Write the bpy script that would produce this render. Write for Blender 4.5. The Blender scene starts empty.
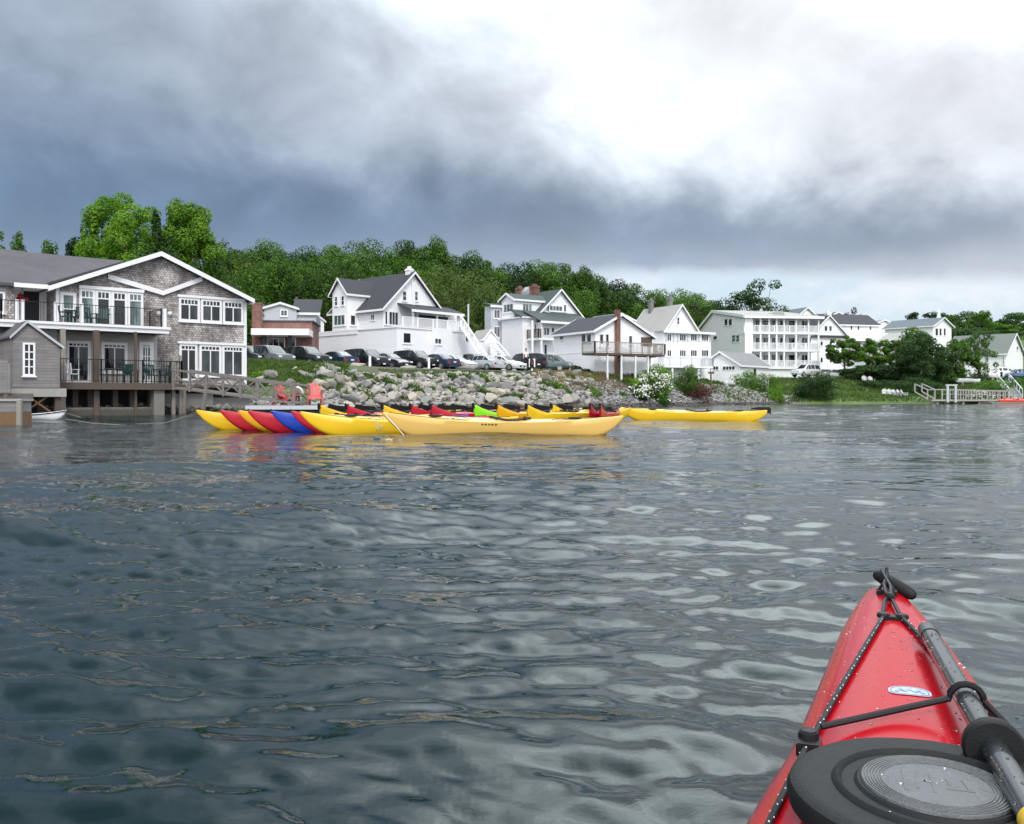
import bpy, bmesh, math, random
import numpy as np
from mathutils import Vector, Matrix
random.seed(7); RN = np.random.default_rng(11)
R = math.radians
S = bpy.context.scene
COL = S.collection
# ------------------------------------------------------------------ camera
FX, HY, CH = 900.0, 397.0, 0.85          # focal length in pixels, horizon row, eye height
cd = bpy.data.cameras.new('camera'); cam = bpy.data.objects.new('camera', cd); COL.objects.link(cam)
cam.location = (0, 0, CH); cam.rotation_euler = (R(90), 0, 0)
cd.sensor_width = 36; cd.lens = 36 * FX / 1024; cd.shift_y = -(412 - HY) / 1024
cd.clip_start = 0.05; cd.clip_end = 5000
S.camera = cam
S.render.engine = 'CYCLES'
S.view_settings.view_transform = 'Standard'; S.view_settings.look = 'None'
S.view_settings.gamma = 1; S.view_settings.use_curve_mapping = False
S.view_settings.exposure = 0.34
S.cycles.use_denoising = True
S.cycles.max_bounces = 6; S.cycles.transparent_max_bounces = 6
# ------------------------------------------------------------------ node helpers
class G:
    """tiny expression builder for shader node trees"""
    def __init__(s, nt): s.nt = nt; s.n = nt.nodes; s.l = nt.links
    def put(s, sock, v):
        if isinstance(v, (int, float)): sock.default_value = v
        elif isinstance(v, (tuple, list)):
            sock.default_value = tuple(v) + ((1,) if len(v) == 3 and sock.type == 'RGBA' else ())
        else: s.l.new(v, sock)
    def m(s, op, a, b=None, c=None, clamp=False):
        n = s.n.new('ShaderNodeMath'); n.operation = op; n.use_clamp = clamp
        s.put(n.inputs[0], a)
        if b is not None: s.put(n.inputs[1], b)
        if c is not None: s.put(n.inputs[2], c)
        return n.outputs[0]
    def add(s, a, b): return s.m('ADD', a, b)
    def mul(s, a, b): return s.m('MULTIPLY', a, b)
    def sub(s, a, b): return s.m('SUBTRACT', a, b)
    def vm(s, op, a, b=None):
        n = s.n.new('ShaderNodeVectorMath'); n.operation = op
        s.put(n.inputs[0], a)
        if b is not None: s.put(n.inputs[1], b)
        return n.outputs['Value'] if op in ('DOT_PRODUCT', 'LENGTH') else n.outputs[0]
    def xyz(s, v):
        n = s.n.new('ShaderNodeSeparateXYZ'); s.put(n.inputs[0], v); return n.outputs
    def comb(s, x, y, z):
        n = s.n.new('ShaderNodeCombineXYZ')
        for i, q in enumerate((x, y, z)): s.put(n.inputs[i], q)
        return n.outputs[0]
    def mix(s, f, a, b, mode='MIX'):
        n = s.n.new('ShaderNodeMix'); n.data_type = 'RGBA'; n.blend_type = mode
        s.put(n.inputs[0], f); s.put(n.inputs[6], a); s.put(n.inputs[7], b)
        return n.outputs[2]
    def ramp(s, f, a, b):                      # smooth 0..1 between a and b
        n = s.n.new('ShaderNodeMapRange'); n.interpolation_type = 'SMOOTHSTEP'
        s.put(n.inputs[0], f); n.inputs[1].default_value = a; n.inputs[2].default_value = b
        return n.outputs[0]
    def noise(s, v, scale, detail=4, rough=.55, dist=0, out='Fac'):
        n = s.n.new('ShaderNodeTexNoise'); s.put(n.inputs['Vector'], v)
        n.inputs['Scale'].default_value = scale; n.inputs['Detail'].default_value = detail
        n.inputs['Roughness'].default_value = rough; n.inputs['Distortion'].default_value = dist
        return n.outputs[out]
    def vor(s, v, scale, out='Distance', feature='F1'):
        n = s.n.new('ShaderNodeTexVoronoi'); n.feature = feature; s.put(n.inputs['Vector'], v); n.inputs['Scale'].default_value = scale
        return n.outputs[out]
    def pos(s): return s.n.new('ShaderNodeNewGeometry').outputs['Position']
    def obj(s): return s.n.new('ShaderNodeTexCoord').outputs['Object']
    def rnd(s): return s.n.new('ShaderNodeObjectInfo').outputs['Random']
    def bump(s, h, strength=.3, dist=.02):
        n = s.n.new('ShaderNodeBump'); n.inputs['Strength'].default_value = strength
        n.inputs['Distance'].default_value = dist; s.put(n.inputs['Height'], h)
        return n.outputs[0]
# ------------------------------------------------------------------ sky
W = bpy.data.worlds.new('World'); S.world = W; W.use_nodes = True
SUN_EL, SUN_AZ = R(46), R(168)            # azimuth clockwise from +Y: behind the camera, to the right
def build_sky():
    g = G(W.node_tree); g.n.clear()
    d = g.n.new('ShaderNodeTexCoord').outputs['Generated']
    x, y, z = g.xyz(d)
    el = g.m('ARCSINE', z); az = g.m('ARCTAN2', x, y)
    wv = g.vm('MULTIPLY', d, (1, 1, 1.5))
    n1 = g.noise(wv, 2.6, 7, .55, .3); n2 = g.noise(g.vm('ADD', wv, (4.1, 2.2, 7.7)), 6.5, 7, .6, .3)
    n3 = g.noise(g.vm('MULTIPLY', d, (1, 1, 1.25)), 8.5, 8, .52, .4)
    c1 = g.sub(n1, .5); c2 = g.sub(n2, .5); c3 = g.sub(n3, .5)
    azw = g.add(az, g.add(g.mul(c1, .25), g.mul(c3, .10))); elw = g.add(el, g.add(g.mul(c2, .08), g.mul(c3, .07)))
    def blob(px, py, wx, wy, gain=1):
        a0 = math.atan((px - 512) / FX); e0 = math.atan((HY - py) / FX * math.cos(a0))
        u = g.m('DIVIDE', g.sub(azw, a0), wx / FX); v = g.m('DIVIDE', g.sub(elw, e0), wy / FX)
        r2 = g.add(g.mul(u, u), g.mul(v, v))
        return g.mul(g.m('EXPONENT', g.mul(r2, -1)), gain)
    def addc(col, f, c): return g.mix(g.m('ADD', f, 0, clamp=True), col, c)
    base = g.mix(g.ramp(az, -.45, .30), (.26, .33, .43), (.46, .49, .56))
    col = base
    for (px, py, wx, wy, gn, c) in SKY:
        col = addc(col, blob(px, py, wx, wy, gn), c)
    # wisps and billows
    f = g.add(g.mul(c2, 1.0), g.mul(c3, 2.1))
    f = g.add(.97, g.mul(f, .36))
    col = g.vm('MULTIPLY', col, g.comb(f, f, f))
    # clear gap low on the right, where the open sky shows
    gap = g.mul(g.ramp(g.add(g.add(el, g.mul(c2, .05)), g.mul(az, .06)), .157, .138), g.ramp(azw, .0, .14))
    sk = g.n.new('ShaderNodeTexSky'); sk.sky_type = 'NISHITA'; sk.sun_disc = False
    sk.sun_elevation = SUN_EL; sk.sun_rotation = SUN_AZ
    nish = g.mix(.80, g.vm('MULTIPLY', sk.outputs[0], (.08, .08, .08)), g.mix(g.ramp(n2, .42, .62), (.58, .70, .80), (.80, .83, .87)))
    col = g.mix(g.mul(gap, .92), col, nish)
    # brighter broken overcast behind the camera and overhead
    back = g.ramp(g.add(g.mul(y, -1), g.mul(z, .55)), .12, .95)
    col = g.mix(back, col, g.mix(g.ramp(n1, .4, .62), (1.0, 1.08, 1.18), (1.78, 1.84, 1.88)))
    bg = g.n.new('ShaderNodeBackground'); bg.inputs[1].default_value = .1
    g.l.new(g.vm('MULTIPLY', col, (10, 10, 10)), bg.inputs[0])
    o = g.n.new('ShaderNodeOutputWorld'); g.l.new(bg.outputs[0], o.inputs[0])
SKY = [  # px, py, width, height, strength, colour
    (800, -620, 440, 345, 1.0, (4.6, 5.05, 5.25)),
    (750, 0, 235, 120, 1.05, (.68, .70, .73)),
    (960, 90, 150, 80, .8, (.60, .61, .65)),
    (40, 10, 190, 70, .5, (.28, .33, .41)),
    (330, 40, 150, 90, .6, (.28, .31, .385)),
    (470, 130, 110, 60, .5, (.33, .365, .44)),
    (60, 195, 280, 70, .78, (.12, .195, .31)),
    (380, 215, 270, 52, .80, (.12, .19, .30)),
    (650, 225, 220, 40, .82, (.185, .25, .35)),
    (890, 235, 240, 36, .82, (.205, .265, .355)),
    (292, 112, 42, 32, .55, (.38, .43, .52)),
]
build_sky()
sd = bpy.data.lights.new('sun', 'SUN'); sun = bpy.data.objects.new('sun', sd); COL.objects.link(sun)
sd.energy = 1.5; sd.angle = R(14); sd.color = (1, .96, .9)
sdir = Vector((math.sin(SUN_AZ) * math.cos(SUN_EL), math.cos(SUN_AZ) * math.cos(SUN_EL), math.sin(SUN_EL)))
sun.rotation_euler = sdir.to_track_quat('Z', 'Y').to_euler()
# ------------------------------------------------------------------ materials
MAT = {}
def newmat(name):
    m = bpy.data.materials.new(name); m.use_nodes = True
    g = G(m.node_tree); p = g.n['Principled BSDF']; MAT[name] = m
    return m, g, p
def plain(name, c, rough=.6, var=.15, vs=3.0, bump=0, bs=20, metal=0, spec=.5, coat=0):
    m, g, p = newmat(name)
    v = g.obj(); n = g.noise(v, vs, 5)
    f = g.add(1 - var, g.mul(n, 2 * var))
    g.put(p.inputs['Base Color'], g.vm('MULTIPLY', tuple(c), g.comb(f, f, f)))
    p.inputs['Roughness'].default_value = rough; p.inputs['Metallic'].default_value = metal
    p.inputs['Specular IOR Level'].default_value = spec; p.inputs['Coat Weight'].default_value = coat
    if var: g.put(p.inputs['Roughness'], g.add(rough - .06, g.mul(g.noise(v, vs * 2.3, 4), .12)))
    if bump: g.put(p.inputs['Normal'], g.bump(g.noise(v, bs, 4), bump, .02))
    return m
def clap(name, c, pitch=.13, dirt=.12, strength=.5):      # lapped boards
    m, g, p = newmat(name)
    P = g.pos(); x, y, z = g.xyz(P)
    saw = g.m('FRACT', g.m('DIVIDE', z, pitch))
    st = g.noise(g.vm('MULTIPLY', P, (1, 1, .25)), 1.1, 6, .6)
    rowf = g.noise(g.comb(g.mul(g.add(x, y), .35), 0, g.m('FLOOR', g.m('DIVIDE', z, pitch))), 1.7, 2)
    f = g.add(1 - dirt, g.mul(g.add(st, rowf), dirt))
    g.put(p.inputs['Base Color'], g.vm('MULTIPLY', tuple(c), g.comb(f, f, f)))
    p.inputs['Roughness'].default_value = .55
    g.put(p.inputs['Normal'], g.bump(g.mul(saw, -1), strength, .02))
    return m
def shingle(name, c1, c2, mortar, w=.16, h=.13, dark=.5):
    m, g, p = newmat(name)
    P = g.pos(); u = g.vm('DOT_PRODUCT', P, (1.0, .35, 0)); z = g.xyz(P)[2]
    b = g.n.new('ShaderNodeTexBrick'); g.put(b.inputs['Vector'], g.comb(u, z, 0))
    b.inputs['Scale'].default_value = 1; b.inputs['Brick Width'].default_value = w; b.inputs['Row Height'].default_value = h
    b.inputs['Mortar Size'].default_value = .010; b.inputs['Mortar Smooth'].default_value = .2
    g.put(b.inputs['Color1'], c1); g.put(b.inputs['Color2'], c2); g.put(b.inputs['Mortar'], mortar)
    st = g.noise(g.vm('MULTIPLY', P, (1, 1, .55)), .8, 6, .62); sp = g.noise(P, 5.5, 4, .7)
    f = g.add(g.mul(g.ramp(st, .36, .62), dark), g.add(1 - dark * .75, g.mul(g.sub(sp, .5), .9)))
    g.put(p.inputs['Base Color'], g.vm('MULTIPLY', b.outputs[0], g.comb(f, f, f)))
    p.inputs['Roughness'].default_value = .85
    saw = g.m('FRACT', g.m('DIVIDE', z, h))
    g.put(p.inputs['Normal'], g.bump(g.add(g.mul(saw, -1), g.mul(sp, .7)), .6, .02))
    return m
def roofmat(name, c, var=.35):
    m, g, p = newmat(name)
    P = g.pos(); z = g.xyz(P)[2]
    n = g.noise(P, .7, 6, .65); n2 = g.noise(P, 9, 3, .7)
    row = g.ramp(g.m('FRACT', g.mul(z, 8)), 0, .3)
    f = g.add(1 - var, g.add(g.mul(n, var), g.add(g.mul(n2, var * .8), g.mul(row, .12))))
    g.put(p.inputs['Base Color'], g.vm('MULTIPLY', tuple(c), g.comb(f, f, f)))
    p.inputs['Roughness'].default_value = .85
    g.put(p.inputs['Normal'], g.bump(g.add(n2, g.mul(row, .5)), .4, .02))
    return m
def glassmat(name, c, rough=.05):
    m, g, p = newmat(name)
    P = g.pos(); n = g.noise(g.vm('MULTIPLY', P, (1, 1, .4)), 1.3, 3, .5)
    g.put(p.inputs['Base Color'], g.mix(g.ramp(n, .42, .62), tuple(q * .5 for q in c), tuple(min(1, q * 1.7) for q in c)))
    p.inputs['Roughness'].default_value = rough; p.inputs['Specular IOR Level'].default_value = .42
    g.put(p.inputs['Normal'], g.bump(g.noise(P, 1.2, 2), .06, .05))
    return m
def wood(name, c, var=.35, sc=6):
    m, g, p = newmat(name)
    v = g.pos(); n = g.noise(g.vm('MULTIPLY', v, (1, 1, .35)), sc, 6, .65)
    n2 = g.noise(v, sc * 5, 3)
    f = g.add(1 - var, g.add(g.mul(n, var * 1.3), g.mul(n2, var * .6)))
    g.put(p.inputs['Base Color'], g.vm('MULTIPLY', tuple(c), g.comb(f, f, f)))
    p.inputs['Roughness'].default_value = .8
    g.put(p.inputs['Normal'], g.bump(n2, .4, .01))
    return m
def leafmat(name, dark, light, scale=.9, rv=.7):
    m, g, p = newmat(name)
    P = g.pos(); n = g.noise(P, scale, 3, .6); n2 = g.noise(P, scale * 5, 2, .6)
    f = g.ramp(g.add(g.mul(n, .7), g.mul(n2, .3)), .38, .62)
    col = g.mix(f, dark, light)
    r = g.add(.97 - rv / 2, g.mul(g.rnd(), rv))
    col = g.vm('MULTIPLY', col, g.comb(r, r, g.mul(r, .95)))
    g.put(p.inputs['Base Color'], col); p.inputs['Roughness'].default_value = .55
    p.inputs['Specular IOR Level'].default_value = .3
    t = g.n.new('ShaderNodeBsdfTranslucent'); g.put(t.inputs[0], g.vm('MULTIPLY', col, (1.3, 1.5, .5)))
    mx = g.n.new('ShaderNodeMixShader'); mx.inputs[0].default_value = .35
    g.l.new(p.outputs[0], mx.inputs[1]); g.l.new(t.outputs[0], mx.inputs[2])
    g.l.new(mx.outputs[0], g.n['Material Output'].inputs[0])
    return m
def rockmat(name, ca, cb, scale=1.6):
    m, g, p = newmat(name)
    v = g.pos(); r = g.rnd()
    n = g.noise(v, scale, 6, .65); n2 = g.noise(v, scale * 9, 4, .7); k = g.vor(v, scale * 1.4)
    col = g.mix(r, ca, cb)
    f = g.add(.55, g.add(g.mul(n, .55), g.mul(n2, .35)))
    f = g.mul(f, g.add(.75, g.mul(g.m('FRACT', g.mul(r, 7.13)), .5)))
    col = g.vm('MULTIPLY', col, g.comb(f, f, f))
    z = g.xyz(v)[2]
    wet = g.ramp(g.add(z, g.mul(n, .35)), .62, .38)         # weed and damp below the tide line
    col = g.mix(g.mul(wet, .8), col, (.045, .042, .03))
    g.put(p.inputs['Base Color'], col); p.inputs['Roughness'].default_value = .85
    g.put(p.inputs['Normal'], g.bump(g.add(n, g.mul(n2, .4)), .6, .06))
    return m
WHITE = plain('white_paint', (.80, .80, .82), .5, .05, 1.5)
CLAP = clap('white_clapboard', (.84, .84, .86), .14, .16)
BLOCK = clap('white_block', (.78, .78, .81), .22, .1, .3)
GCLAP = clap('grey_boards', (.165, .155, .155), .13, 1.0, 1.2)
WEATH = wood('sun_bleached_timber', (.34, .33, .31))
GHOUSE = clap('pale_grey_boards', (.50, .52, .56), .14, .1)
SHING = shingle('weathered_shingle', (.56, .515, .49), (.29, .26, .265), (.11, .10, .10), .15, .115, .7)
GALV = plain('galvanised_metal', (.52, .54, .57), .45, .12, 8, metal=.4)
ROOFD = roofmat('dark_roof', (.045, .045, .055)); ROOFG = roofmat('grey_roof', (.20, .20, .205)); ROOFL = roofmat('pale_grey_roof', (.36, .355, .34))
ROOFN = roofmat('green_grey_roof', (.15, .17, .155)); ROOFS = roofmat('slate_green_roof', (.055, .072, .068)); ROOFB = roofmat('blue_grey_roof', (.12, .15, .17)); ROOFW = roofmat('brown_grey_roof', (.085, .08, .09), .7)
GLASS = glassmat('dark_glass', (.012, .015, .018)); GLASSL = glassmat('curtained_glass', (.12, .16, .165), .08); GLASSM = glassmat('window_glass', (.03, .038, .044))
WOODG = wood('weathered_wood', (.27, .245, .22)); WOODD = wood('dark_wood', (.10, .075, .06)); WOODB = wood('brown_wood', (.105, .08, .065))
DOCKW = wood('dock_wood', (.36, .34, .32)); ORANGEW = wood('orange_timber', (.17, .10, .05), .6)
BRICK = shingle('brick', (.22, .075, .055), (.16, .055, .045), (.3, .25, .22), .22, .08, .4)
BLACK = plain('black_metal', (.012, .012, .014), .45, .1, spec=.25); DOOR_SHADE = plain('dark_door_and_shade', (.02, .018, .02), .7, .3, 2)  # door colour, also painted as shade for the porch opening and undercroft
CONC = plain('concrete', (.20, .195, .18), .85, .25, 1.3, .4, 12)
TEAL = plain('dark_teal_plastic', (.015, .05, .045), .5, .1)
SALMON = plain('salmon_paint', (.60, .10, .095), .5, .12, 4)
RUB = plain('rubber', (.014, .015, .016), .6, .2, 30, .15, 300, spec=.25); TYRE = plain('tyre_rubber', (.02, .02, .02), .8, .1); RIM = plain('alloy', (.45, .46, .48), .35, .05, metal=.7)
SKIN = plain('skin', (.55, .32, .23), .55, .05); HAIR = plain('hair', (.05, .03, .02), .6, .1)
ASPH = plain('asphalt', (.13, .13, .13), .9, .3, .6, .3, 30)
ROCK = rockmat('granite', (.225, .225, .225), (.38, .34, .28)); RUBBLE = rockmat('rubble_stone', (.30, .295, .295), (.38, .35, .31), 3)
BARK = wood('bark', (.12, .095, .075), .5, 4)
LEAF = leafmat('leaves_green', (.020, .056, .007), (.092, .188, .017))
LEAFB = leafmat('leaves_bright', (.055, .145, .008), (.175, .32, .020), .9, .15)
LEAFD = leafmat('leaves_dark', (.012, .034, .010), (.040, .090, .018))
LEAFO = leafmat('leaves_olive', (.04, .065, .014), (.11, .16, .035))
LEAFR = leafmat('leaves_russet', (.05, .018, .018), (.12, .04, .035))
FLOWER = plain('white_blossom', (.72, .72, .68), .7, .1)
# ------------------------------------------------------------------ mesh + object helpers
class MB:
    def __init__(s): s.v = []; s.f = []
    def add(s, vs, fs):
        o = len(s.v); s.v += [tuple(q) for q in vs]; s.f += [tuple(i + o for i in f) for f in fs]; return s
    def hexa(s, c):      # 8 corners: bottom ring then top ring
        return s.add(c, [(3, 2, 1, 0), (4, 5, 6, 7), (0, 1, 5, 4), (1, 2, 6, 5), (2, 3, 7, 6), (3, 0, 4, 7)])
    def box(s, x0, x1, y0, y1, z0, z1):
        return s.hexa([(x0, y0, z0), (x1, y0, z0), (x1, y1, z0), (x0, y1, z0), (x0, y0, z1), (x1, y0, z1), (x1, y1, z1), (x0, y1, z1)])
    def extr(s, pts, off):   # polygon (3D points) extruded by vector
        n = len(pts); off = Vector(off); p = [Vector(q) for q in pts]
        return s.add(p + [q + off for q in p], [tuple(range(n - 1, -1, -1)), tuple(range(n, 2 * n))] + [(i, (i + 1) % n, n + (i + 1) % n, n + i) for i in range(n)])
    def bar(s, a, b, w, h=None):   # square bar between two points
        h = h or w; a = Vector(a); b = Vector(b); d = (b - a).normalized()
        up = Vector((0, 0, 1)) if abs(d.z) < .95 else Vector((0, 1, 0))
        x = d.cross(up).normalized() * w / 2; y = x.cross(d).normalized() * h / 2
        return s.hexa([a - x - y, a + x - y, a + x + y, a - x + y, b - x - y, b + x - y, b + x + y, b - x + y])
    def tube(s, pts, r, n=8, cap=True):
        pts = [Vector(p) for p in pts]; rs = r if isinstance(r, (list, tuple)) else [r] * len(pts)
        vs = []; fs = []; ref = None
        for i, p in enumerate(pts):
            d = (pts[min(i + 1, len(pts) - 1)] - pts[max(i - 1, 0)]).normalized()
            if ref is None: ref = Vector((0, 0, 1)) if abs(d.z) < .9 else Vector((1, 0, 0))
            x = d.cross(ref).normalized(); y = x.cross(d).normalized(); ref = y
            for k in range(n):
                t = 2 * math.pi * k / n; vs.append(p + (x * math.cos(t) + y * math.sin(t)) * rs[i])
        for i in range(len(pts) - 1):
            for k in range(n): fs.append((i * n + k, i * n + (k + 1) % n, (i + 1) * n + (k + 1) % n, (i + 1) * n + k))
        if cap: fs += [tuple(range(n - 1, -1, -1)), tuple((len(pts) - 1) * n + k for k in range(n))]
        return s.add(vs, fs)
    def lathe(s, prof, c=(0, 0, 0), n=32, ax='z', sx=1, sy=1):   # prof: (radius, height)
        vs = []; fs = []; m = len(prof)
        for r, h in prof:
            for k in range(n):
                t = 2 * math.pi * k / n; a, b = r * math.cos(t) * sx, r * math.sin(t) * sy
                q = (a, b, h) if ax == 'z' else ((a, h, b) if ax == 'y' else (h, a, b))
                vs.append((q[0] + c[0], q[1] + c[1], q[2] + c[2]))
        for i in range(m - 1):
            for k in range(n): fs.append((i * n + k, i * n + (k + 1) % n, (i + 1) * n + (k + 1) % n, (i + 1) * n + k))
        fs += [tuple(range(n - 1, -1, -1)), tuple((m - 1) * n + k for k in range(n))]
        return s.add(vs, fs)
    def build(s, name, mat, parent=None, smooth=False, bevel=0, origin=None, label=None):
        """link as ONE mesh; vertices are world coordinates, stored relative to the parent's (or own) origin"""
        o0 = Vector(parent['_o']) if parent is not None else Vector(origin if origin is not None else (0, 0, 0))
        me = bpy.data.meshes.new(name)
        me.from_pydata([(q[0] - o0[0], q[1] - o0[1], q[2] - o0[2]) for q in s.v], [], s.f)
        me.materials.append(mat)
        bm = bmesh.new(); bm.from_mesh(me); bmesh.ops.recalc_face_normals(bm, faces=bm.faces)
        if bevel: bmesh.ops.bevel(bm, geom=list(bm.edges), offset=bevel, segments=2, affect='EDGES', clamp_overlap=True)
        bm.to_mesh(me); bm.free()
        if smooth:
            me.polygons.foreach_set('use_smooth', [True] * len(me.polygons))
            if smooth != 'all': me.set_sharp_from_angle(angle=R(smooth if smooth is not True else 40))
        o = bpy.data.objects.new(name, me); COL.objects.link(o)
        if parent is not None: o.parent = parent
        else: o.location = o0
        o['_o'] = tuple(o0)
        if label: o['label'] = label
        return o
def tag(o, label=None, cat=None, group=None, kind=None):
    if label: o['label'] = label
    if cat: o['category'] = cat
    if group: o['group'] = group
    if kind: o['kind'] = kind
    return o
def thing(name, loc, label, cat, group=None):
    o = bpy.data.objects.new(name, None); COL.objects.link(o); o.location = loc; o['_o'] = tuple(loc)
    o.empty_display_size = .2
    return tag(o, label, cat, group)
KIDS = {}
def copy_tree(o, parent=None, remat=None):
    c = o.copy(); COL.objects.link(c); c.parent = parent
    for ch in list(o.children): copy_tree(ch, c)
    return c
def npmesh(name, V, F, mat, smooth=False):   # fast mesh from arrays, F (n,k)
    me = bpy.data.meshes.new(name); n, k = F.shape
    me.vertices.add(len(V)); me.vertices.foreach_set('co', np.asarray(V, np.float32).ravel())
    me.loops.add(n * k); me.loops.foreach_set('vertex_index', F.astype(np.int32).ravel())
    me.polygons.add(n); me.polygons.foreach_set('loop_start', np.arange(0, n * k, k, dtype=np.int32))
    me.polygons.foreach_set('use_smooth', np.full(n, smooth))
    me.update(calc_edges=True); me.validate(); me.materials.append(mat)
    return me
def link(name, me, parent=None, loc=(0, 0, 0)):
    o = bpy.data.objects.new(name, me); COL.objects.link(o); o.location = loc
    if parent is not None: o.parent = parent
    return o
def PX(px, py, Y): return Vector(((px - 512) / FX * Y, Y, CH - (py - HY) / FX * Y))
# ------------------------------------------------------------------ terrain
SHORE = [(-90, 44), (-37, 47), (-22.4, 49), (-15.1, 51), (-12, 53), (-7.7, 60), (.6, 69), (11.7, 81), (22, 94), (31.3, 104), (48.3, 111), (73, 113), (160, 116), (400, 150)]
sx_, sy_ = zip(*SHORE)
def sm(t): t = np.clip(t, 0, 1); return t * t * (3 - 2 * t)
def gz(x, y):
    """ground height"""
    x = np.asarray(x, float); y = np.asarray(y, float)
    s = y - np.interp(x, sx_, sy_)
    top = np.interp(x, [-90, -24, -17, -12.5, 8, 14, 20, 26, 31, 36], [1.2, 1.2, 1.5, 2.95, 2.95, 2.85, 2.2, 1.8, 1.0, .9])
    run = np.interp(x, [-17, -11, 8, 20, 31, 36], [3, 10, 7.5, 6.5, 4, 2.5])
    z = np.where(s < 0, np.maximum(-3, s * .35), top * np.clip(s / run, 0, 1) ** .85)
    lvl = np.interp(x, [-90, -30, 12, 22, 34, 60, 90], [3.25, 3.25, 3.25, 3.2, 3.3, 3.6, 3.8])
    back = np.interp(x, [-30, -14, -11, 12, 20, 34, 60], [10, 10, 6, 6, 14, 20, 20])
    z = z + (lvl - top) * sm((s - run) / back)
    y0 = np.interp(x, [-90, -40, 0, 30, 80], [96, 104, 122, 158, 168])
    h = sm((y - y0) / 75) * np.interp(x, [-60, 0, 60, 130], [15, 15, 15.5, 14]) + np.clip((y - y0 - 70) * .02, 0, 9)
    bumps = .06 * np.sin(x * 1.3 + y * .7) + .05 * np.sin(x * .61 - y * 1.1)
    return z + h + np.where(s > 1, bumps, 0) * np.where((y < 105) & (s > 9) & (x < 16), 0, 1)
def ground(x, y): return float(gz(x, y))
def build_ground():
    xs = np.concatenate([np.linspace(-400, -60, 25)[:-1], np.linspace(-60, 90, 260)[:-1], np.linspace(90, 600, 40)])
    ys = np.concatenate([np.linspace(30, 130, 220)[:-1], np.linspace(130, 300, 90)[:-1], np.linspace(300, 1400, 30)])
    X, Y = np.meshgrid(xs, ys); Z = gz(X, Y)
    V = np.stack([X, Y, Z], -1).reshape(-1, 3); nx = len(xs); ny = len(ys)
    i = np.arange(nx * ny).reshape(ny, nx)
    F = np.stack([i[:-1, :-1], i[:-1, 1:], i[1:, 1:], i[1:, :-1]], -1).reshape(-1, 4)
    m, g, p = newmat('ground_cover')
    P = g.pos(); x, y, z = g.xyz(P)
    n = g.noise(P, .35, 5, .6); n2 = g.noise(P, 3.5, 5, .7)
    grass = g.mix(g.ramp(g.add(g.mul(n, .6), g.mul(n2, .4)), .4, .62), (.045, .095, .016), (.13, .20, .045))
    dry = g.mix(n2, (.045, .042, .032), (.14, .115, .08))  # dry soil, darkened to paint shade into the gaps between boulders
    isdry = g.mul(g.ramp(x, -13, -9), g.ramp(x, 19, 15)); isdry = g.mul(isdry, g.ramp(y, 112, 100))
    c = g.mix(g.mul(isdry, g.ramp(n, .25, .4)), grass, dry)
    earth = g.mix(n2, (.09, .08, .065), (.20, .18, .15))
    c = g.mix(g.ramp(g.add(g.add(z, g.mul(n2, .5)), g.mul(g.ramp(x, 31, 36), .5)), .95, .65), c, earth)
    g.put(p.inputs['Base Color'], c); p.inputs['Roughness'].default_value = .95
    g.put(p.inputs['Normal'], g.bump(n2, .7, .15))
    o = link('ground', npmesh('ground', V, F, m, True)); tag(o, 'grassy bank and hillside rising from the shore', 'ground', kind='structure')
build_ground()
# the car park behind the rock bank
mb = MB(); pts = []
for px, Y in ((225, 66), (300, 69), (360, 73.5), (430, 78), (520, 83.5), (600, 89)): pts.append(PX(px, 0, Y))
ring = [(p.x, p.y, 3.3) for p in pts] + [(10, 108, 3.3), (-40, 108, 3.3), (-44, 74, 3.3)]
mb.add(ring + [(q[0], q[1], 3.0) for q in ring], [tuple(range(len(ring)))] + [(i, (i + 1) % len(ring), len(ring) + (i + 1) % len(ring), len(ring) + i) for i in range(len(ring))])
tag(mb.build('parking_lot', ASPH), 'grey gravel and asphalt car park above the rocks', 'parking lot', kind='structure')
# ------------------------------------------------------------------ water
def wave_tile(n, Lt, kmin, kmax, p, slope, wind, spread, seed):
    rng = np.random.default_rng(seed)
    k1 = np.fft.fftfreq(n, Lt / n) * 2 * np.pi; KX, KY = np.meshgrid(k1, k1)
    K = np.hypot(KX, KY); K[0, 0] = 1e9
    c = (KX * wind[0] + KY * wind[1]) / K
    A = K ** (-p) * (np.abs(c) ** spread + .06) * ((K > kmin) & (K < kmax)) * np.exp(-(kmin * 1.3 / K) ** 4)
    Hk = A * np.exp(1j * rng.uniform(0, 2 * np.pi, K.shape)) * rng.rayleigh(1, K.shape)
    H = np.fft.ifft2(Hk); DX = np.fft.ifft2(-1j * KX / K * Hk).real; DY = np.fft.ifft2(-1j * KY / K * Hk).real; H = H.real
    gy, gx = np.gradient(H, Lt / n); k = slope / math.sqrt((gx ** 2 + gy ** 2).mean())
    return H * k, DX * k, DY * k
def tile_at(T, Lt, x, y):
    n = T.shape[0]; u = (x / Lt) % 1 * n; v = (y / Lt) % 1 * n
    i = np.floor(u).astype(int); j = np.floor(v).astype(int); fu = u - i; fv = v - j
    i1 = (i + 1) % n; j1 = (j + 1) % n; i %= n; j %= n
    return (T[j, i] * (1 - fu) + T[j, i1] * fu) * (1 - fv) + (T[j1, i] * (1 - fu) + T[j1, i1] * fu) * fv
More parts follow.
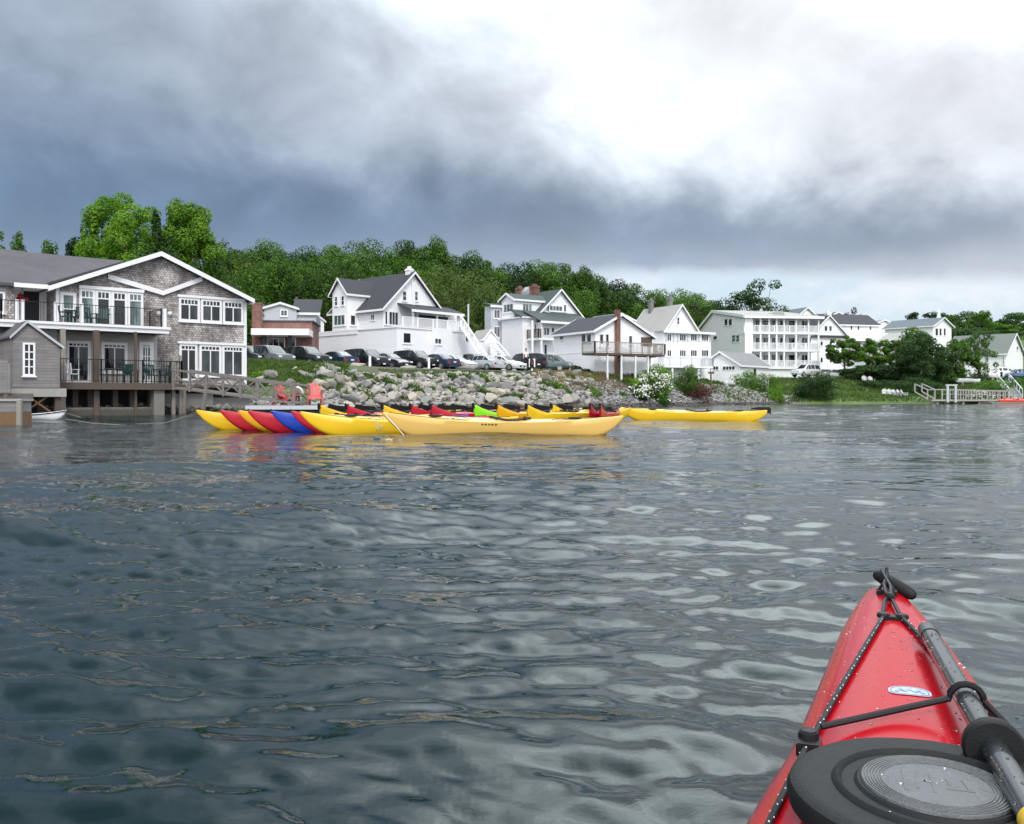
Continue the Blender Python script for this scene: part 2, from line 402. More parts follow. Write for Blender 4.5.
def build_water():
    T1 = wave_tile(512, 9.1, 6.5, 80, 2.05, WAVE[0], (.30, .95), 2.4, 3)
    T2 = wave_tile(256, 41.0, .7, 5, 2.2, WAVE[1], (-.22, .97), 2.2, 5)
    T3 = wave_tile(512, 2.9, 20, 150, 2.0, .075, (.55, .83), .8, 9)
    r = np.exp(np.linspace(math.log(.5), math.log(175), 760)); r = np.concatenate([[.02], r])
    th = np.concatenate([np.linspace(-180, -36, 70)[:-1], np.linspace(-36, 36, 760)[:-1], np.linspace(36, 180, 70)])
    th = np.radians(th); TH, RR = np.meshgrid(th, r)
    X = RR * np.sin(TH); Y = RR * np.cos(TH)
    dr = RR * .0078
    f1 = np.clip(1 - (dr - .05) / .14, 0, 1); f2 = np.clip(1 - (dr - .35) / .8, 0, 1)
    w1, w2 = .2 + .8 * f1, .3 + .7 * f2
    f3 = np.clip(1 - (dr - .02) / .07, 0, 1) * (.55 + .45 * np.sin(X * 1.7 + Y * .9) * np.sin(Y * 1.3 - X * .8 + 1))
    Z = tile_at(T3[0], 2.9, X, Y) * f3 + tile_at(T1[0], 9.1, X, Y) * w1 + tile_at(T2[0], 41.0, X, Y) * w2
    cx = (tile_at(T1[1], 9.1, X, Y) * w1 + tile_at(T2[1], 41.0, X, Y) * w2) * .85; cy = (tile_at(T1[2], 9.1, X, Y) * w1 + tile_at(T2[2], 41.0, X, Y) * w2) * .85
    gust = 1 + .45 * np.sin(X * .31 + Y * .17 + 1.2) * np.sin(Y * .23 - X * .11)
    Z = Z * gust; X = X + cx * gust; Y = Y + cy * gust
    V = np.stack([X, Y, Z], -1).reshape(-1, 3); a, b = X.shape; i = np.arange(a * b).reshape(a, b)
    F = np.stack([i[:-1, :-1], i[:-1, 1:], i[1:, 1:], i[1:, :-1]], -1).reshape(-1, 4)
    m, g, p = newmat('sea_water')
    P = g.pos()
    g.put(p.inputs['Base Color'], (.0015, .012, .013)); p.inputs['Roughness'].default_value = .035; p.inputs['IOR'].default_value = 1.333
    dist = g.vm('LENGTH', P)
    w1 = g.noise(g.vm('MULTIPLY', P, (1, 1.5, 1)), 11, 4, .6, .5)
    w2 = g.noise(g.vm('MULTIPLY', P, (.7, 2.0, 1)), 1.5, 4, .6, .4)
    big = g.noise(g.vm('MULTIPLY', P, (.5, 1.5, 1)), .35, 3, .5)
    near = g.add(g.mul(w1, .0014), g.mul(g.ramp(dist, 6, 30), g.add(g.mul(w2, .07), g.mul(w1, .006))))
    near = g.mul(near, g.add(.35, g.mul(g.ramp(big, .3, .65), .9)))
    g.put(p.inputs['Normal'], g.bump(near, 1, 1))
    o = link('water', npmesh('water', V, F, m, True)); tag(o, 'rippled dark teal harbour water', 'water', kind='structure')
WAVE = (.135, .042)
build_water()
# ------------------------------------------------------------------ trees
def crown_mesh(name, seed, clumps, leaves, leaf, mat, shape='round', hollow=.55, clump_r=.2, squash=.75):
    """crown in unit space: radius 1 in x, y; z from 0 to 1 (scaled to size when placed). Many leaf-sized faces."""
    rng = np.random.default_rng(seed); cs = []
    while len(cs) < clumps:
        q = rng.uniform(-1, 1, 3)
        if shape == 'round': ok = hollow < np.linalg.norm(q) < 1
        elif shape == 'dome': ok = hollow < np.linalg.norm(q * [1, 1, .9]) < 1 and q[2] > -.75
        elif shape == 'cone': t = (q[2] + 1) / 2; rr = np.hypot(q[0], q[1]); ok = rr < (1 - t) * .95 + .1 and rr > ((1 - t) * .95) * .3
        elif shape == 'flat': ok = np.linalg.norm(q) < 1 and q[2] > -.5 and rng.random() < .7
        else: ok = True
        if ok: cs.append(q)
    cs = np.array(cs); rad = clump_r * rng.uniform(.55, 1.35, len(cs))
    per = rng.multinomial(leaves, (rad ** 2) / (rad ** 2).sum())
    P = []; Nn = []
    for c, r, k in zip(cs, rad, per):
        d = rng.normal(size=(k, 3)); d /= np.linalg.norm(d, axis=1)[:, None]
        rr = r * rng.uniform(.55, 1.08, k) ** .6
        q = c + d * rr[:, None] * [1, 1, squash]
        P.append(q); Nn.append(d + rng.normal(size=(k, 3)) * .33 + [0, 0, .35])
    P = np.concatenate(P); Nn = np.concatenate(Nn); Nn /= np.linalg.norm(Nn, axis=1)[:, None]
    k = np.percentile(np.hypot(P[:, 0], P[:, 1]), 97); P[:, :2] /= k; lo, hi = np.percentile(P[:, 2], [1, 99.3])
    P[:, 2] = (P[:, 2] - lo) / (hi - lo)
    ref = rng.normal(size=P.shape); U = np.cross(Nn, ref); U /= np.linalg.norm(U, axis=1)[:, None]; Vv = np.cross(Nn, U)
    return P, Nn, U, Vv, cs * .86, rng, leaf
CROWN = {}
def tree(name, x, y, ztop, rad, label, cat='tree', group=None, mat=None, seed=1, leaves=2600, leaf=.34, clumps=46, shape='round', crown_from=.25, clump_r=.22, hollow=.5, trunk=True, zb=None, key=None, lean=0, limbs=7, bark=None):
    """one tree: tapered trunk with limbs + crown of leaf faces, at its real size; shares crown data by key"""
    zb = ground(x, y) - .1 if zb is None else zb; H = ztop - zb
    root = thing(name, (x, y, zb), label, cat, group)
    zc = H * crown_from; ch = H - zc
    k = (key, round(rad, 1), round(ch, 0)) if key else None
    if k and k in CROWN: me, mt = CROWN[k]
    else:
        P, Nn, U, Vv, cs, rng, _ = crown_mesh(name, seed, clumps, leaves, leaf, mat, shape, hollow, clump_r)
        sc = np.array([rad, rad, ch]); Q = P * sc
        L = leaf * rng.uniform(.6, 1.3, len(Q))[:, None]
        V = np.stack([Q - U * L * .5, Q - Vv * L * .32 + Nn * L * .08, Q + U * L * .5, Q + Vv * L * .32 + Nn * L * .08], 1).reshape(-1, 3)
        V[:, 2] += zc
        F = np.arange(len(V)).reshape(-1, 4)
        me = npmesh('crown', V, F, mat)
        mt = None
        if trunk:
            tb = MB(); r0 = max(.08, H * .022); rr = random.Random(seed)
            tp = [Vector((0, 0, -.3)), Vector((lean * .3, 0, H * .25)), Vector((lean * .7 + rr.uniform(-.1, .1) * rad, 0, H * .5)), Vector((lean, 0, H * .8))]
            tb.tube(tp, [r0 * 1.25, r0, r0 * .7, r0 * .2], 7)
            for i in range(limbs):
                c = cs[(i * 7) % len(cs)]; e = Vector((c[0] * rad * .85, c[1] * rad * .85, zc + (c[2] * .5 + .5) * ch))
                t = rr.uniform(.22, .6); s0 = tp[1].lerp(tp[3], max(0, t - .2)); mid = s0.lerp(e, .5) + Vector((0, 0, -.04 * H))
                tb.tube([s0, mid, e], [r0 * .45, r0 * .28, r0 * .08], 5)
            me2 = bpy.data.meshes.new('trunk'); me2.from_pydata(tb.v, [], tb.f); me2.materials.append(bark or BARK)
            me2.polygons.foreach_set('use_smooth', [True] * len(me2.polygons)); mt = me2
        if k: CROWN[k] = (me, mt)
    c = link('crown', me, root)
    if mt: link('trunk', mt, root)
    return root
def tpx(name, px, ytop, Y, wpx, label, **kw):
    p = PX(px, ytop, Y); return tree(name, p.x, p.y, p.z, wpx / 2 / FX * Y, label, **kw)
# ------------------------------------------------------------------ kayaks
def kmat(name, c, rough=.3, coat=.3, var=.08):
    m, g, p = newmat(name); v = g.obj()
    n = g.noise(v, 2.2, 5, .6); n2 = g.noise(g.vm('MULTIPLY', v, (1, 6, 6)), 9, 4, .7)
    f = g.add(1 - var, g.mul(n, 2 * var))
    g.put(p.inputs['Base Color'], g.vm('MULTIPLY', tuple(c), g.comb(f, f, f)))
    g.put(p.inputs['Roughness'], g.add(rough - .05, g.mul(n2, .2)))
    p.inputs['Coat Weight'].default_value = coat; p.inputs['Coat Roughness'].default_value = .12
    g.put(p.inputs['Normal'], g.bump(n2, .05, .01))
    return m
KM = {'yellow': kmat('yellow_kayak', (.80, .50, .012)), 'pale': kmat('mango_kayak', (.72, .45, .115)), 'red': kmat('crimson_kayak', (.50, .008, .025)),
      'blue': kmat('blue_kayak', (.012, .05, .42)), 'lime': kmat('lime_kayak', (.30, .80, .02)), 'amber': kmat('amber_kayak', (.80, .40, .01))}
class Hull:
    def __init__(s, L=5.2, B=.29, bow=.44, stern=.40, mid=.26, camber=.075, draft=.09, stern_blunt=False, table=None, ex=1.45):
        s.table = table; s.ex = ex
        s.L, s.B, s.bow, s.stern, s.mid, s.camber, s.draft, s.blunt = L, B, bow, stern, mid, camber, draft, stern_blunt
    def half(s, d):
        if s.table and d < s.table[-1][0]: return float(np.interp(d, *zip(*s.table)))
        h = s.L * .46
        t = d / h if d < h else (s.L - d) / (s.L - h)
        t = min(1, max(0, t)); w = s.B * math.sin(math.pi / 2 * t) ** (1.12)
        return max(w, .020 if d < h else (.05 if s.blunt else .02)) if 0 <= d <= s.L else 0
    def sheer(s, d):
        t = d / s.L
        if s.blunt: return s.mid + (s.bow - s.mid) * max(0, 1 - t / .5) ** 1.9 + (s.stern - s.mid) * max(0, (t - .80) / .20) ** 1.25
        return s.mid + (s.bow - s.mid) * max(0, 1 - t / .5) ** 1.9 + (s.stern - s.mid) * max(0, (t - .5) / .5) ** 2.2
    def keel(s, d):
        z = -s.draft
        a = .19 * s.L; b = (.05 if s.blunt else .15) * s.L
        if d < a: z += (s.sheer(0) - .035 + s.draft) * (1 - d / a) ** 2.2
        if d > s.L - b: z += (s.sheer(s.L) - (.2 if s.blunt else .05) + s.draft) * (1 - (s.L - d) / b) ** 2.0
        return z
    def cam(s, d):
        t = d / s.L; return s.camber * min(1, max(.12, (s.half(d) / s.B) ** .8)) * (1.15 if t < .5 else .8)
    def deck(s, d, y):
        b = s.half(d); q = min(1, abs(y) / b); return s.sheer(d) + s.cam(d) * (1 - q ** s.ex) + .012 * (1 - q ** 8)
    def mesh(s, mb, nd=60, deckn=7, hulln=6, dmax=None, hole=None):
        ds = [s.L * (.5 - .5 * math.cos(math.pi * i / nd)) for i in range(nd + 1)]
        rows = []
        for d in ds:
            b = s.half(d); zs = s.sheer(d); zk = min(s.keel(d), zs - .02); r = []
            for k in range(deckn + 1): y = b * (k / deckn) ** .8; r.append((y, s.deck(d, y)))
            for k in range(1, hulln + 1):
                a = math.pi / 2 * k / hulln
                r.append((b * max(0, math.cos(a)) ** .55 if k < hulln else 0, zs - (zs - zk) * math.sin(a) ** 1.15))
            full = [(-y, z) for y, z in r[1:-1]][::-1] + r
            rows.append(full)
        n = len(rows[0]); o = []; fs = []
        for d, row in zip(ds, rows): o += [(d, y, z) for y, z in row]
        for i in range(nd):
            for k in range(n):
                f = (i * n + k, i * n + (k + 1) % n, (i + 1) * n + (k + 1) % n, (i + 1) * n + k)
                if hole:
                    cx = sum(o[q][0] for q in f) / 4; cy = sum(o[q][1] for q in f) / 4; cz = sum(o[q][2] for q in f) / 4
                    if cz > s.sheer(cx) - .005 and ((cx - hole[0]) / hole[1]) ** 2 + (cy / hole[2]) ** 2 < 1: continue
                fs.append(f)
        fs += [tuple(range(n)), tuple(nd * n + k for k in range(n))]
        return mb.add(o, fs)
def place(mb, M): mb.v = [tuple(M @ Vector(q)) for q in mb.v]; return mb
class KB:
    """parts of one kayak in hull coordinates (x from bow to stern), linked in world space"""
    def __init__(s, root, M): s.root = root; s.M = M
    def part(s, mb, name, mat, parent=None, **k): return place(mb, s.M).build(name, mat, parent or s.root, **k)
def kmatrix(bow, heading, z=0):   # heading: direction bow -> stern in the ground plane, radians from +X
    return Matrix.Translation((bow[0], bow[1], z)) @ Matrix.Rotation(heading, 4, 'Z')
def kayak(bow, heading, color, label, z=0, rudder=True, group='kayaks tied up together off the rocks', hull=None, lines=True, flag=None, tilt=0):
    H = hull or Hull()
    M = kmatrix(bow, heading, z) @ Matrix.Rotation(tilt, 4, 'X')
    root = thing('kayak', tuple(M @ Vector((H.L * .5, 0, 0))), label, 'kayak', group)
    kb = KB(root, M); c = H.L * .53
    mb = MB(); H.mesh(mb, 48, 6, 5, hole=(c, .42, .21)); kb.part(mb, 'hull', KM[color], smooth=55)
    def oval(cx, a, b, dz, n=28): return [(cx + a * math.cos(2 * math.pi * i / n), b * math.sin(2 * math.pi * i / n), H.deck(cx + a * math.cos(2 * math.pi * i / n), b * math.sin(2 * math.pi * i / n)) + dz) for i in range(n + 1)]
    mb = MB(); mb.tube(oval(c, .45, .23, .03), .022, 6); kb.part(mb, 'cockpit_coaming', BLACK, smooth=True)
    mb = MB(); mb.box(c - .1, c + .25, -.17, .17, .02, .07); mb.extr([(c + .25, -.15, .05), (c + .25, .15, .05), (c + .30, .13, .42), (c + .30, -.13, .42)], (.04, 0, 0)); kb.part(mb, 'seat', RUB, bevel=.01)
    for d, r in ((H.L * .22, .115), (H.L * .80, .12)):
        mb = MB(); z0 = H.deck(d, 0); r = min(r, H.half(d) * .8)
        mb.lathe([(r, z0 - .03), (r, z0 + .012), (r * .9, z0 + .022), (r * .4, z0 + .026)], (d, 0, 0), 20, sx=1.35); kb.part(mb, 'hatch_cover', RUB, smooth=True)
    if lines:
        mb = MB()
        def ln(pts): mb.tube([(d, y * H.half(d), H.deck(d, y * H.half(d)) + .008) for d, y in pts], .006, 4)
        for sg in (-1, 1):
            ln([(.15, 0), (.6, sg * .7), (1.2, sg * .82), (1.9, sg * .82)]); ln([(H.L - .2, 0), (H.L - .7, sg * .7), (H.L - 1.5, sg * .8)])
            ln([(1.55, sg * .7), (1.75, 0), (1.95, -sg * .7)])
            ln([(H.L - 1.6, sg * .7), (H.L - 1.4, 0), (H.L - 1.2, -sg * .7)])
        kb.part(mb, 'deck_lines', BLACK)
    mb = MB(); b0 = H.deck(.03, 0); mb.tube([(.02, -.06, b0 + .01), (.0, 0, b0 + .03), (.02, .06, b0 + .01)], .014, 6); kb.part(mb, 'grab_handle', BLACK, smooth=True)
    if rudder:
        mb = MB(); e = H.L; zt = H.deck(e - .05, 0)
        mb.box(e - .06, e + .07, -.035, .035, zt - .12, zt + .03); mb.tube([(e + .05, 0, zt - .15), (e + .05, 0, zt + .06)], .022, 6)
        if H.blunt:
            z1 = H.deck(e - .6, 0)
            mb.extr([(e - .30, -.03, H.deck(e - .3, 0) + .02), (e - .34, -.03, H.deck(e - .3, 0) + .12), (e - .62, -.03, z1 + .16), (e - 1.05, -.03, z1 + .12), (e - 1.08, -.03, z1 + .01), (e - .6, -.03, z1 + .01)], (0, .06, 0))
        else: mb.extr([(e + .06, -.012, zt + .0), (e + .02, -.012, zt + .10), (e - .35, -.012, zt + .105), (e - .62, -.012, zt + .07), (e - .64, -.012, zt + .02), (e - .30, -.012, zt - .00)], (0, .024, 0))
        kb.part(mb, 'rudder', BLACK)
    if flag: flag(kb, H)
    return root
# ------------------------------------------------------------------ the red kayak we sit in
def my_kayak():
    m, g, p = newmat('red_gel_coat'); v = g.obj()
    n = g.noise(v, 3, 5, .6); n2 = g.noise(g.vm('MULTIPLY', v, (1, 5, 5)), 30, 4, .7)
    f = g.add(.93, g.mul(n, .14))
    g.put(p.inputs['Base Color'], g.vm('MULTIPLY', (.47, .0015, .010), g.comb(f, f, f)))
    g.put(p.inputs['Roughness'], g.add(.14, g.mul(n, .08))); p.inputs['Coat Weight'].default_value = .10; p.inputs['Coat Roughness'].default_value = .05; p.inputs['Specular IOR Level'].default_value = .25
    g.put(p.inputs['Normal'], g.bump(g.add(g.noise(v, 9, 3), g.mul(n2, .02)), .08, .012))
    red = m
    H = Hull(L=5.0, B=.285, bow=.365, stern=.38, mid=.27, camber=.068, draft=.10, ex=1.9, table=[(0, .030), (.03, .048), (.15, .074), (.32, .102), (.74, .152), (.95, .178), (1.09, .206), (1.27, .236), (1.7, .268), (2.3, .285)])
    tip = PX(884, 588, 2.20); ax = math.atan2(-1.2, -.43 * 1.0)   # bow -> stern direction
    M = kmatrix((tip.x, tip.y), ax)
    root = thing('kayak', tuple(M @ Vector((2.5, 0, 0))), 'glossy red kayak bow in the foreground with a black oval hatch lid', 'kayak')
    kb = KB(root, M)
    c = 2.62; mb = MB(); H.mesh(mb, 130, 16, 9, hole=(c, .42, .21)); kb.part(mb, 'hull', red, smooth=60)
    def on(d, y, dz=0): return (d, y, H.deck(d, y) + dz)
    mb = MB(); mb.tube([on(c + .45 * math.cos(t * math.pi / 20), .235 * math.sin(t * math.pi / 20), .03) for t in range(41)], .018, 8); kb.part(mb, 'cockpit_coaming', BLACK, smooth=True)
    mb = MB(); mb.box(c - .1, c + .22, -.17, .17, .0, .04); kb.part(mb, 'seat', RUB, bevel=.01)
    # hatch rim and lid
    hd, hz = 1.205, H.deck(1.2, 0)
    rim, lidm = BLACK, None
    mb = MB(); mb.lathe([(.150, hz - .09), (.158, hz - .02), (.150, hz + .004)], (hd, 0, 0), 56); kb.part(mb, 'hatch_rim', RUB, smooth=True)
    zt = hz + .004
    mb = MB(); mb.lathe([(.158, zt - .028), (.168, zt - .020), (.170, zt - .006), (.166, zt + .004), (.156, zt + .010), (.140, zt + .009), (.118, zt + .007), (.116, zt + .010), (.112, zt + .013), (.108, zt + .010), (.106, zt + .007), (.092, zt + .007), (.088, zt + .011), (.040, zt + .012)], (hd, 0, 0), 72)
    lid = kb.part(mb, 'hatch_lid', RUB, smooth=35)
    lm = plain('worn_rubber', (.12, .125, .13), .55, .3, 25, .3, 120)
    prof = [(.084, zt + .010), (.084, zt + .0135)]
    for i in range(7): r = .083 - i * .0035; prof += [(r, zt + .0150), (r - .0014, zt + .0150), (r - .0016, zt + .0138), (r - .0034, zt + .0138)]
    prof += [(.056, zt + .0145), (.01, zt + .0146)]
    mb = MB(); mb.lathe(prof, (hd, 0, 0), 72); kb.part(mb, 'lid_disc', lm, lid, smooth=35)
    mb = MB()
    for (a, b, q, w) in ((-.03, -.035, .03, -.035), (-.03, -.02, .022, -.022), (-.025, -.005, .028, -.004), (-.02, .012, -.0, .014), (.012, .010, .012, .04), (-.02, .03, .01, .034)):
        mb.bar((hd + a, b, zt + .0146), (hd + q, w, zt + .0146), .003, .0012)
    kb.part(mb, 'lid_embossing', lm, lid)
    # carrying toggle at the tip
    mb = MB(); t0 = Vector(on(.06, .020, .014))
    rs = [.004, .010, .0135, .0155, .016, .0155, .0135, .010, .004]; ts = [-1, -.93, -.8, -.5, 0, .5, .8, .93, 1]
    mb.tube([t0 + Vector((.028 * t, .044 * t, -.020 * t)) for t in ts], rs, 14)
    kb.part(mb, 'grab_toggle', RUB, smooth=True)
    cordm, g, p = newmat('flecked_cord'); v = g.obj(); q = g.vor(v, 130); fl = g.ramp(q, .30, .22)
    g.put(p.inputs['Base Color'], g.mix(fl, (.018, .018, .02), (.65, .65, .66))); p.inputs['Roughness'].default_value = .8
    def fleck_rope(mbd, mbf, pts, r, pitch=.016):
        mbd.tube(pts, r, 8)
        ps = [Vector(q) for q in pts]; acc = 0; k = 0
        for a, b in zip(ps, ps[1:]):
            L = (b - a).length; d = (b - a).normalized(); s = d.cross(Vector((0, 0, 1))).normalized(); u = s.cross(d)
            t = pitch - acc
            while t < L:
                w = a + d * t; th = k * 2.1; o = (s * math.cos(th) + u * abs(math.sin(th))) * r * .96
                mbf.bar(w + o * .93 - d * .0013 + s * .0005, w + o * .93 + d * .0013 - s * .0005, .0018, .0012); k += 1; t += pitch
            acc = (acc + L) % pitch
    # bow fitting, bungee, bead and ring
    mb = MB(); mb.box(.105, .13, -.022, .022, H.deck(.12, 0) - .004, H.deck(.12, 0) + .008); mb.tube([on(.118, -.018, .008), on(.110, -.008, .022), on(.110, .008, .022), on(.118, .018, .008)], .0035, 6)
    kb.part(mb, 'pad_eye', BLACK, smooth=True)
    mb = MB(); mb.tube([on(.04, .004, .045), on(.06, .004, .03), on(.12, -.006, .022), on(.17, -.004, .014), on(.23, .006, .012), on(.335, .014, .008)], .0042, 7)
    mb.tube([on(.05, -.008, .042), on(.125, .008, .020), on(.18, .006, .014), on(.24, -.010, .012), on(.335, -.018, .008)], .0042, 7)
    kb.part(mb, 'bungee', BLACK, smooth=True)
    mb = MB(); mb.lathe([(.004, -.010), (.009, -.007), (.011, 0), (.009, .007), (.004, .010)], on(.215, .002, .016), 12, 'x'); kb.part(mb, 'bead', BLACK, smooth=True)
    mb = MB(); mb.box(.338, .362, -.026, .026, H.deck(.35, 0) - .006, H.deck(.35, 0) + .007); mb.lathe([(.010, 0), (.013, .003), (.013, .008), (.010, .011)], on(.35, -.018, .002), 12); mb.lathe([(.010, 0), (.013, .003), (.013, .008), (.010, .011)], on(.35, .018, .002), 12)
    kb.part(mb, 'line_guide', BLACK, smooth=True)
    # note: +y in hull space is to the right in the picture for this heading's mirror, so sides are given by sign SL (left) / -SL
    SL = -1 if (M.to_3x3() @ Vector((0, -1, 0))).x < 0 else 1
    md, mf = MB(), MB()
    cleat = (.985, SL * .150)
    def path(a, b, n=10, lift=.006): return [on(a[0] + (b[0] - a[0]) * i / n, a[1] + (b[1] - a[1]) * i / n, lift) for i in range(n + 1)]
    fleck_rope(md, mf, path((.355, SL * .018), cleat) + path(cleat, (1.55, SL * .235))[1:], .0048)
    ro = kb.part(md, 'deck_line', BLACK, smooth=True); kb.part(mf, 'reflective_fleck', WHITE, ro); md, mf = MB(), MB()
    fleck_rope(md, mf, path((.355, -SL * .018), (.985, -SL * .158)) + path((.985, -SL * .158), (1.55, -SL * .235))[1:], .0048)
    ro = kb.part(md, 'deck_line', BLACK, smooth=True); kb.part(mf, 'reflective_fleck', WHITE, ro)
    for sg in (1, -1):
        mb = MB(); c0 = on(cleat[0], sg * cleat[1], .0)
        mb.box(c0[0] - .022, c0[0] + .022, c0[1] - .017, c0[1] + .017, c0[2] - .008, c0[2] + .012); mb.lathe([(.012, 0), (.016, .004), (.014, .016), (.007, .019)], (c0[0] - .010, c0[1], c0[2] + .006), 14)
        kb.part(mb, 'cleat', BLACK, bevel=.003, smooth=True)
    # elastic over the paddle: from the left cleat across to the right, rising over the shaft
    pl = lambda q: Vector(q)
    # paddle shaft
    SHA = PADDLE_A; SHB = PADDLE_B; Mi = M.inverted(); A = Mi @ SHA; B = Mi @ SHB
    dirp = (B - A).normalized(); X = Mi @ PX(968, 706, 1.33)
    tt = (X - A).dot(dirp); X = A + dirp * tt
    side = dirp.cross(Vector((0, 0, 1))).normalized(); up = side.cross(dirp)
    if side.y * SL < 0: side = -side
    R0 = .0235
    arc = [X + (side * math.cos(a) + up * math.sin(a)) * R0 for a in [math.pi * q / 8 for q in range(0, 9)]]
    st = Vector(on(cleat[0] - .012, cleat[1] - SL * .018, .020)); en = Vector(on(cleat[0] - .02, -SL * .158, .015))
    mb = MB(); mb.tube([st] + [st.lerp(arc[0], q / 6) + Vector((0, 0, .0)) for q in range(1, 6)] + arc + [arc[-1].lerp(en, q / 4) for q in range(1, 5)], .0052, 8)
    kb.part(mb, 'elastic', BLACK, smooth=True)
    # logo: pale oval badge with a blue outline and a blue wave mark
    ring = lambda cx, a, b, n=32, dz=.0: [on(cx + a * math.cos(2 * math.pi * i / n) * abs(math.cos(2 * math.pi * i / n)) ** -.25 if 0 else cx + a * math.copysign(abs(math.cos(2 * math.pi * i / n)) ** .7, math.cos(2 * math.pi * i / n)), b * math.copysign(abs(math.sin(2 * math.pi * i / n)) ** .7, math.sin(2 * math.pi * i / n)), dz) for i in range(n)]
    blue = plain('badge_blue', (.20, .27, .46), .4, .05); pale = plain('badge_white', (.50, .55, .62), .4, .03)
    ld = .80
    def disc(mb, rg, cz): cxyz = Vector((sum(q[0] for q in rg) / len(rg), sum(q[1] for q in rg) / len(rg), 0)); cxyz.z = H.deck(cxyz.x, cxyz.y) + cz; mb.add([cxyz] + rg, [(0, i + 1, (i + 1) % len(rg) + 1) for i in range(len(rg))])
    mb = MB(); disc(mb, ring(ld, .021, .032, dz=.0012), .0012); bd = kb.part(mb, 'badge', pale)
    mb = MB(); a = ring(ld, .0185, .0295, dz=.0018); b = ring(ld, .0165, .0272, dz=.0018); n = len(a)
    mb.add(a + b, [(i, (i + 1) % n, n + (i + 1) % n, n + i) for i in range(n)])
    kb.part(mb, 'badge_outline', blue, bd)
    mb = MB(); z = [(-.020, .007), (-.014, -.008), (-.007, .006), (-.000, -.008), (.007, .006), (.014, -.008), (.020, .007)]
    for (y0, x0), (y1, x1) in zip(z, z[1:]): mb.bar(on(ld - x0 * SL * 0 + x0, -SL * y0, .0018), on(ld + x1, -SL * y1, .0018), .0055, .001)
    kb.part(mb, 'badge_mark', plain('badge_mark_blue', (.30, .38, .55), .4, .03), bd)
    # rain drops
    wd, g, p = newmat('water_drops'); p.inputs['Transmission Weight'].default_value = 1; p.inputs['IOR'].default_value = 1.33; p.inputs['Roughness'].default_value = .0
    mb = MB(); rr = random.Random(4)
    for i in range(620):
        d = rr.uniform(.28, 1.5); w = H.half(d) * .9; y = rr.uniform(-w, w)
        if (d - hd) ** 2 + y * y < .175 ** 2: continue
        if abs(y) > w * .55 and rr.random() < .55: continue
        r = rr.choice([.001, .0013, .0016, .002, .003]); e = rr.uniform(1, 1.9); q = on(d, y, -.0003)
        mb.lathe([(r, 0), (r * .92, r * .18), (r * .6, r * .32), (r * .2, r * .36)], q, 8, sx=rr.uniform(.8, 1.5), sy=e)
    for i in range(12):
        a = rr.uniform(0, 6.28); q = rr.uniform(.0, .15); r = rr.choice([.001, .0014, .0022])
        mb.lathe([(r, 0), (r * .92, r * .28), (r * .6, r * .48), (r * .2, r * .54)], (hd + q * math.cos(a), q * math.sin(a), zt + (.0148 if q < .08 else .0075)), 8, sx=rr.uniform(.8, 1.6))
    o = kb.part(mb, 'water_drops', wd, smooth=True); o['kind'] = 'stuff'
    return root, M, H
PADDLE_A = PX(926, 629, 1.72) + Vector((0, 0, 0)); PADDLE_B = PX(1030, 812, .98)
MK, MKM, MKH = my_kayak()
def my_paddle():
    A, B = PADDLE_A, PADDLE_B; d = (B - A).normalized()
    r = thing('paddle', tuple(A), 'half of a black carbon paddle held under the deck elastic on the red bow', 'paddle')
    carb, g, p = newmat('carbon_shaft'); v = g.obj(); n = g.noise(v, 40, 3)
    g.put(p.inputs['Base Color'], (.022, .026, .030)); g.put(p.inputs['Roughness'], g.add(.16, g.mul(n, .2))); p.inputs['Coat Weight'].default_value = .6
    def P(t): return A + d * t
    L = (B - A).length
    mb = MB(); mb.tube([P(.055), P(L * .5), P(L + .12)], [.0155, .0158, .0158], 24); mb.tube([P(.052), P(.058)], [.0172, .0172], 24); sh = mb.build('shaft', carb, r, smooth=35)
    mb = MB(); n = 24
    mb.tube([P(0), P(.003), P(.054)], [.0135, .0148, .0150], 24); mb.build('ferrule', plain('ferrule_grey', (.10, .11, .12), .35, .3, 40), r, smooth=35)
    mb = MB(); mb.tube([P(-.0006), P(.0004)], .0118, 20); mb.build('bore_shade_disc', BLACK, sh)  # black disc painted as the shade inside the hollow end
    tc = (PX(991, 738, 1.16) - A).dot(d)
    mb = MB(); mb.tube([P(tc - .018), P(tc - .014), P(tc - .006), P(tc + .008), P(tc + .013), P(tc + .012), P(tc - .004), P(tc - .006)], [.019, .029, .036, .037, .034, .029, .025, .016], 28); mb.build('drip_ring', RUB, r, smooth=50)
    te = (PX(1024, 812, .98) - A).dot(d)
    mb = MB(); mb.tube([P(te + .02), P(te + .08)], [.0178, .0178], 24); mb.build('yellow_band', KM['yellow'], r, smooth=35)
    rr = random.Random(9); mb = MB(); s = d.cross(Vector((0, 0, 1))).normalized(); u = s.cross(d)
    for i in range(120):
        t = rr.uniform(.07, L); a = rr.uniform(.1, 3.0); q = rr.choice([.0012, .0018, .0026]); w = P(t) + (s * math.cos(a) + u * math.sin(a)) * .0157
        mb.lathe([(q * .6, -.6 * q), (q, 0), (q * .6, .6 * q)], w, 6)
    mb.build('water_drops', MAT['water_drops'], sh, smooth=True)['kind'] = 'stuff'
my_paddle()
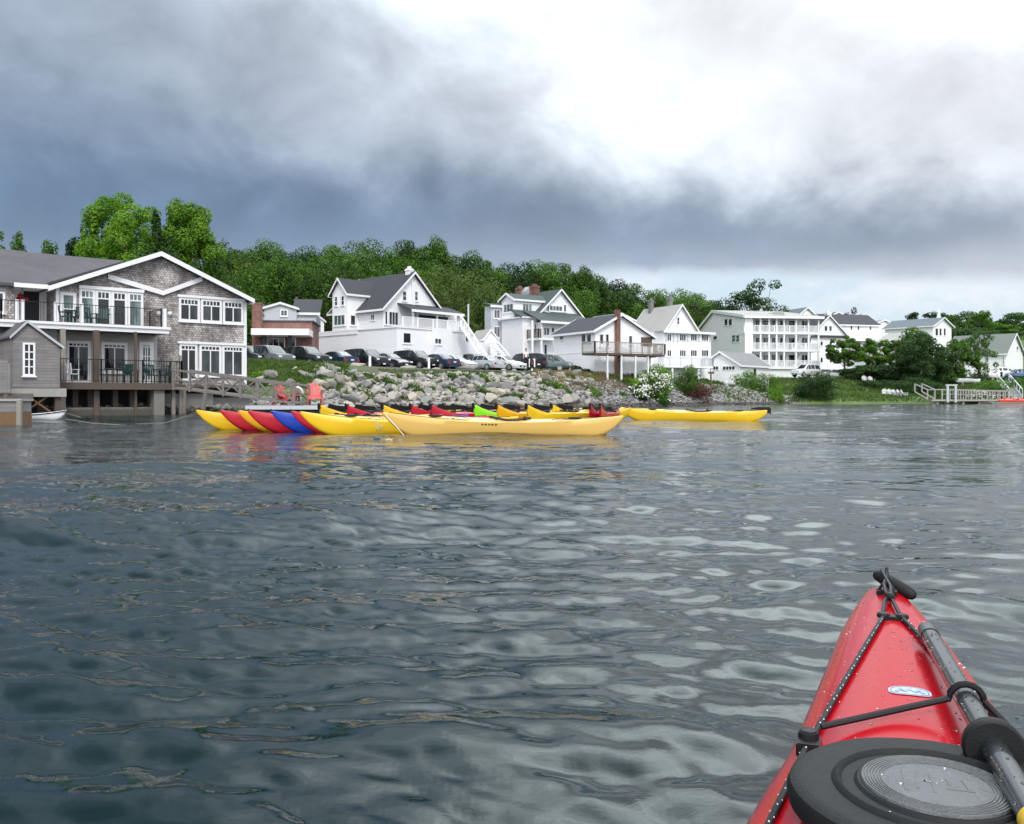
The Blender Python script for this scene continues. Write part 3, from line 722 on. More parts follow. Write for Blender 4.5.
# ------------------------------------------------------------------ front row of moored kayaks (bows to the left)
def bowat(px, py, Y): p = PX(px, py, Y); return (p.x, p.y)
FRONT = [  # bow px, depth, heading, colour, label
    (196, 24.2, 31, 'yellow', 'yellow kayak at the left end of the raft, its whole bow clear'),
    (220, 23.85, 30, 'red', 'crimson kayak second from the left end of the raft, next to the end yellow bow'),
    (238, 23.5, 29, 'amber', 'amber kayak bow between two crimson ones near the left end of the raft'),
    (248, 23.1, 28, 'red', 'crimson kayak showing a wide band of hull left of the blue kayak'),
    (271, 22.7, 27, 'blue', 'bright blue kayak in the raft, the only blue one'),
    (291, 22.3, 24, 'red', 'crimson kayak showing a thin band of hull right of the blue kayak'),
    (300, 21.7, 15, 'yellow', 'long yellow kayak with a white scrape, behind the pale mango kayak bow'),
]
def scrape(kb, H):
    mb = MB(); rr = random.Random(2)
    for i in range(9):
        d = 1.75 + rr.uniform(-.10, .10); y = H.half(d) * 1.003; z = H.sheer(d) - rr.uniform(.02, .20)
        mb.box(d, d + rr.uniform(.01, .03), -y - .003, -y * .96, z, z + rr.uniform(.02, .09))
    kb.part(mb, 'scuffed_sticker', GALV)
for px, Y, hd, c, lb in FRONT:
    Y -= 1.0
    kayak(bowat(px, 411, Y), R(hd), c, lb, hull=Hull(L=5.2, bow=.505, stern=.36), flag=scrape if px == 300 else None, rudder=False)
def lettering(kb, H, d0=2.2, n=5):
    mb = MB(); rr = random.Random(5)
    for i in range(n):
        d = d0 + i * .075; y = H.half(d) * 1.0 + .002; z = H.sheer(d) - .055; w = rr.choice([.03, .045, .05])
        mb.box(d, d + w, -y - .002, -y + .004, z, z + .018); mb.box(d, d + .014, -y - .002, -y + .004, z - .016, z + .03)
    kb.part(mb, 'lettering', BLACK)
kayak(bowat(382, 411, 19.9), R(1.5), 'pale', 'pale mango kayak lying broadside in front of all the others', group=None, hull=Hull(L=5.35, bow=.50, stern=.42, mid=.29, B=.28), rudder=False, flag=lettering)
kayak(bowat(620, 407, 32.6), R(-4), 'yellow', 'single yellow kayak lying alone at the right, its black rudder folded on the stern', group=None, hull=Hull(L=5.3, bow=.47, stern=.37, B=.29, mid=.28))
# back row: sterns toward the camera's left, black rudders folded on deck, resting on a low float
BACK = [(320, 27.3, 'yellow', 'yellow kayak stern nearest the salmon chairs, leftmost of the back row'), (347, 27.0, 'red', 'crimson kayak stern between the two leftmost yellow sterns of the back row'),
        (383, 27.0, 'yellow', 'yellow kayak stern rising over the bow of the pale mango kayak'), (411, 27.4, 'red', 'small crimson kayak stern, left one of the close crimson pair behind the mango kayak'),
        (431, 27.6, 'red', 'crimson kayak stern, right one of the close crimson pair behind the mango kayak'), (444, 28.4, 'yellow', 'yellow kayak stern tucked between the crimson pair and the lime kayak'),
        (474, 28.6, 'lime', 'lime green kayak, the only green one'), (497, 28.0, 'amber', 'amber kayak stern just right of the lime kayak'),
        (527, 27.6, 'yellow', 'tall yellow kayak stern in the middle right of the back row'), (552, 28.6, 'yellow', 'low yellow kayak stern left of the last crimson pair'),
        (590, 28.4, 'red', 'crimson kayak stern at the right end of the back row, left of its twin'), (600, 27.6, 'red', 'crimson kayak stern at the right end of the back row, beside the lone yellow kayak')]
for px, Y, c, lb in BACK:
    H = Hull(L=4.4, bow=.36, stern=.50, mid=.23, B=.28, stern_blunt=True)
    p = PX(px, 0, Y); hd = R(180 + (76 if px > 580 else 48))            # bow -> stern runs toward the camera's left
    bow = (p.x - math.cos(hd) * H.L, p.y - math.sin(hd) * H.L)
    kayak(bow, hd, c, lb, z=.10, group='kayaks in the back row with folded rudders', hull=H)
# low float under the back row
mb = MB(); a = PX(330, 0, 28.2); b = PX(606, 0, 29.6)
for i in range(2): mb.hexa([(a.x, a.y + i * 1.6, -.12), (b.x, b.y + i * 1.6, -.12), (b.x + .25, b.y + .5 + i * 1.6, -.12), (a.x + .25, a.y + .5 + i * 1.6, -.12), (a.x, a.y + i * 1.6, .045), (b.x, b.y + i * 1.6, .045), (b.x + .25, b.y + .5 + i * 1.6, .045), (a.x + .25, a.y + .5 + i * 1.6, .045)])
tag(mb.build('float', DOCKW, origin=(a.x, a.y, 0)), 'low grey timber float under the back row of kayaks', 'float')
# mooring line of the mango kayak and the lines running to the shed
mb = MB(); mb.tube([PX(384, 413, 19.9), PX(395, 425, 19.5), PX(406, 438, 19.2), PX(408, 441, 19.15)], .006, 6); tag(mb.build('mooring_rope', WHITE, origin=PX(384, 413, 19.9)), 'pale rope hanging from the mango kayak bow into the water', 'rope')
for (pp, lb) in (([(197, 412, 24.1), (165, 423, 27), (120, 424, 32), (90, 420, 37), (62, 412, 40)], 'upper rope sagging from the end yellow bow toward the shed pilings'), ([(197, 414, 24.1), (150, 427, 26), (90, 423, 29), (66, 419, 31.5)], 'lower rope sagging from the end yellow bow to the small white dinghy')):
    mb = MB(); mb.tube([PX(*q) for q in pp], .012, 5); tag(mb.build('mooring_rope', WOODG, origin=PX(*pp[0])), lb, 'rope')
# ------------------------------------------------------------------ rocks
def rock_mesh(name, seed, sc=(1, 1, 1), mat=None, n=15, bev=.05):
    rr = random.Random(seed); bm = bmesh.new()
    for i in range(n):
        v = Vector((rr.gauss(0, 1), rr.gauss(0, 1), rr.gauss(0, 1))).normalized() * rr.uniform(.8, 1.1)
        bm.verts.new((v.x * sc[0], v.y * sc[1], v.z * sc[2]))
    r = bmesh.ops.convex_hull(bm, input=bm.verts); bmesh.ops.delete(bm, geom=[e for e in set(r['geom_interior'] + r['geom_unused']) if isinstance(e, bmesh.types.BMVert) and e.is_valid], context='VERTS')
    bmesh.ops.bevel(bm, geom=list(bm.edges), offset=bev, segments=2, affect='EDGES', clamp_overlap=True)
    bmesh.ops.recalc_face_normals(bm, faces=bm.faces)
    me = bpy.data.meshes.new(name); bm.to_mesh(me); bm.free(); me.materials.append(mat or ROCK)
    me.polygons.foreach_set('use_smooth', [True] * len(me.polygons)); me.set_sharp_from_angle(angle=R(38)); return me
PR = [rock_mesh('boulder', 100 + i, (1, random.uniform(.55, .8), random.uniform(.5, .75))) for i in range(9)]
rr = random.Random(21); placed = []
def shore(x): return float(np.interp(x, sx_, sy_))
tries = 0
while len(placed) < 294 and tries < 60000:
    tries += 1
    px = rr.uniform(258, 590); Yg = rr.uniform(55, 88); x = (px - 512) / FX * Yg; s = Yg - shore(x)
    if not -.6 < s < 8.0: continue
    if (px > 540 and rr.random() < .5) or (px < 318 and rr.random() < .72): continue
    sz = rr.choice([rr.uniform(.38, .55), rr.uniform(.5, .98)]) * (1 if s < 6 else .8)
    if s < 1.5: sz *= 1.1
    if any((x - q[0]) ** 2 + (Yg - q[1]) ** 2 < (.80 * (sz + q[2]) * .62) ** 2 for q in placed): continue
    placed.append((x, Yg, sz))
for i, (x, y, sz) in enumerate(placed):
    o = bpy.data.objects.new('boulder', PR[i % len(PR)]); COL.objects.link(o)
    o.location = (x, y, ground(x, y) + sz * (.2 if y - shore(x) < 6 else .02)); o.scale = (sz, sz, sz * rr.uniform(.8, 1.1))
    o.rotation_euler = (rr.uniform(-.5, .6), rr.uniform(-.5, .5), rr.uniform(0, 6.28))
    tag(o, 'angular granite boulder packed in the big stone bank below the car park', 'boulder', 'boulders of the stone bank')
# five boulders along the car-park edge, easy to tell apart
for px, Y, sz, py, lb in ((480 / 5.69 + 240 + 34, 74, 1.15, 361, 'long tan boulder on the car park edge in front of the dark blue car'), (468, 80, 1.25, 362, 'wide grey boulder on the car park edge in front of the pickup'), (410, 77, .9, 363, 'rounded boulder at the edge below the black off-road car'), (276, 69, .8, 358, 'pale boulder under the nose of the leftmost grey car'), (437, 78.5, .5, 367, 'small flat boulder on the car park edge beside the silver sedan')):
    p = PX(px, py, Y); o = bpy.data.objects.new('boulder', PR[int(px) % 9]); COL.objects.link(o); o.location = (p.x, p.y, 3.25 + sz * .1); o.scale = (sz, sz * .7, sz * .55); tag(o, lb, 'boulder')
def rubble(name, cond, count, smin, smax, label, seed):
    rr = random.Random(seed); prot = []
    for i in range(6):
        me = rock_mesh('tmp', 300 + i, (1, .75, .6), RUBBLE, 9, .04)
        prot.append((np.array([v.co[:] for v in me.vertices]), [tuple(p.vertices) for p in me.polygons])); bpy.data.meshes.remove(me)
    mb = MB(); n = 0
    while n < count:
        x, y = cond(rr)
        if x is None: continue
        V, Fc = prot[n % 6]; s = rr.uniform(smin, smax); A = np.array(Matrix.Rotation(rr.uniform(0, 6.28), 3, 'Z') @ Matrix.Rotation(rr.uniform(-.6, .6), 3, 'X'))
        q = V @ A.T * s + [x, y, ground(x, y) + s * .25]; mb.add(q.tolist(), Fc); n += 1
    o = mb.build(name, RUBBLE, smooth=35); tag(o, label, 'rubble', kind='stuff')
def c1(rr):
    px = rr.uniform(545, 792); Y = rr.uniform(70, 108); x = (px - 512) / FX * Y; s = Y - shore(x)
    lim = float(np.interp(px, [545, 560, 640, 700, 760, 792], [7, 5.5, 5, 8, 8, 3]))
    return (x, Y) if -.6 < s < lim else (None, None)
rubble('rubble', c1, 4300, .12, .34, 'bank of small broken stones below the white houses', 5)
def c2(rr):
    px = rr.uniform(320, 560); Y = rr.uniform(55, 86); x = (px - 512) / FX * Y; s = Y - shore(x)
    return (x, Y) if -.8 < s < 8.2 else (None, None)
rubble('rubble', c2, 1300, .18, .36, 'small stones filling the gaps between the boulders', 6)
def c3(rr):
    x = rr.uniform(-24, -10.5); y = shore(x) + rr.uniform(-1.5, 1.4); return x, y
rubble('rubble', c3, 420, .15, .48, 'dark weedy stones on the shore under the deck and gangway', 8)
# ------------------------------------------------------------------ grass and ground plants (uncountable)
def blades(name, cond, count, h, w, mat, label, seed):
    rng = random.Random(seed); V = []; n = 0
    while n < count:
        x, y = cond(rng)
        if x is None: continue
        z = ground(x, y) - .03; a = rng.uniform(0, 3.14); hh = h * rng.uniform(.4, 1.2); ww = w * rng.uniform(.6, 1.3); lx, ly = rng.gauss(0, .25) * hh, rng.gauss(0, .25) * hh
        dx, dy = math.cos(a) * ww, math.sin(a) * ww
        V += [(x - dx, y - dy, z), (x + dx, y + dy, z), (x + lx + dx * .6, y + ly + dy * .6, z + hh * .7), (x + lx * 1.8 - dx * .2, y + ly * 1.8, z + hh)]; n += 1
    V = np.array(V); F = np.arange(len(V)).reshape(-1, 4)
    tag(link(name, npmesh(name, V, F, mat)), label, 'grass', kind='stuff')
GRASS = leafmat('grass_blades', (.035, .075, .012), (.095, .17, .028), .8)
SHOREG = leafmat('shore_grass_blades', (.035, .062, .014), (.085, .135, .03), .35)
DRYG = leafmat('dry_grass_blades', (.16, .12, .07), (.30, .24, .15), .8)
def ing(pxa, pxb, Ya, Yb, sa, sb, p=1):
    def f(r):
        px = r.uniform(pxa, pxb); Y = r.uniform(Ya, Yb); x = (px - 512) / FX * Y; s = Y - shore(x)
        return (x, Y) if sa < s < sb and r.random() < p else (None, None)
    return f
def patchy(base, sc, thr, seed):
    def f(r):
        x, y = base(r)
        if x is None: return x, y
        v = math.sin(x * sc + seed) * math.sin(y * sc * 1.3 + seed * 2) + .5 * math.sin(x * sc * 2.3 + y * sc * 1.7)
        return (x, y) if v > thr else (None, None)
    return f
blades('grass', ing(236, 348, 50, 72, 3.5, 14.5), 13000, .34, .05, SHOREG, 'lush green grass and weeds on the bank beside the shingled building', 3)
blades('weeds', patchy(ing(340, 560, 55, 86, 1.5, 7.5), 1.3, .55, 1), 5500, .42, .06, GRASS, 'green weeds growing between the boulders', 4)
blades('dry_grass', ing(535, 640, 76, 96, 3.2, 10), 9000, .35, .04, DRYG, 'dry brown grass above the small stones', 5)
blades('weeds', patchy(ing(540, 650, 72, 96, 1.5, 6.5), 1.1, .7, 3), 2200, .45, .06, GRASS, 'green weeds among the small broken stones', 6)
blades('grass', ing(320, 600, 66, 92, 7.4, 9.6), 4500, .14, .04, GRASS, 'thin strip of grass along the car park edge', 7)
blades('grass', ing(690, 1090, 96, 135, .6, 24), 30000, .38, .07, SHOREG, 'lawn and long grass sloping down to the right shore', 8)
# ------------------------------------------------------------------ local frames for the buildings
class Fr:
    """frame with origin seen at pixel column px at depth Y; u runs right along the front, v runs away from the water"""
    def __init__(s, px, Y, ang):
        s.o = Vector(((px - 512) / FX * Y, Y, 0)); a = R(ang)
        s.U = Vector((math.cos(a), math.sin(a), 0)); s.V = Vector((-math.sin(a), math.cos(a), 0))
    def w(s, u, v, z): return s.o + s.U * u + s.V * v + Vector((0, 0, z))
    def u(s, px, v=0):      # u where column px meets the plane at v
        k = (px - 512) / FX; q = s.o + s.V * v; return (k * q.y - q.x) / (s.U.x - k * s.U.y)
    def v(s, px, u=0):
        k = (px - 512) / FX; q = s.o + s.U * u; return (k * q.y - q.x) / (s.V.x - k * s.V.y)
    def z(s, py, u=0, v=0): return CH - (py - HY) / FX * s.w(u, v, 0).y
    def uz(s, px, py, v=0): u = s.u(px, v); return u, s.z(py, u, v)
    def vz(s, px, py, u=0): v = s.v(px, u); return v, s.z(py, u, v)
    def box(s, mb, u0, u1, v0, v1, z0, z1):
        return mb.hexa([s.w(u0, v0, z0), s.w(u1, v0, z0), s.w(u1, v1, z0), s.w(u0, v1, z0), s.w(u0, v0, z1), s.w(u1, v0, z1), s.w(u1, v1, z1), s.w(u0, v1, z1)])
    def prism(s, mb, pts, b0, b1, ax='v'):     # (a, z) polygon extruded along ax
        f = (lambda a, b, z: s.w(a, b, z)) if ax == 'v' else (lambda a, b, z: s.w(b, a, z))
        p0 = [f(a, b0, z) for a, z in pts]; return mb.extr(p0, f(0, b1, 0) - f(0, b0, 0))
    def bar(s, mb, a, b, w, h=None): return mb.bar(s.w(*a), s.w(*b), w, h)
    # a window on the front plane (face='f', at v=off) or the side plane (face='s', at u=off); part 'window' with child 'pane'
    def window(s, par, a0, a1, z0, z1, face='f', off=0, cols=2, rows=1, glass=None, fr=.07, name='window', mat=None, sill=True, trans=0, shutters=None):
        mb = MB(); bx = (lambda q0, q1, d0, d1, za, zb: s.box(mb, q0, q1, off - d1, off - d0, za, zb)) if face == 'f' else (lambda q0, q1, d0, d1, za, zb: s.box(mb, off - d1, off - d0, q0, q1, za, zb))
        zt = z1
        bx(a0, a1, .0, .07, z1 - fr, z1); bx(a0, a1, .0, .07, z0, z0 + fr); bx(a0, a0 + fr, .0, .068, z0 + fr, z1 - fr); bx(a1 - fr, a1, .0, .068, z0 + fr, z1 - fr)
        if trans:                                    # transom strip above the lights
            zt = z1 - trans; bx(a0 + fr, a1 - fr, .0, .064, zt - .03, zt + .03)
            n = max(2, int((a1 - a0 - 2 * fr) / .16)); 
            for i in range(1, n): q = a0 + fr + (a1 - a0 - 2 * fr) * i / n; bx(q - .02, q + .02, .0, .060, zt + .03, z1 - fr)
        t = .028 if fr > .05 else .02
        for i in range(1, cols): q = a0 + fr + (a1 - a0 - 2 * fr) * i / cols; bx(q - t, q + t, .0, .062, z0 + fr, zt - (fr if not trans else .03))
        for i in range(1, rows): q = z0 + fr + (zt - z0 - 2 * fr) * i / rows; bx(a0 + fr, a1 - fr, .0, .058, q - t * .8, q + t * .8)
        if sill: bx(a0 - .05, a1 + .05, .0, .11, z0 - .06, z0 - .002)
        o = mb.build(name, mat or WHITE, par)
        mb = MB(); bx(a0 + fr * .5, a1 - fr * .5, .004, .025, z0 + fr * .5, z1 - fr * .5); mb.build('pane', glass or GLASS, o)
        if shutters:
            for q0, q1 in ((a0 - .42, a0 - .03), (a1 + .03, a1 + .42)):
                mb = MB(); bx(q0, q1, .0, .04, z0, z1); mb.build('shutter', shutters, o)
        return o
    def winpx(s, par, x0, y0, x1, y1, face='f', off=0, **k):       # the same, corners read off the elevation
        if face == 'f': a0, z1 = s.uz(x0, y0, off); a1, z0 = s.uz(x1, y1, off)
        else: a0, z1 = s.vz(x0, y0, off); a1, z0 = s.vz(x1, y1, off)
        if a0 > a1: a0, a1 = a1, a0
        return s.window(par, a0, a1, z0, z1, face, off, **k)
    def gable(s, par, a0, a1, b0, b1, zb, ze, zp, ax='v', wall=None, roof=None, ap=None, ze2=None, over=.35, t=.16, trim=True, wname='wall', rname='roof'):
        """block with a gable in coordinate a, ridge along b; returns wall and roof parts"""
        ap = (a0 + a1) / 2 if ap is None else ap; ze2 = ze if ze2 is None else ze2
        mb = MB(); s.prism(mb, [(a0, zb), (a1, zb), (a1, ze2), (ap, zp), (a0, ze)], b0, b1, ax); wl = mb.build(wname, wall or CLAP, par)
        mb = MB(); f = (lambda a, b, z: s.w(a, b, z)) if ax == 'v' else (lambda a, b, z: s.w(b, a, z))
        s1 = (zp - ze) / (ap - a0); s2 = (zp - ze2) / (a1 - ap)
        lo = (a0 - over, ze - s1 * over); ro = (a1 + over, ze2 - s2 * over)
        s.prism(mb, [(lo[0], lo[1] + .012), (ap, zp + .012), (ap, zp + t), (lo[0], lo[1] + t)], b0 - over, b1 + over, ax)
        s.prism(mb, [(ap, zp + .012), (ro[0], ro[1] + .012), (ro[0], ro[1] + t), (ap, zp + t)], b0 - over, b1 + over, ax)
        rf = mb.build(rname, roof or ROOFD, par)
        if trim:
            mb = MB(); h = .30
            for bb0, bb1 in ((b0 - over - .05, b0 - over - .004), (b1 + over + .004, b1 + over + .05)):
                s.prism(mb, [(lo[0] - .04, lo[1] - .06), (ap, zp - .06), (ap, zp + t + .02), (lo[0] - .04, lo[1] + t + .02)], bb0, bb1, ax)
                s.prism(mb, [(ap, zp - .06), (ro[0] + .04, ro[1] - .06), (ro[0] + .04, ro[1] + t + .02), (ap, zp + t + .02)], bb0, bb1, ax)
            s.prism(mb, [(lo[0] - .05, lo[1] - .05), (lo[0] - .003, lo[1] - .05), (lo[0] - .003, lo[1] + t), (lo[0] - .05, lo[1] + t)], b0 - over, b1 + over, ax)
            s.prism(mb, [(ro[0] + .003, ro[1] - .05), (ro[0] + .05, ro[1] - .05), (ro[0] + .05, ro[1] + t), (ro[0] + .003, ro[1] + t)], b0 - over, b1 + over, ax)
            mb.build('roof_trim', WHITE, rf)
        return wl, rf
    def shed(s, par, u0, u1, v0, v1, z0, z1, name='roof', mat=None, t=.12, trim=True, ov=.25, ax='v'):   # lean-to: z0 at v0 (front) rising to z1 at v1
        mb = MB(); k = (z1 - z0) / (v1 - v0)
        pr = 'u' if ax == 'v' else 'v'
        s.prism(mb, [(v0 - ov, z0 - k * ov), (v1, z1), (v1, z1 + t), (v0 - ov, z0 - k * ov + t)], u0 - ov, u1 + ov, pr)
        r = mb.build(name, mat or ROOFD, par)
        if trim:
            mb = MB(); s.prism(mb, [(v0 - ov - .05, z0 - k * ov - .15), (v0 - ov - .004, z0 - k * ov - .15), (v0 - ov - .004, z0 - k * ov + t - .01), (v0 - ov - .05, z0 - k * ov + t - .01)], u0 - ov, u1 + ov, pr); mb.build('roof_trim', WHITE, r)
        return r
    def rail(s, par, pts, h=1.0, mat=None, name='railing', post=1.6, step=.13, top=.06, ball=.022):   # along (u,v,z) points
        mb = MB()
        for a, b in zip(pts, pts[1:]):
            A = s.w(*a); B = s.w(*b); up = Vector((0, 0, h)); L = (B - A).length
            mb.bar(A + up, B + up, top, top * .8); mb.bar(A + Vector((0, 0, .09)), B + Vector((0, 0, .09)), top * .8, top * .6)
            n = max(1, round(L / post))
            for i in range(n + 1): q = A.lerp(B, i / n); mb.bar(q, q + up + Vector((0, 0, .04)), top * 1.3)
            n = max(1, round(L / step))
            for i in range(1, n): q = A.lerp(B, i / n); mb.bar(q + Vector((0, 0, .09)), q + up, ball)
        return mb.build(name, mat or WHITE, par)
    def house(s, name, label, cat='house', u=0, v=0, group=None):
        p = s.w(u, v, 0); return thing(name, (p.x, p.y, ground(p.x, p.y)), label, cat, group)
    def chimney(s, rf, u, v, z0, z1, w=.6, mat=None):
        mb = MB(); s.box(mb, u - w / 2, u + w / 2, v - w / 2, v + w / 2, z0, z1); s.box(mb, u - w / 2 - .06, u + w / 2 + .06, v - w / 2 - .06, v + w / 2 + .06, z1 - .25, z1 - .1); s.box(mb, u - w * .25, u + w * .25, v - w * .25, v + w * .25, z1 + .002, z1 + .25)
        return mb.build('chimney', mat or BRICK, rf)
# ------------------------------------------------------------------ shingled inn by the water (left)
def inn():
    A = Fr(57, 42.9, 40); W_ = 9.42; ZE, ZP = 6.1, 8.05
    r = A.house('shingled_building', 'weathered shingle waterfront building with a wide white trimmed gable and balcony', 'building', 4, 2)
    # front gable block; a left wing with the ridge parallel to the front
    mb = MB(); A.prism(mb, [(0, 1.25), (W_, 1.25), (W_, ZE), (W_ / 2, ZP), (0, ZE)], 0, 9.4); mb.build('wall', SHING, r)
    mb = MB(); A.prism(mb, [(0, 1.25), (9.6, 1.25), (9.6, 6.1), (4.8, 8.2), (0, 6.1)], -9, -1.83, 'u'); mb.build('wing_wall', SHING, r)
    mb = MB(); A.box(mb, -1.83, 0, 2.0, 2.15, 4.3, 6.3); A.box(mb, -1.826, -.004, 0.3, 2.0, 6.0, 6.08); mb.build('recess_wall', CLAP, r)
    mb = MB(); A.box(mb, -1.83, 0, .0, 9.4, 1.25, 4.28); mb.build('lower_wall', CLAP, r)
    mb = MB()
    s = (ZP - ZE) / (W_ / 2)
    for pts in (([(-.45, ZE - s * .45), (W_ / 2, ZP + .01), (W_ / 2, ZP + .15), (-.45, ZE - s * .45 + .15)]), ([(W_ / 2, ZP + .01), (W_ + .2, ZE - s * .2), (W_ + .2, ZE - s * .2 + .15), (W_ / 2, ZP + .15)])):
        A.prism(mb, pts, -.5, 9.8)
    rf = mb.build('roof', ROOFW, r)
    mb = MB(); k = (8.2 - 6.1) / 4.8
    A.prism(mb, [(-.35, 6.1 - k * .35 + .01), (4.8, 8.21), (4.8, 8.36), (-.35, 6.1 - k * .35 + .15)], -9.3, -.46, 'u')
    A.prism(mb, [(9.95, 6.1 - k * .35 + .01), (4.8, 8.21), (4.8, 8.36), (9.95, 6.1 - k * .35 + .15)], -9.3, -.46, 'u')
    for v9 in (.1, 9.5): mb.extr([A.w(-.458, v9, 6.25), A.w(-.458, 4.8, 8.33), A.w(4.5, 4.8, 8.33)], (0, 0, -.12))
    mb.build('wing_roof', ROOFW, r)
    mb = MB()
    for pts in (([(-.5, ZE - s * .5 - .07), (W_ / 2, ZP - .07), (W_ / 2, ZP + .17), (-.5, ZE - s * .5 + .16)]), ([(W_ / 2, ZP - .07), (W_ + .25, ZE - s * .25 - .07), (W_ + .25, ZE - s * .25 + .15), (W_ / 2, ZP + .17)])):
        A.prism(mb, pts, -.58, -.504)
    A.prism(mb, [(W_ + .204, ZE - s * .25 - .12), (W_ + .25, ZE - s * .25 - .12), (W_ + .25, ZE - s * .25 + .16), (W_ + .204, ZE - s * .25 + .16)], -.504, 9.8)
    A.box(mb, -1.9, -.46, -.42, -.36, 5.92, 6.12)
    mb.build('roof_trim', WHITE, rf)
    # V-shaped board and the panel it carries, a hand's breadth proud of the wall
    a = A.uz(108, 276.5, -.1); b = A.uz(163, 293, -.1); c = A.uz(202, 279, -.1)
    zt = lambda u: (ZE + s * u if u < W_ / 2 else ZP - s * (u - W_ / 2)) - .03
    mb = MB(); A.prism(mb, [(a[0], a[1]), b, (c[0], c[1]), (c[0], zt(c[0])), (W_ / 2, ZP - .03), (a[0], zt(a[0]))], -.09, -.002); mb.build('gable_panel', SHING, r)
    mb = MB()
    for p, q in ((a, b), (b, c)): A.prism(mb, [(p[0], p[1] - .12), (q[0], q[1] - .12), (q[0], q[1] + .12), (p[0], p[1] + .12)], -.16, -.094)
    mb.build('gable_band', WHITE, r)
    # corner boards
    mb = MB(); A.box(mb, W_ - .12, W_ + .03, -.03, .12, 1.1, ZE - .1); mb.build('corner_board', WHITE, r); mb = MB(); A.box(mb, -.06, .1, -.05, -.002, 4.3, 6.1); mb.build('corner_board', WHITE, r)
    wz = lambda px, py, v=0: A.z(py, A.u(px), v)
    # upper floor, left part
    A.winpx(r, 60, 292, 76, 326, cols=1, rows=2, glass=GLASSL, fr=.14, off=-.002)
    z1, z0 = wz(79, 288.5), 4.32
    for i, (p0, p1, gl) in enumerate(((79, 95, GLASSL), (95.2, 111, GLASSM), (111.2, 127, GLASS), (127.2, 143, GLASSL))):
        A.window(r, A.u(p0), A.u(p1), z0, z1, cols=1, glass=gl, fr=.12, trans=.42, name='glass_door', sill=False, off=-.002)
    mb = MB(); A.box(mb, A.u(78.5), A.u(143.5), -.14, -.002, z1 + .004, z1 + .16); mb.build('door_head', WHITE, r)
    # right part, both floors
    z1, z0 = wz(178, 297), wz(178, 321)
    for i, (p0, p1) in enumerate(((178.5, 199.5), (200.5, 221.5), (222.5, 243))):
        A.window(r, A.u(p0), A.u(p1), z0, z1, cols=2, glass=GLASSM, fr=.12, trans=.36, off=-.002)
    mb = MB(); A.box(mb, A.u(178) - .05, A.u(243.4) + .05, -.13, -.002, z1 + .004, z1 + .13); mb.build('window_head', WHITE, r)
    z1, z0 = wz(178, 343.5), wz(178, 376)
    A.window(r, A.u(179), A.u(197), z0 - .25, z1, cols=2, glass=GLASS, fr=.12, trans=.3, name='glass_door', sill=False, off=-.002)
    for p0, p1 in ((199, 221), (221.8, 243.5)): A.window(r, A.u(p0), A.u(p1), z0, z1, cols=2, glass=GLASSM, fr=.12, trans=.3, off=-.002)
    mb = MB(); A.box(mb, A.u(178) - .05, A.u(244) + .05, -.13, -.002, z1 + .004, z1 + .12); mb.build('window_head', WHITE, r)
    # lower floor under the balcony
    mb = MB(); A.box(mb, .02, A.u(157), -.02, -.001, 1.5, 4.0); mb.build('porch_wall', clap('shaded_cream_boards', (.42, .40, .38), .14, .2), r)  # board colour darkened to hold the shade under the balcony
    z1 = wz(100, 342)
    A.window(r, A.u(66), A.u(90), 1.55, z1, cols=2, glass=GLASS, fr=.12, trans=.25, name='sliding_door', sill=False, off=-.024)
    A.window(r, A.u(101), A.u(127), wz(114, 373), z1, cols=2, glass=GLASS, fr=.14, trans=.25, off=-.024)
    A.window(r, A.u(139), A.u(153), 1.55, wz(146, 342), cols=3, rows=5, glass=GLASS, fr=.18, trans=.25, name='french_door', sill=False, off=-.024)
    A.window(r, -1.7, -.9, 1.9, 3.6, cols=1, rows=1, glass=GLASS, fr=.1)
    A.window(r, -3.4, -2.2, 4.7, 5.7, cols=1, rows=1, glass=GLASS, fr=.1)
    # door in the recess
    mb = MB(); A.box(mb, -1.05, -.35, 1.93, 2.0, 4.32, 6.0); mb.build('recess_door', DOOR_SHADE, r)
    mb = MB(); A.box(mb, -1.15, -1.05, 1.90, 2.0, 4.3, 6.05); A.box(mb, -.35, -.25, 1.90, 2.0, 4.3, 6.05); mb.build('door_frame', WHITE, r)
    # wall lamps
    for px in (158, 169):
        mb = MB(); u, z = A.uz(px, 314); mb.lathe([(.05, -.1), (.11, -.02), (.11, .08), (.04, .12)], tuple(A.w(u, -.14, z)), 10); mb.build('wall_lamp', WHITE, r)
    # balcony
    ul, ur = -2.7, A.u(166, -1.7); vb = -1.9
    mb = MB(); A.box(mb, ul, ur, vb, -.004, 4.06, 4.2); bf = mb.build('balcony_floor', WOODG, r)
    mb = MB(); A.box(mb, ul - .06, ur + .06, vb - .08, vb - .003, 3.96, 4.26); A.box(mb, ur + .003, ur + .06, vb, -.004, 3.96, 4.26); A.box(mb, ul - .06, ul - .003, vb, -.004, 3.96, 4.26); A.box(mb, ul - .12, ur + .12, vb - .16, vb - .084, 4.16, 4.28); mb.build('balcony_fascia', WHITE, bf)
    A.rail(bf, [(ul, -.3, 4.2), (ul, vb, 4.2), (ur - .3, vb, 4.2), (ur - .3, -.2, 4.2)], .95, BLACK, 'balcony_railing', 99, .13, .035, .012)
    for px in (17, 23, 56, 82, 165):
        mb = MB(); u = max(ul + .05, A.u(px, vb)); A.box(mb, u - .07, u + .07, vb + .0, vb + .14, 4.2, 5.2); mb.build('railing_post', WHITE, bf)
    # deck, pilings, foundation
    dl, dr, vd = -.6, A.u(181, -2.6), -2.7
    mb = MB(); A.box(mb, dl, dr, vd, -.03, 1.36, 1.5); A.box(mb, dr + .002, W_ + .3, -1.0, -.03, 1.34, 1.48); dk = mb.build('deck', WOODD, r)
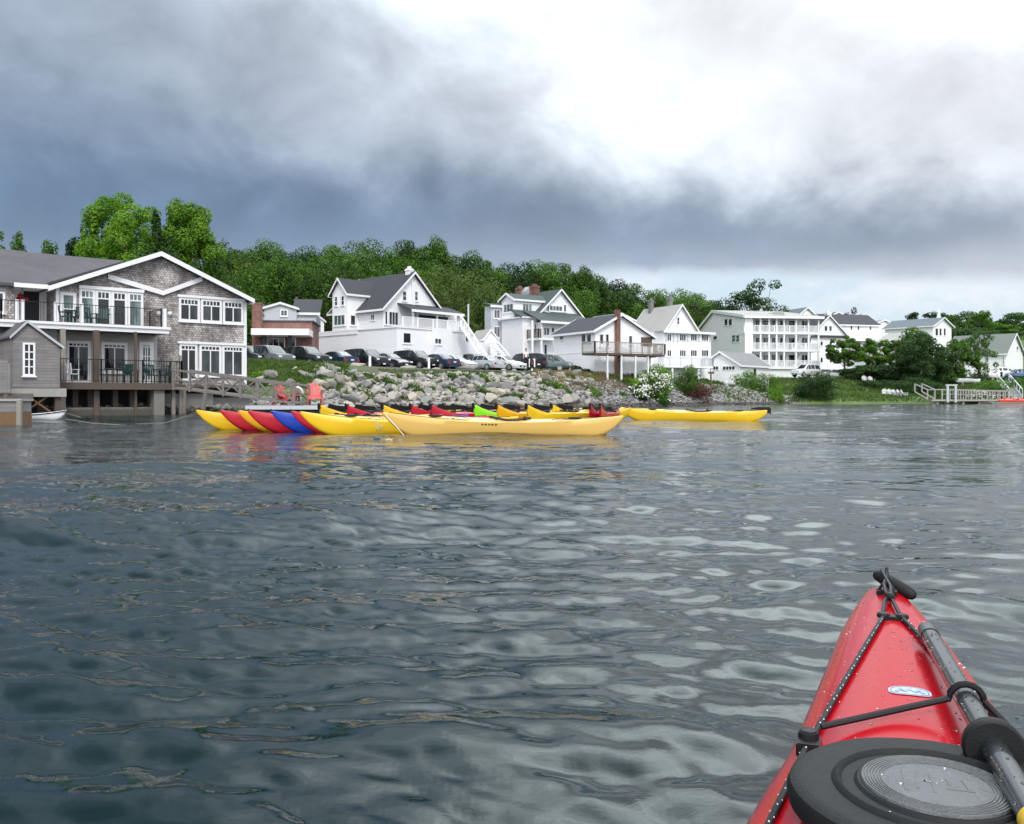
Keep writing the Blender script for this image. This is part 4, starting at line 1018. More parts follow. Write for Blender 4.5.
    mb = MB(); A.box(mb, dl, dr, vd - .06, vd - .003, 1.2, 1.52); mb.build('deck_edge', WOODD, dk)
    A.rail(dk, [(dl, vd, 1.5), (dr, vd, 1.5), (dr, -1.1, 1.5)], 1.08, BLACK, 'deck_railing', 2.2, .12, .045, .012)
    for px, w, m, zt in ((63.5, .2, WOODG, 3.96), (97, .24, WOODB, 3.96), (136, .12, WOODD, 3.96), (174, .16, WOODG, 2.7), (181, .12, WOODG, 2.9)):
        mb = MB(); u = A.u(px, vd + .3); A.box(mb, u - w / 2, u + w / 2, vd + .32, vd + .32 + w, -1.2, zt); mb.build('post', m, r)
    for px in (75, 90, 115, 132, 150):
        mb = MB(); u = A.u(px, -1.4); A.box(mb, u - .12, u + .12, -1.5, -1.26, -1.5, 1.355); mb.build('piling', WOODB, r)
    mb = MB(); u = A.u(160, vd); A.box(mb, u - .25, u + .25, vd + .1, vd + .7, -1.5, 1.195); mb.build('pillar', CONC, r)
    for px in (184, 199):
        mb = MB(); q = PX(px, 0, 44.5); mb.bar((q.x, q.y, -1.5), (q.x + (.35 if px == 199 else 0), q.y, 1.3), .16); mb.build('piling', WOODG, r)
    mb = MB(); A.box(mb, 4.6, 7.4, -.5, .3, .3, 1.02); A.box(mb, 7.5, 9.5, -.25, .3, .25, .82); mb.build('foundation', CONC, r)
    mb = MB(); A.box(mb, -.4, 4.1, -2.3, -.6, -1, .36); mb.build('stone_sill', ROCK, r)
    mb = MB(); A.box(mb, -9, 9.3, .5, 9.2, -2, 1.248); mb.build('undercroft_shade', DOOR_SHADE, r)  # dark block standing in for the shade beneath the building
    return A
INN = inn()
mb = MB(); rq = random.Random(77); prot = []
for i in range(6):
    me = rock_mesh('tmp', 500 + i, (1, .75, .6), ROCK, 10, .05); prot.append((np.array([v.co[:] for v in me.vertices]), [tuple(p.vertices) for p in me.polygons])); bpy.data.meshes.remove(me)
for i in range(330):
    u = rq.uniform(-1, 14); v = rq.uniform(-1.7, .2) if u < 10.5 else rq.uniform(-2, 2.5); p = INN.w(u, v, 0); s = rq.uniform(.12, .36); V, Fc = prot[i % 6]
    A9 = np.array(Matrix.Rotation(rq.uniform(0, 6.28), 3, 'Z') @ Matrix.Rotation(rq.uniform(-.6, .6), 3, 'X')); mb.add((V @ A9.T * s + [p.x, p.y, rq.uniform(-.1, .25) + (v + 1.7) * .12]).tolist(), Fc)
tag(mb.build('rubble', ROCK, smooth=35), 'dark weedy stones at the water line under the shingled building', 'rubble', kind='stuff')
# patio furniture on the inn's deck and balcony
def patio_chair(name, M, label, group, mat):
    o = M @ Vector((0, 0, 0)); r = thing(name, tuple(o), label, 'chair', group)
    def pt(mb, n, m=mat): place(mb, M).build(n, m, r)
    mb = MB(); mb.box(-.25, .25, -.24, .24, .40, .44); pt(mb, 'seat')
    mb = MB(); [mb.bar((-.22 + i * .11, .24, .44), (-.22 + i * .11, .34, .92), .07, .02) for i in range(5)]; mb.bar((-.26, .34, .92), (.26, .34, .92), .05); pt(mb, 'backrest')
    for sx in (-1, 1):
        for sy in (-1, 1): mb = MB(); mb.bar((sx * .23, sy * .22, 0), (sx * .23, sy * .2, .62 if sy < 0 else .42), .045); pt(mb, 'leg')
        mb = MB(); mb.box(sx * .26 - .04, sx * .26 + .04, -.24, .28, .62, .65); pt(mb, 'armrest')
    return r
def patio_table(M, label, r0=.4, mat=None, h=.72, group=None):
    mat = mat or TEAL; r = thing('patio_table', tuple(M @ Vector((0, 0, 0))), label, 'table', group)
    mb = MB(); mb.lathe([(r0, h - .03), (r0, h)], (0, 0, 0), 20); place(mb, M).build('tabletop', mat, r)
    mb = MB(); mb.tube([(0, 0, .02), (0, 0, h - .03)], .035, 8); mb.lathe([(.24, 0), (.22, .03)], (0, 0, 0), 14); place(mb, M).build('pedestal', mat, r)
def at(F, u, v, z, rz): p = F.w(u, v, z); return Matrix.Translation(p) @ Matrix.Rotation(rz, 4, 'Z')
lb = ['dark teal chair on the deck under the wide window, left of the table', 'dark teal chair on the deck under the wide window, right of the table', 'dark teal chair on the deck just left of the french door', 'dark teal chair on the deck just right of the french door', 'dark teal chair at the right end of the deck railing', 'pale slatted chair on the deck by the sliding door']
for (px, rz), l in zip(((102, 1.2), (124, -1.2), (131, .6), (153, .3), (167, -.9), (71, .4)), lb): patio_chair('deck_chair', at(INN, INN.u(px, -1.5), -1.5, 1.5, R(40) + rz), l, 'chairs on the inn deck', TEAL if px != 71 else WHITE)
patio_table(at(INN, INN.u(113, -1.5), -1.5, 1.5, 0), 'small round table under the wide lower window on the deck', mat=WOODB)
patio_table(at(INN, INN.u(160, -1.5), -1.5, 1.5, 0), 'dark round table between two teal chairs at the right of the deck')
for px, rz, l in ((66, 1.2, 'dark chair on the balcony below the small white window'), (75, -1.0, 'dark chair on the balcony left of the tall glass doors'), (89, .3, 'dark chair on the balcony in front of the leftmost glass door'), (103, -.4, 'dark chair on the balcony in front of the second glass door')):
    patio_chair('balcony_chair', at(INN, INN.u(px, -1.0), -1.0, 4.2, R(40) + rz), l, 'chairs on the balcony', TEAL)
patio_table(at(INN, INN.u(70.5, -1.1), -1.1, 4.2, 0), 'dark round table on the balcony between two chairs', .3)
# hanging flower basket in the recess
p = INN.w(-1.35, .6, 5.55); r = thing('flower_basket', tuple(p), 'hanging basket of red flowers in the recessed balcony', 'flower basket')
mb = MB(); mb.lathe([(.05, -.2), (.16, -.05), (.18, 0)], tuple(p), 12); mb.build('basket', WOODD, r)
mb = MB(); [mb.bar(p + Vector((math.cos(a) * .17, math.sin(a) * .17, 0)), p + Vector((0, 0, .45)), .01) for a in (0, 2.1, 4.2)]; mb.build('hanger', BLACK, r)
P_, Nn, U_, Vv, cs, rng, _ = crown_mesh('f', 3, 8, 160, .08, None); Q = P_ * [.24, .24, .3] + [0, 0, -.14]; L_ = .07
V_ = np.stack([Q - U_ * L_, Q - Vv * L_, Q + U_ * L_, Q + Vv * L_], 1).reshape(-1, 3); link('flowers', npmesh('flowers', V_, np.arange(len(V_)).reshape(-1, 4), plain('red_petals', (.5, .03, .05), .6, .3)), r)
# ------------------------------------------------------------------ shed on the pier
def shed_house():
    A = Fr(13, 38, 40); W_ = A.u(60); zl = A.z(335, 0); pk = A.uz(27, 322.5); zr = A.z(346.5, W_); zb = 1.25
    r = A.house('shed', 'small grey boarded shed on pilings with one white window facing the water', 'shed', .8, 1)
    mb = MB(); A.prism(mb, [(0, zb), (W_, zb), (W_, zr), pk, (0, zl)], 0, 3.4); mb.build('wall', GCLAP, r)
    mb = MB(); A.prism(mb, [(-.12, zl - .12), (pk[0], pk[1] + .01), (pk[0], pk[1] + .09), (-.12, zl - .03)], -.1, 3.5)
    s = (pk[1] - zr) / (W_ - pk[0]); A.prism(mb, [(pk[0], pk[1] + .01), (W_ + .12, zr - s * .12), (W_ + .12, zr - s * .12 + .08), (pk[0], pk[1] + .09)], -.1, 3.5); mb.build('roof', ROOFW, r)
    mb = MB(); 
    for a, b in (((-.14, zl - .16), pk), (pk, (W_ + .14, zr - s * .14))): A.prism(mb, [(a[0], a[1] - .02), (b[0], b[1] - .02), (b[0], b[1] + .10), (a[0], a[1] + .10)], -.14, -.104)
    mb.build('roof_trim', GALV, r)
    A.winpx(r, 22.5, 342.5, 35, 376, cols=2, rows=4, glass=GLASS, fr=.08)
    mb = MB(); A.box(mb, -.15, W_ + .2, -.25, 3.5, .86, 1.22); mb.build('base_beam', WEATH, r)
    for u, v in ((.1, 0), (W_ - .1, 0), (.1, 3), (W_ - .1, 3)): mb = MB(); A.box(mb, u - .12, u + .12, v - .1, v + .14, -1.5, .858); mb.build('piling', WOODD, r)
    mb = MB(); A.bar(mb, (.1, -.05, 0.0), (1.3, -.05, .85), .07); A.bar(mb, (1.7, -.05, 0), (.6, -.05, .85), .07); mb.build('brace', ORANGEW, r)
shed_house()
mb = MB(); a = PX(-30, 0, 36.5); 
for i in range(16): x = PX(-30 + i * 2.6, 0, 36.5).x; h = 2.9 - i * .045 + (i % 3) * .03; mb.box(x, x + .10, 36.4, 36.46, 1.0, h)
mb.box(a.x, PX(11, 0, 36.5).x, 36.48, 36.56, 1.3, 1.4); mb.box(a.x, PX(11, 0, 36.5).x, 36.48, 36.56, 2.1, 2.2); mb.box(a.x, PX(11, 0, 36.5).x, 36.6, 38.2, .75, 1.0)
for x in (a.x + .2, PX(9, 0, 36.5).x): mb.box(x, x + .18, 36.7, 36.9, -1.5, .748)
tag(mb.build('board_fence', GCLAP, origin=a), 'weathered vertical board fence on the pier left of the shed', 'fence')
r = thing('timber_float', tuple(PX(-20, 412, 28)), 'old float with a grey deck and orange timbers at the left edge', 'float')
x0, x1 = PX(-60, 0, 28).x, PX(21, 0, 28).x
mb = MB(); mb.box(x0, x1, 28, 28.6, .38, .72); mb.build('side_board', GCLAP, r)
mb = MB(); mb.box(x0 - .02, x1 + .04, 27.94, 28.66, .722, .79); [mb.box(x0 + i * .3, x0 + i * .3 + .02, 27.94, 28.6, .79, .795) for i in range(9)]; mb.build('deck', DOCKW, r)
mb = MB(); mb.box(x0, x1 + .02, 27.96, 28.6, -.15, .376); mb.build('orange_timber', ORANGEW, r)
mb = MB(); mb.box(x1 - .07, x1 + .06, 27.86, 27.98, -.1, .76); mb.build('corner_post', WOODG, r)
mb = MB(); mb.tube([PX(6, 402, 28.6), PX(6, 394, 28.6)], .07, 8); mb.build('bollard', WOODB, r)
def dinghy():
    H = Hull(L=2.5, B=.55, bow=.36, stern=.26, mid=.22, camber=.02, draft=.05, stern_blunt=True)
    tip = PX(66, 414, 33.0); M = kmatrix((tip.x, tip.y), R(172)); r = thing('dinghy', tuple(M @ Vector((1.2, 0, 0))), 'small white open dinghy tied up beside the shed pilings', 'boat'); kb = KB(r, M)
    mb = MB(); H.mesh(mb, 40, 8, 5, hole=(1.45, .9, .42)); kb.part(mb, 'hull', WHITE, smooth=50)
    mb = MB(); mb.box(1.2, 1.45, -.42, .42, .16, .19); kb.part(mb, 'thwart', WOODG); mb = MB(); mb.box(2.0, 2.2, -.38, .38, .16, .19); kb.part(mb, 'thwart', WOODG)
    mb = MB(); mb.tube([(d, H.half(d) + .01, H.sheer(d) - .02) for d in [q * .12 for q in range(21)]], .022, 6); mb.tube([(d, -H.half(d) - .01, H.sheer(d) - .02) for d in [q * .12 for q in range(21)]], .022, 6); kb.part(mb, 'rubbing_strake', BLACK)
dinghy()
# ------------------------------------------------------------------ gangway, dock, chairs, life ring
GANGW = wood('grey_gangway_wood', (.17, .155, .145))
def gangway():
    A0 = PX(182, 389, 43.2); B0 = PX(302, 404.2, 40.4); r = thing('gangway', tuple(A0), 'sloping grey timber gangway with crossed rails from the inn deck to the dock', 'gangway')
    d = (B0 - A0); s = d.cross(Vector((0, 0, 1))).normalized() * .55; up = Vector((0, 0, .84)); n = 7
    mb = MB(); mb.hexa([A0 - s, B0 - s, B0 + s, A0 + s, A0 - s + up * .1, B0 - s + up * .1, B0 + s + up * .1, A0 + s + up * .1]); mb.build('walkway', GANGW, r)
    for sg in (-1, 1):
        o = s * sg; mb = MB(); u1 = Vector((0, 0, .90)); ub = Vector((0, 0, .1)); mb.bar(A0 + o + u1, B0 + o + u1 * .92, .10, .09); mb.bar(A0 + o + u1 * .5, B0 + o + u1 * .46, .05)
        for i in range(n + 1):
            p = A0.lerp(B0, i / n) + o; mb.bar(p - ub * .5, p + u1 * (1 - .08 * i / n), .08)
            if i < n: q = A0.lerp(B0, (i + 1) / n) + o; (mb.bar(p + ub, q + u1 * .9, .06) if i % 2 else mb.bar(p + u1 * .9, q + ub, .06))
        mb.build('rail', GANGW, r)
gangway()
r = thing('dock', tuple(PX(300, 405, 40)), 'low floating dock of grey planks below the salmon chairs', 'dock')
x0, x1 = PX(246, 0, 39.6).x, PX(356, 0, 39.6).x
mb = MB(); [mb.box(x0 + i * .149, x0 + i * .149 + .142, 39.6, 42.2, .42, .47) for i in range(int((x1 - x0) / .149))]; mb.build('planks', DOCKW, r)
mb = MB(); mb.box(x0 - .02, x1, 39.55, 39.60, .30, .475); mb.box(x0 - .02, x1, 42.2, 42.26, .25, .475); mb.build('edge_board', GALV, r)
mb = MB(); mb.box(x0 + .05, x1 - .05, 39.65, 42.15, -.25, .28); mb.build('float_drums', BLACK, r)
def adirondack(M, label, mat, group=None, sc=1, name='adirondack_chair'):
    M = M @ Matrix.Scale(sc, 4); r = thing(name, tuple(M @ Vector((0, 0, 0))), label, 'chair', group)
    def pt(mb, n): place(mb, M).build(n, mat, r)
    mb = MB()       # faces -y
    for i in range(5):
        x = (i - 2) * .105; h = .98 - abs(i - 2) ** 2 * .035
        mb.hexa([(x - .045, .12, .26), (x + .045, .12, .26), (x + .045, .145, .26), (x - .045, .145, .26), (x * 1.25 - .052, .12 + (h - .26) * .42, h), (x * 1.25 + .052, .12 + (h - .26) * .42, h), (x * 1.25 + .052, .145 + (h - .26) * .42, h), (x * 1.25 - .052, .145 + (h - .26) * .42, h)])
    mb.bar((-.27, .22, .42), (.27, .22, .42), .05); mb.bar((-.3, .36, .74), (.3, .36, .74), .05); pt(mb, 'backrest')
    mb = MB(); [mb.hexa([(-.27, y, .38 + y * .25), (.27, y, .38 + y * .25), (.27, y + .085, .38 + y * .25 + .02), (-.27, y + .085, .38 + y * .25 + .02), (-.27, y, .40 + y * .25), (.27, y, .40 + y * .25), (.27, y + .085, .40 + y * .25 + .02), (-.27, y + .085, .40 + y * .25 + .02)]) for y in (-.40, -.3, -.2, -.1, 0, .1)]; pt(mb, 'seat')
    for s in (-1, 1):
        mb = MB(); mb.box(s * .33 - .07, s * .33 + .07, -.46, .36, .55, .575); pt(mb, 'armrest')
        mb = MB(); mb.box(s * .31 - .015, s * .31 + .015, -.40, -.30, 0, .55); pt(mb, 'leg')
        mb = MB(); mb.hexa([(s * .28 - .012, -.40, .24), (s * .28 + .012, -.40, .24), (s * .28 + .012, .5, 0), (s * .28 - .012, .5, 0), (s * .28 - .012, -.40, .36), (s * .28 + .012, -.40, .36), (s * .28 + .012, .5, .12), (s * .28 - .012, .5, .12)]); pt(mb, 'leg')
    return r
p = PX(285, 0, 40.8); adirondack(Matrix.Translation((p.x, p.y, .472)) @ Matrix.Rotation(R(62), 4, 'Z'), 'salmon red slatted chair on the dock seen from the side, left of the life ring', SALMON, sc=1.05)
p = PX(314.5, 0, 40.8); adirondack(Matrix.Translation((p.x, p.y, .472)) @ Matrix.Rotation(R(18), 4, 'Z'), 'salmon red slatted chair on the dock facing the water, right of the life ring', SALMON, sc=1.05)
p = PX(299, 0, 41); patio_table(Matrix.Translation((p.x, p.y, .472)), 'low dark round side table between the two salmon chairs', .25, BLACK, .42)
p = PX(298, 393.5, 41.6); r = thing('life_ring', tuple(p), 'white life ring hung on the post between the salmon chairs', 'life ring')
mb = MB(); mb.tube([(p.x + .22 * math.cos(t * math.pi / 12), p.y - .06 - .05 * math.sin(t * math.pi / 12), p.z + .27 * math.sin(t * math.pi / 12)) for t in range(25)], .065, 8); mb.build('ring', WHITE, r, smooth=True)
mb = MB(); mb.box(p.x - .05, p.x + .05, p.y, p.y + .1, .47, p.z + .5); tag(mb.build('wooden_post', WOODG, origin=(p.x, p.y, .47)), 'short grey post on the dock holding the life ring', 'post')
# ------------------------------------------------------------------ houses of the town
def store_house():
    A = Fr(397, 88, 48.5); zt = A.z(327.5, 0); L = A.v(302); Rr = A.u(466)
    r = A.house('white_building', 'long low white building with a flat top behind the parked cars', 'building', 3, 3)
    mb = MB(); A.box(mb, 0, Rr, 0, L, 2.6, zt); mb.build('wall', BLOCK, r)
    R2 = A.u(490); mb = MB(); A.box(mb, Rr + .004, R2, 0, 7, 2.6, zt - .9); mb.build('low_wall', BLOCK, r)
    mb = MB(); A.box(mb, -.12, .0, -.1, L, zt + .003, zt + .14); A.box(mb, 0, Rr + .1, -.12, 0, zt + .003, zt + .14); A.box(mb, -.1, -.003, A.v(358), L, zt - .35, zt); mb.build('parapet', WHITE, r)
    mb = MB(); A.box(mb, .0, Rr, .0, L, zt + .0, zt + .06); mb.build('roof', ROOFD, r)
    w = A.winpx(r, 402.5, 332, 411, 344, cols=1, rows=1, glass=GLASS, fr=.1)
    mb = MB(); u0, z1 = A.uz(402.5, 346); u1, z0 = A.uz(411, 354); A.box(mb, u0, u1, -.06, -.01, z0, z1); sg = mb.build('sign_panel', WHITE, r)
    mb = MB(); [A.box(mb, u0 + .1, u1 - .1 - .2 * (i % 2), -.075, -.062, z0 + .12 + i * .17, z0 + .19 + i * .17) for i in range(3)]; mb.build('sign_writing', GALV, sg)
    A.winpx(r, 433.5, 337, 443, 344.5, cols=2, rows=1, glass=GLASSM, fr=.12)
    mb = MB(); u0 = A.u(433); u1 = A.u(446); A.box(mb, u0 - .2, u1, -.9, -.004, 2.6, A.z(329, u0)); mb.build('entrance_bay', BLOCK, r)
    A.winpx(r, 434, 337.5, 441.5, 345, cols=2, rows=1, glass=GLASSM, fr=.12, off=-.9)
    # roof deck with railing, and the outside stairs
    zd = zt + .14; 
    A.rail(r, [(A.u(404), .2, zd), (A.u(463), .2, zd)], 1.0, WHITE, 'roof_railing', 2, .14, .09, .05)
    st = thing('outside_staircase', tuple(A.w(Rr, -1, 3.3)), 'steep white outside staircase with dark treads coming down from the roof deck', 'staircase')
    a = A.w(A.u(461, -.9), -.9, 0); a.z = A.z(325, A.u(461, -.9), -.9); e = PX(493, 360, 93); e.z = 3.3
    d = (e - a); s = Vector((d.y, -d.x, 0)).normalized() * .5
    n = 18
    mb = MB()
    for i in range(n): p = a.lerp(e, (i + .5) / n); f = Vector((d.x, d.y, 0)).normalized() * .14; q = Vector((0, 0, .04)); mb.hexa([p - s - f - q, p + s - f - q, p + s + f - q, p - s + f - q, p - s - f, p + s - f, p + s + f, p - s + f])
    mb.build('treads', BLACK, st)
    for k in (-1, 1):
        mb = MB(); mb.bar(a + s * k, e + s * k, .06, .28); mb.build('stringer', WHITE, st)
        mb = MB(); u = Vector((0, 0, .95)); mb.bar(a + s * k + u, e + s * k + u, .08, .09); mb.bar(a + s * k + u * .55, e + s * k + u * .55, .05)
        for i in range(8): p = a.lerp(e, i / 7) + s * k; mb.bar(p, p + u, .08)
        mb.build('handrail', WHITE, st)
    mb = MB(); p = A.w(A.u(465), -.5, zt - 1); mb.bar((p.x, p.y, p.z), (p.x, p.y, A.z(305, A.u(465), -.5)), .16); mb.lathe([(.12, 0), (.12, .1)], (p.x, p.y, A.z(305, A.u(465), -.5)), 8); tag(mb.build('vent_pipe', GALV, origin=p), 'thin grey pipe standing at the top of the outside staircase', 'pipe')
    # steps beside it
    s2 = thing('porch_steps', tuple(PX(503, 365, 95)), 'short white wooden steps right of the outside staircase', 'steps')
    mb = MB(); a = PX(494, 343, 97); e = PX(510, 362, 95); 
    for i in range(9): p = a.lerp(e, i / 8); mb.box(p.x - .5, p.x + .45, p.y - .5, p.y + .5, p.z - .09, p.z)
    mb.bar(a + Vector((0, -.5, .6)), e + Vector((0, -.5, .6)), .1); mb.bar(a + Vector((0, -.55, -.1)), e + Vector((0, -.55, -.1)), .08, .3); mb.build('steps', WHITE, s2)
    return A, zt
SA, SZT = store_house()
def house_one():
    A = Fr(383.5, 92, 48); zb = SZT - .1; L = A.v(333)
    r = thing('white_house', tuple(A.w(4, 4, zb)), 'white gabled house with dark roof and tall side bay behind the low building', 'house')
    G_ = 7.9; ze = A.z(305, 0); zp = A.z(272.5, 3.95, 0)
    wl, rf = A.gable(r, 0, G_, 0, L, zb - 3, ze - .15, zp - .1, roof=ROOFD, over=.45)
    A.chimney(rf, 3.95, .5, zp - .9, zp + .45, .6, WHITE)
    mb = MB(); A.box(mb, 3.75, 4.2, -.14, -.004, zb, zp - 1); mb.build('chimney_breast', WHITE, r)
    A.winpx(r, 402, 290.5, 406.5, 301.5, cols=1, rows=2, glass=GLASSM, fr=.1); A.winpx(r, 413, 290.5, 418, 301.5, cols=1, rows=2, glass=GLASSL, fr=.1)
    # ground floor windows on the gable side
    for a, b in ((381.5 + 3, 387), (390.5, 399)): pass
    A.winpx(r, 384.5, 311, 387.5, 325, cols=1, glass=GLASSM, fr=.08); A.winpx(r, 388.3, 311, 398.3, 326, cols=3, glass=GLASSM, fr=.1)
    # porch roof to the right, its post and opening, a dark panel painted as shade
    mb = MB(); u0, u1 = A.u(399), A.u(461, -2); zq = A.z(309.5, A.u(420), 0)
    A.shed(r, u0, u1, -2.0, 0, zq - .35, zq + .35, 'porch_roof', ROOFD)
    mb = MB(); A.box(mb, A.u(415), A.u(459, -.5), -.3, 2.2, zb, zq - .2); mb.build('porch_room', CLAP, r)
    mb = MB(); A.box(mb, A.u(417), A.u(446), -.32, -.304, zb + .5, zq - .6); mb.build('opening_shade_panel', DOOR_SHADE, r)
    for px in (413, 437, 458): mb = MB(); u = A.u(px, -1.8); A.box(mb, u - .08, u + .08, -1.88, -1.72, zb, zq - .3); mb.build('porch_post', WHITE, r)
    # left side: small paired window, picture windows
    A.winpx(r, 371, 314, 375, 320.5, 's', cols=2, glass=GLASSM, fr=.09)
    A.winpx(r, 337.5, 317.5, 342, 330, 's', cols=2, glass=GLASSM, fr=.1)
    # tall bay with its own gable facing the left
    v0, v1 = A.v(358.5, -.0), A.v(344, -.0); w = 2.5; vc = (v0 + v1) / 2; b0, b1 = -1.5, 3.2
    zbe = A.z(293, -1.5, vc); zbp = A.z(279.5, -1.5, vc); v0, v1 = vc - w / 2, vc + w / 2
    A.gable(r, v0, v1, b0, b1, zb - 1, zbe, zbp, ax='u', roof=ROOFD, over=.3, wname='bay_wall', rname='bay_roof')
    c = vc; A.window(r, c - .85, c - .28, A.z(306, b0, c), A.z(296, b0, c), 's', b0, cols=1, rows=2, glass=GLASSM, fr=.09); A.window(r, c + .28, c + .85, A.z(306, b0, c), A.z(296, b0, c), 's', b0, cols=1, rows=2, glass=GLASSM, fr=.09)
    A.window(r, c - 1.0, c + 1.0, A.z(326, b0, c), A.z(314.5, b0, c), 's', b0, cols=3, glass=GLASSL, fr=.12)
    A.window(r, b0 + .35, b0 + 1.1, A.z(326, b0, c), A.z(315, b0, c), 'f', v0, cols=1, glass=GLASSM, fr=.1)
house_one()
def back_left():
    # grey house with white gable front and brick shop with a white canopy
    A = Fr(262, 96, 8); r = A.house('grey_house', 'pale grey house with a small white gable behind the brick shop', 'house', 4, 2); zb = 3
    ze = A.z(322, 3); mb = MB(); z1 = A.z(312.5, 3); A.box(mb, A.u(256), A.u(316), 0, 7, zb, z1); mb.build('wall', GHOUSE, r)
    A.shed(r, A.u(256), A.u(273), 0, 3.5, z1, z1 + 1.0, 'roof', ROOFD)
    A.shed(r, A.u(294), A.u(318), 0, 3.6, z1, z1 + 1.7, 'side_roof', ROOFD)
    a0, a1 = A.u(265), A.u(297); A.gable(r, a0, a1, -.5, 6, zb, A.z(309, a0), A.z(304, a0), roof=ROOFD, wall=GHOUSE, over=.2, wname='gable_wall', rname='gable_roof')
    c = A.u(284, -.5); A.window(r, c - .4, c + .4, A.z(317, c), A.z(310, c), 'f', -.5, cols=2, glass=GLASSM, fr=.12)
    A.chimney(r, A.u(296.5, 4), 4, z1 + .5, A.z(299, A.u(297, 4), 4), .5, WOODB)
    B = Fr(256, 86, 6); r = B.house('brick_shop', 'brick shop with a flat white canopy on dark posts, right of the shingled building', 'shop', 3, 2)
    z1 = B.z(322, 3); mb = MB(); B.box(mb, 0, B.u(312), 0, 6, 2.8, z1); mb.build('wall', BRICK, r)
    mb = MB(); B.box(mb, -.2, B.u(314), -.1, 6.1, z1 + .002, z1 + .15); mb.build('roof', ROOFD, r)
    mb = MB(); B.box(mb, B.u(253, -.5), B.u(262, -.5), -1.1, -.1, 2.8, B.z(305, 0)); B.box(mb, B.u(252.4, -.5), B.u(262.6, -.5), -1.16, -.04, B.z(305, 0) + .002, B.z(305, 0) + .12); mb.build('chimney', BRICK, r)
    v = -3.2; zc0, zc1 = B.z(335, 3, v), B.z(328.5, 3, v); mb = MB(); B.box(mb, B.u(251, v), B.u(309, v), v, -.01, zc0, zc1); mb.build('canopy', WHITE, r)
    for px in (264, 290): mb = MB(); u = B.u(px, v + .4); B.box(mb, u - .16, u + .16, v + .3, v + .6, 2.8, zc0 - .003); mb.build('canopy_post', BLACK, r)
    B.winpx(r, 267, 338, 285, 350, cols=3, glass=GLASS, fr=.08); B.winpx(r, 291, 338, 296, 352, cols=1, glass=GLASS, fr=.08, name='door')
    mb = MB(); a, b = PX(240, 350, 80), PX(285, 350, 80); [mb.bar((q.x, q.y, 3.3), (q.x, q.y, 4.15), .1) for q in [a.lerp(b, i / 5) for i in range(6)]]; mb.bar((a.x, a.y, 4.15), (b.x, b.y, 4.15), .12); mb.bar((a.x, a.y, 3.75), (b.x, b.y, 3.75), .08); tag(mb.build('rail_fence', WHITE, origin=a), 'low white rail fence in front of the brick shop', 'fence')
back_left()
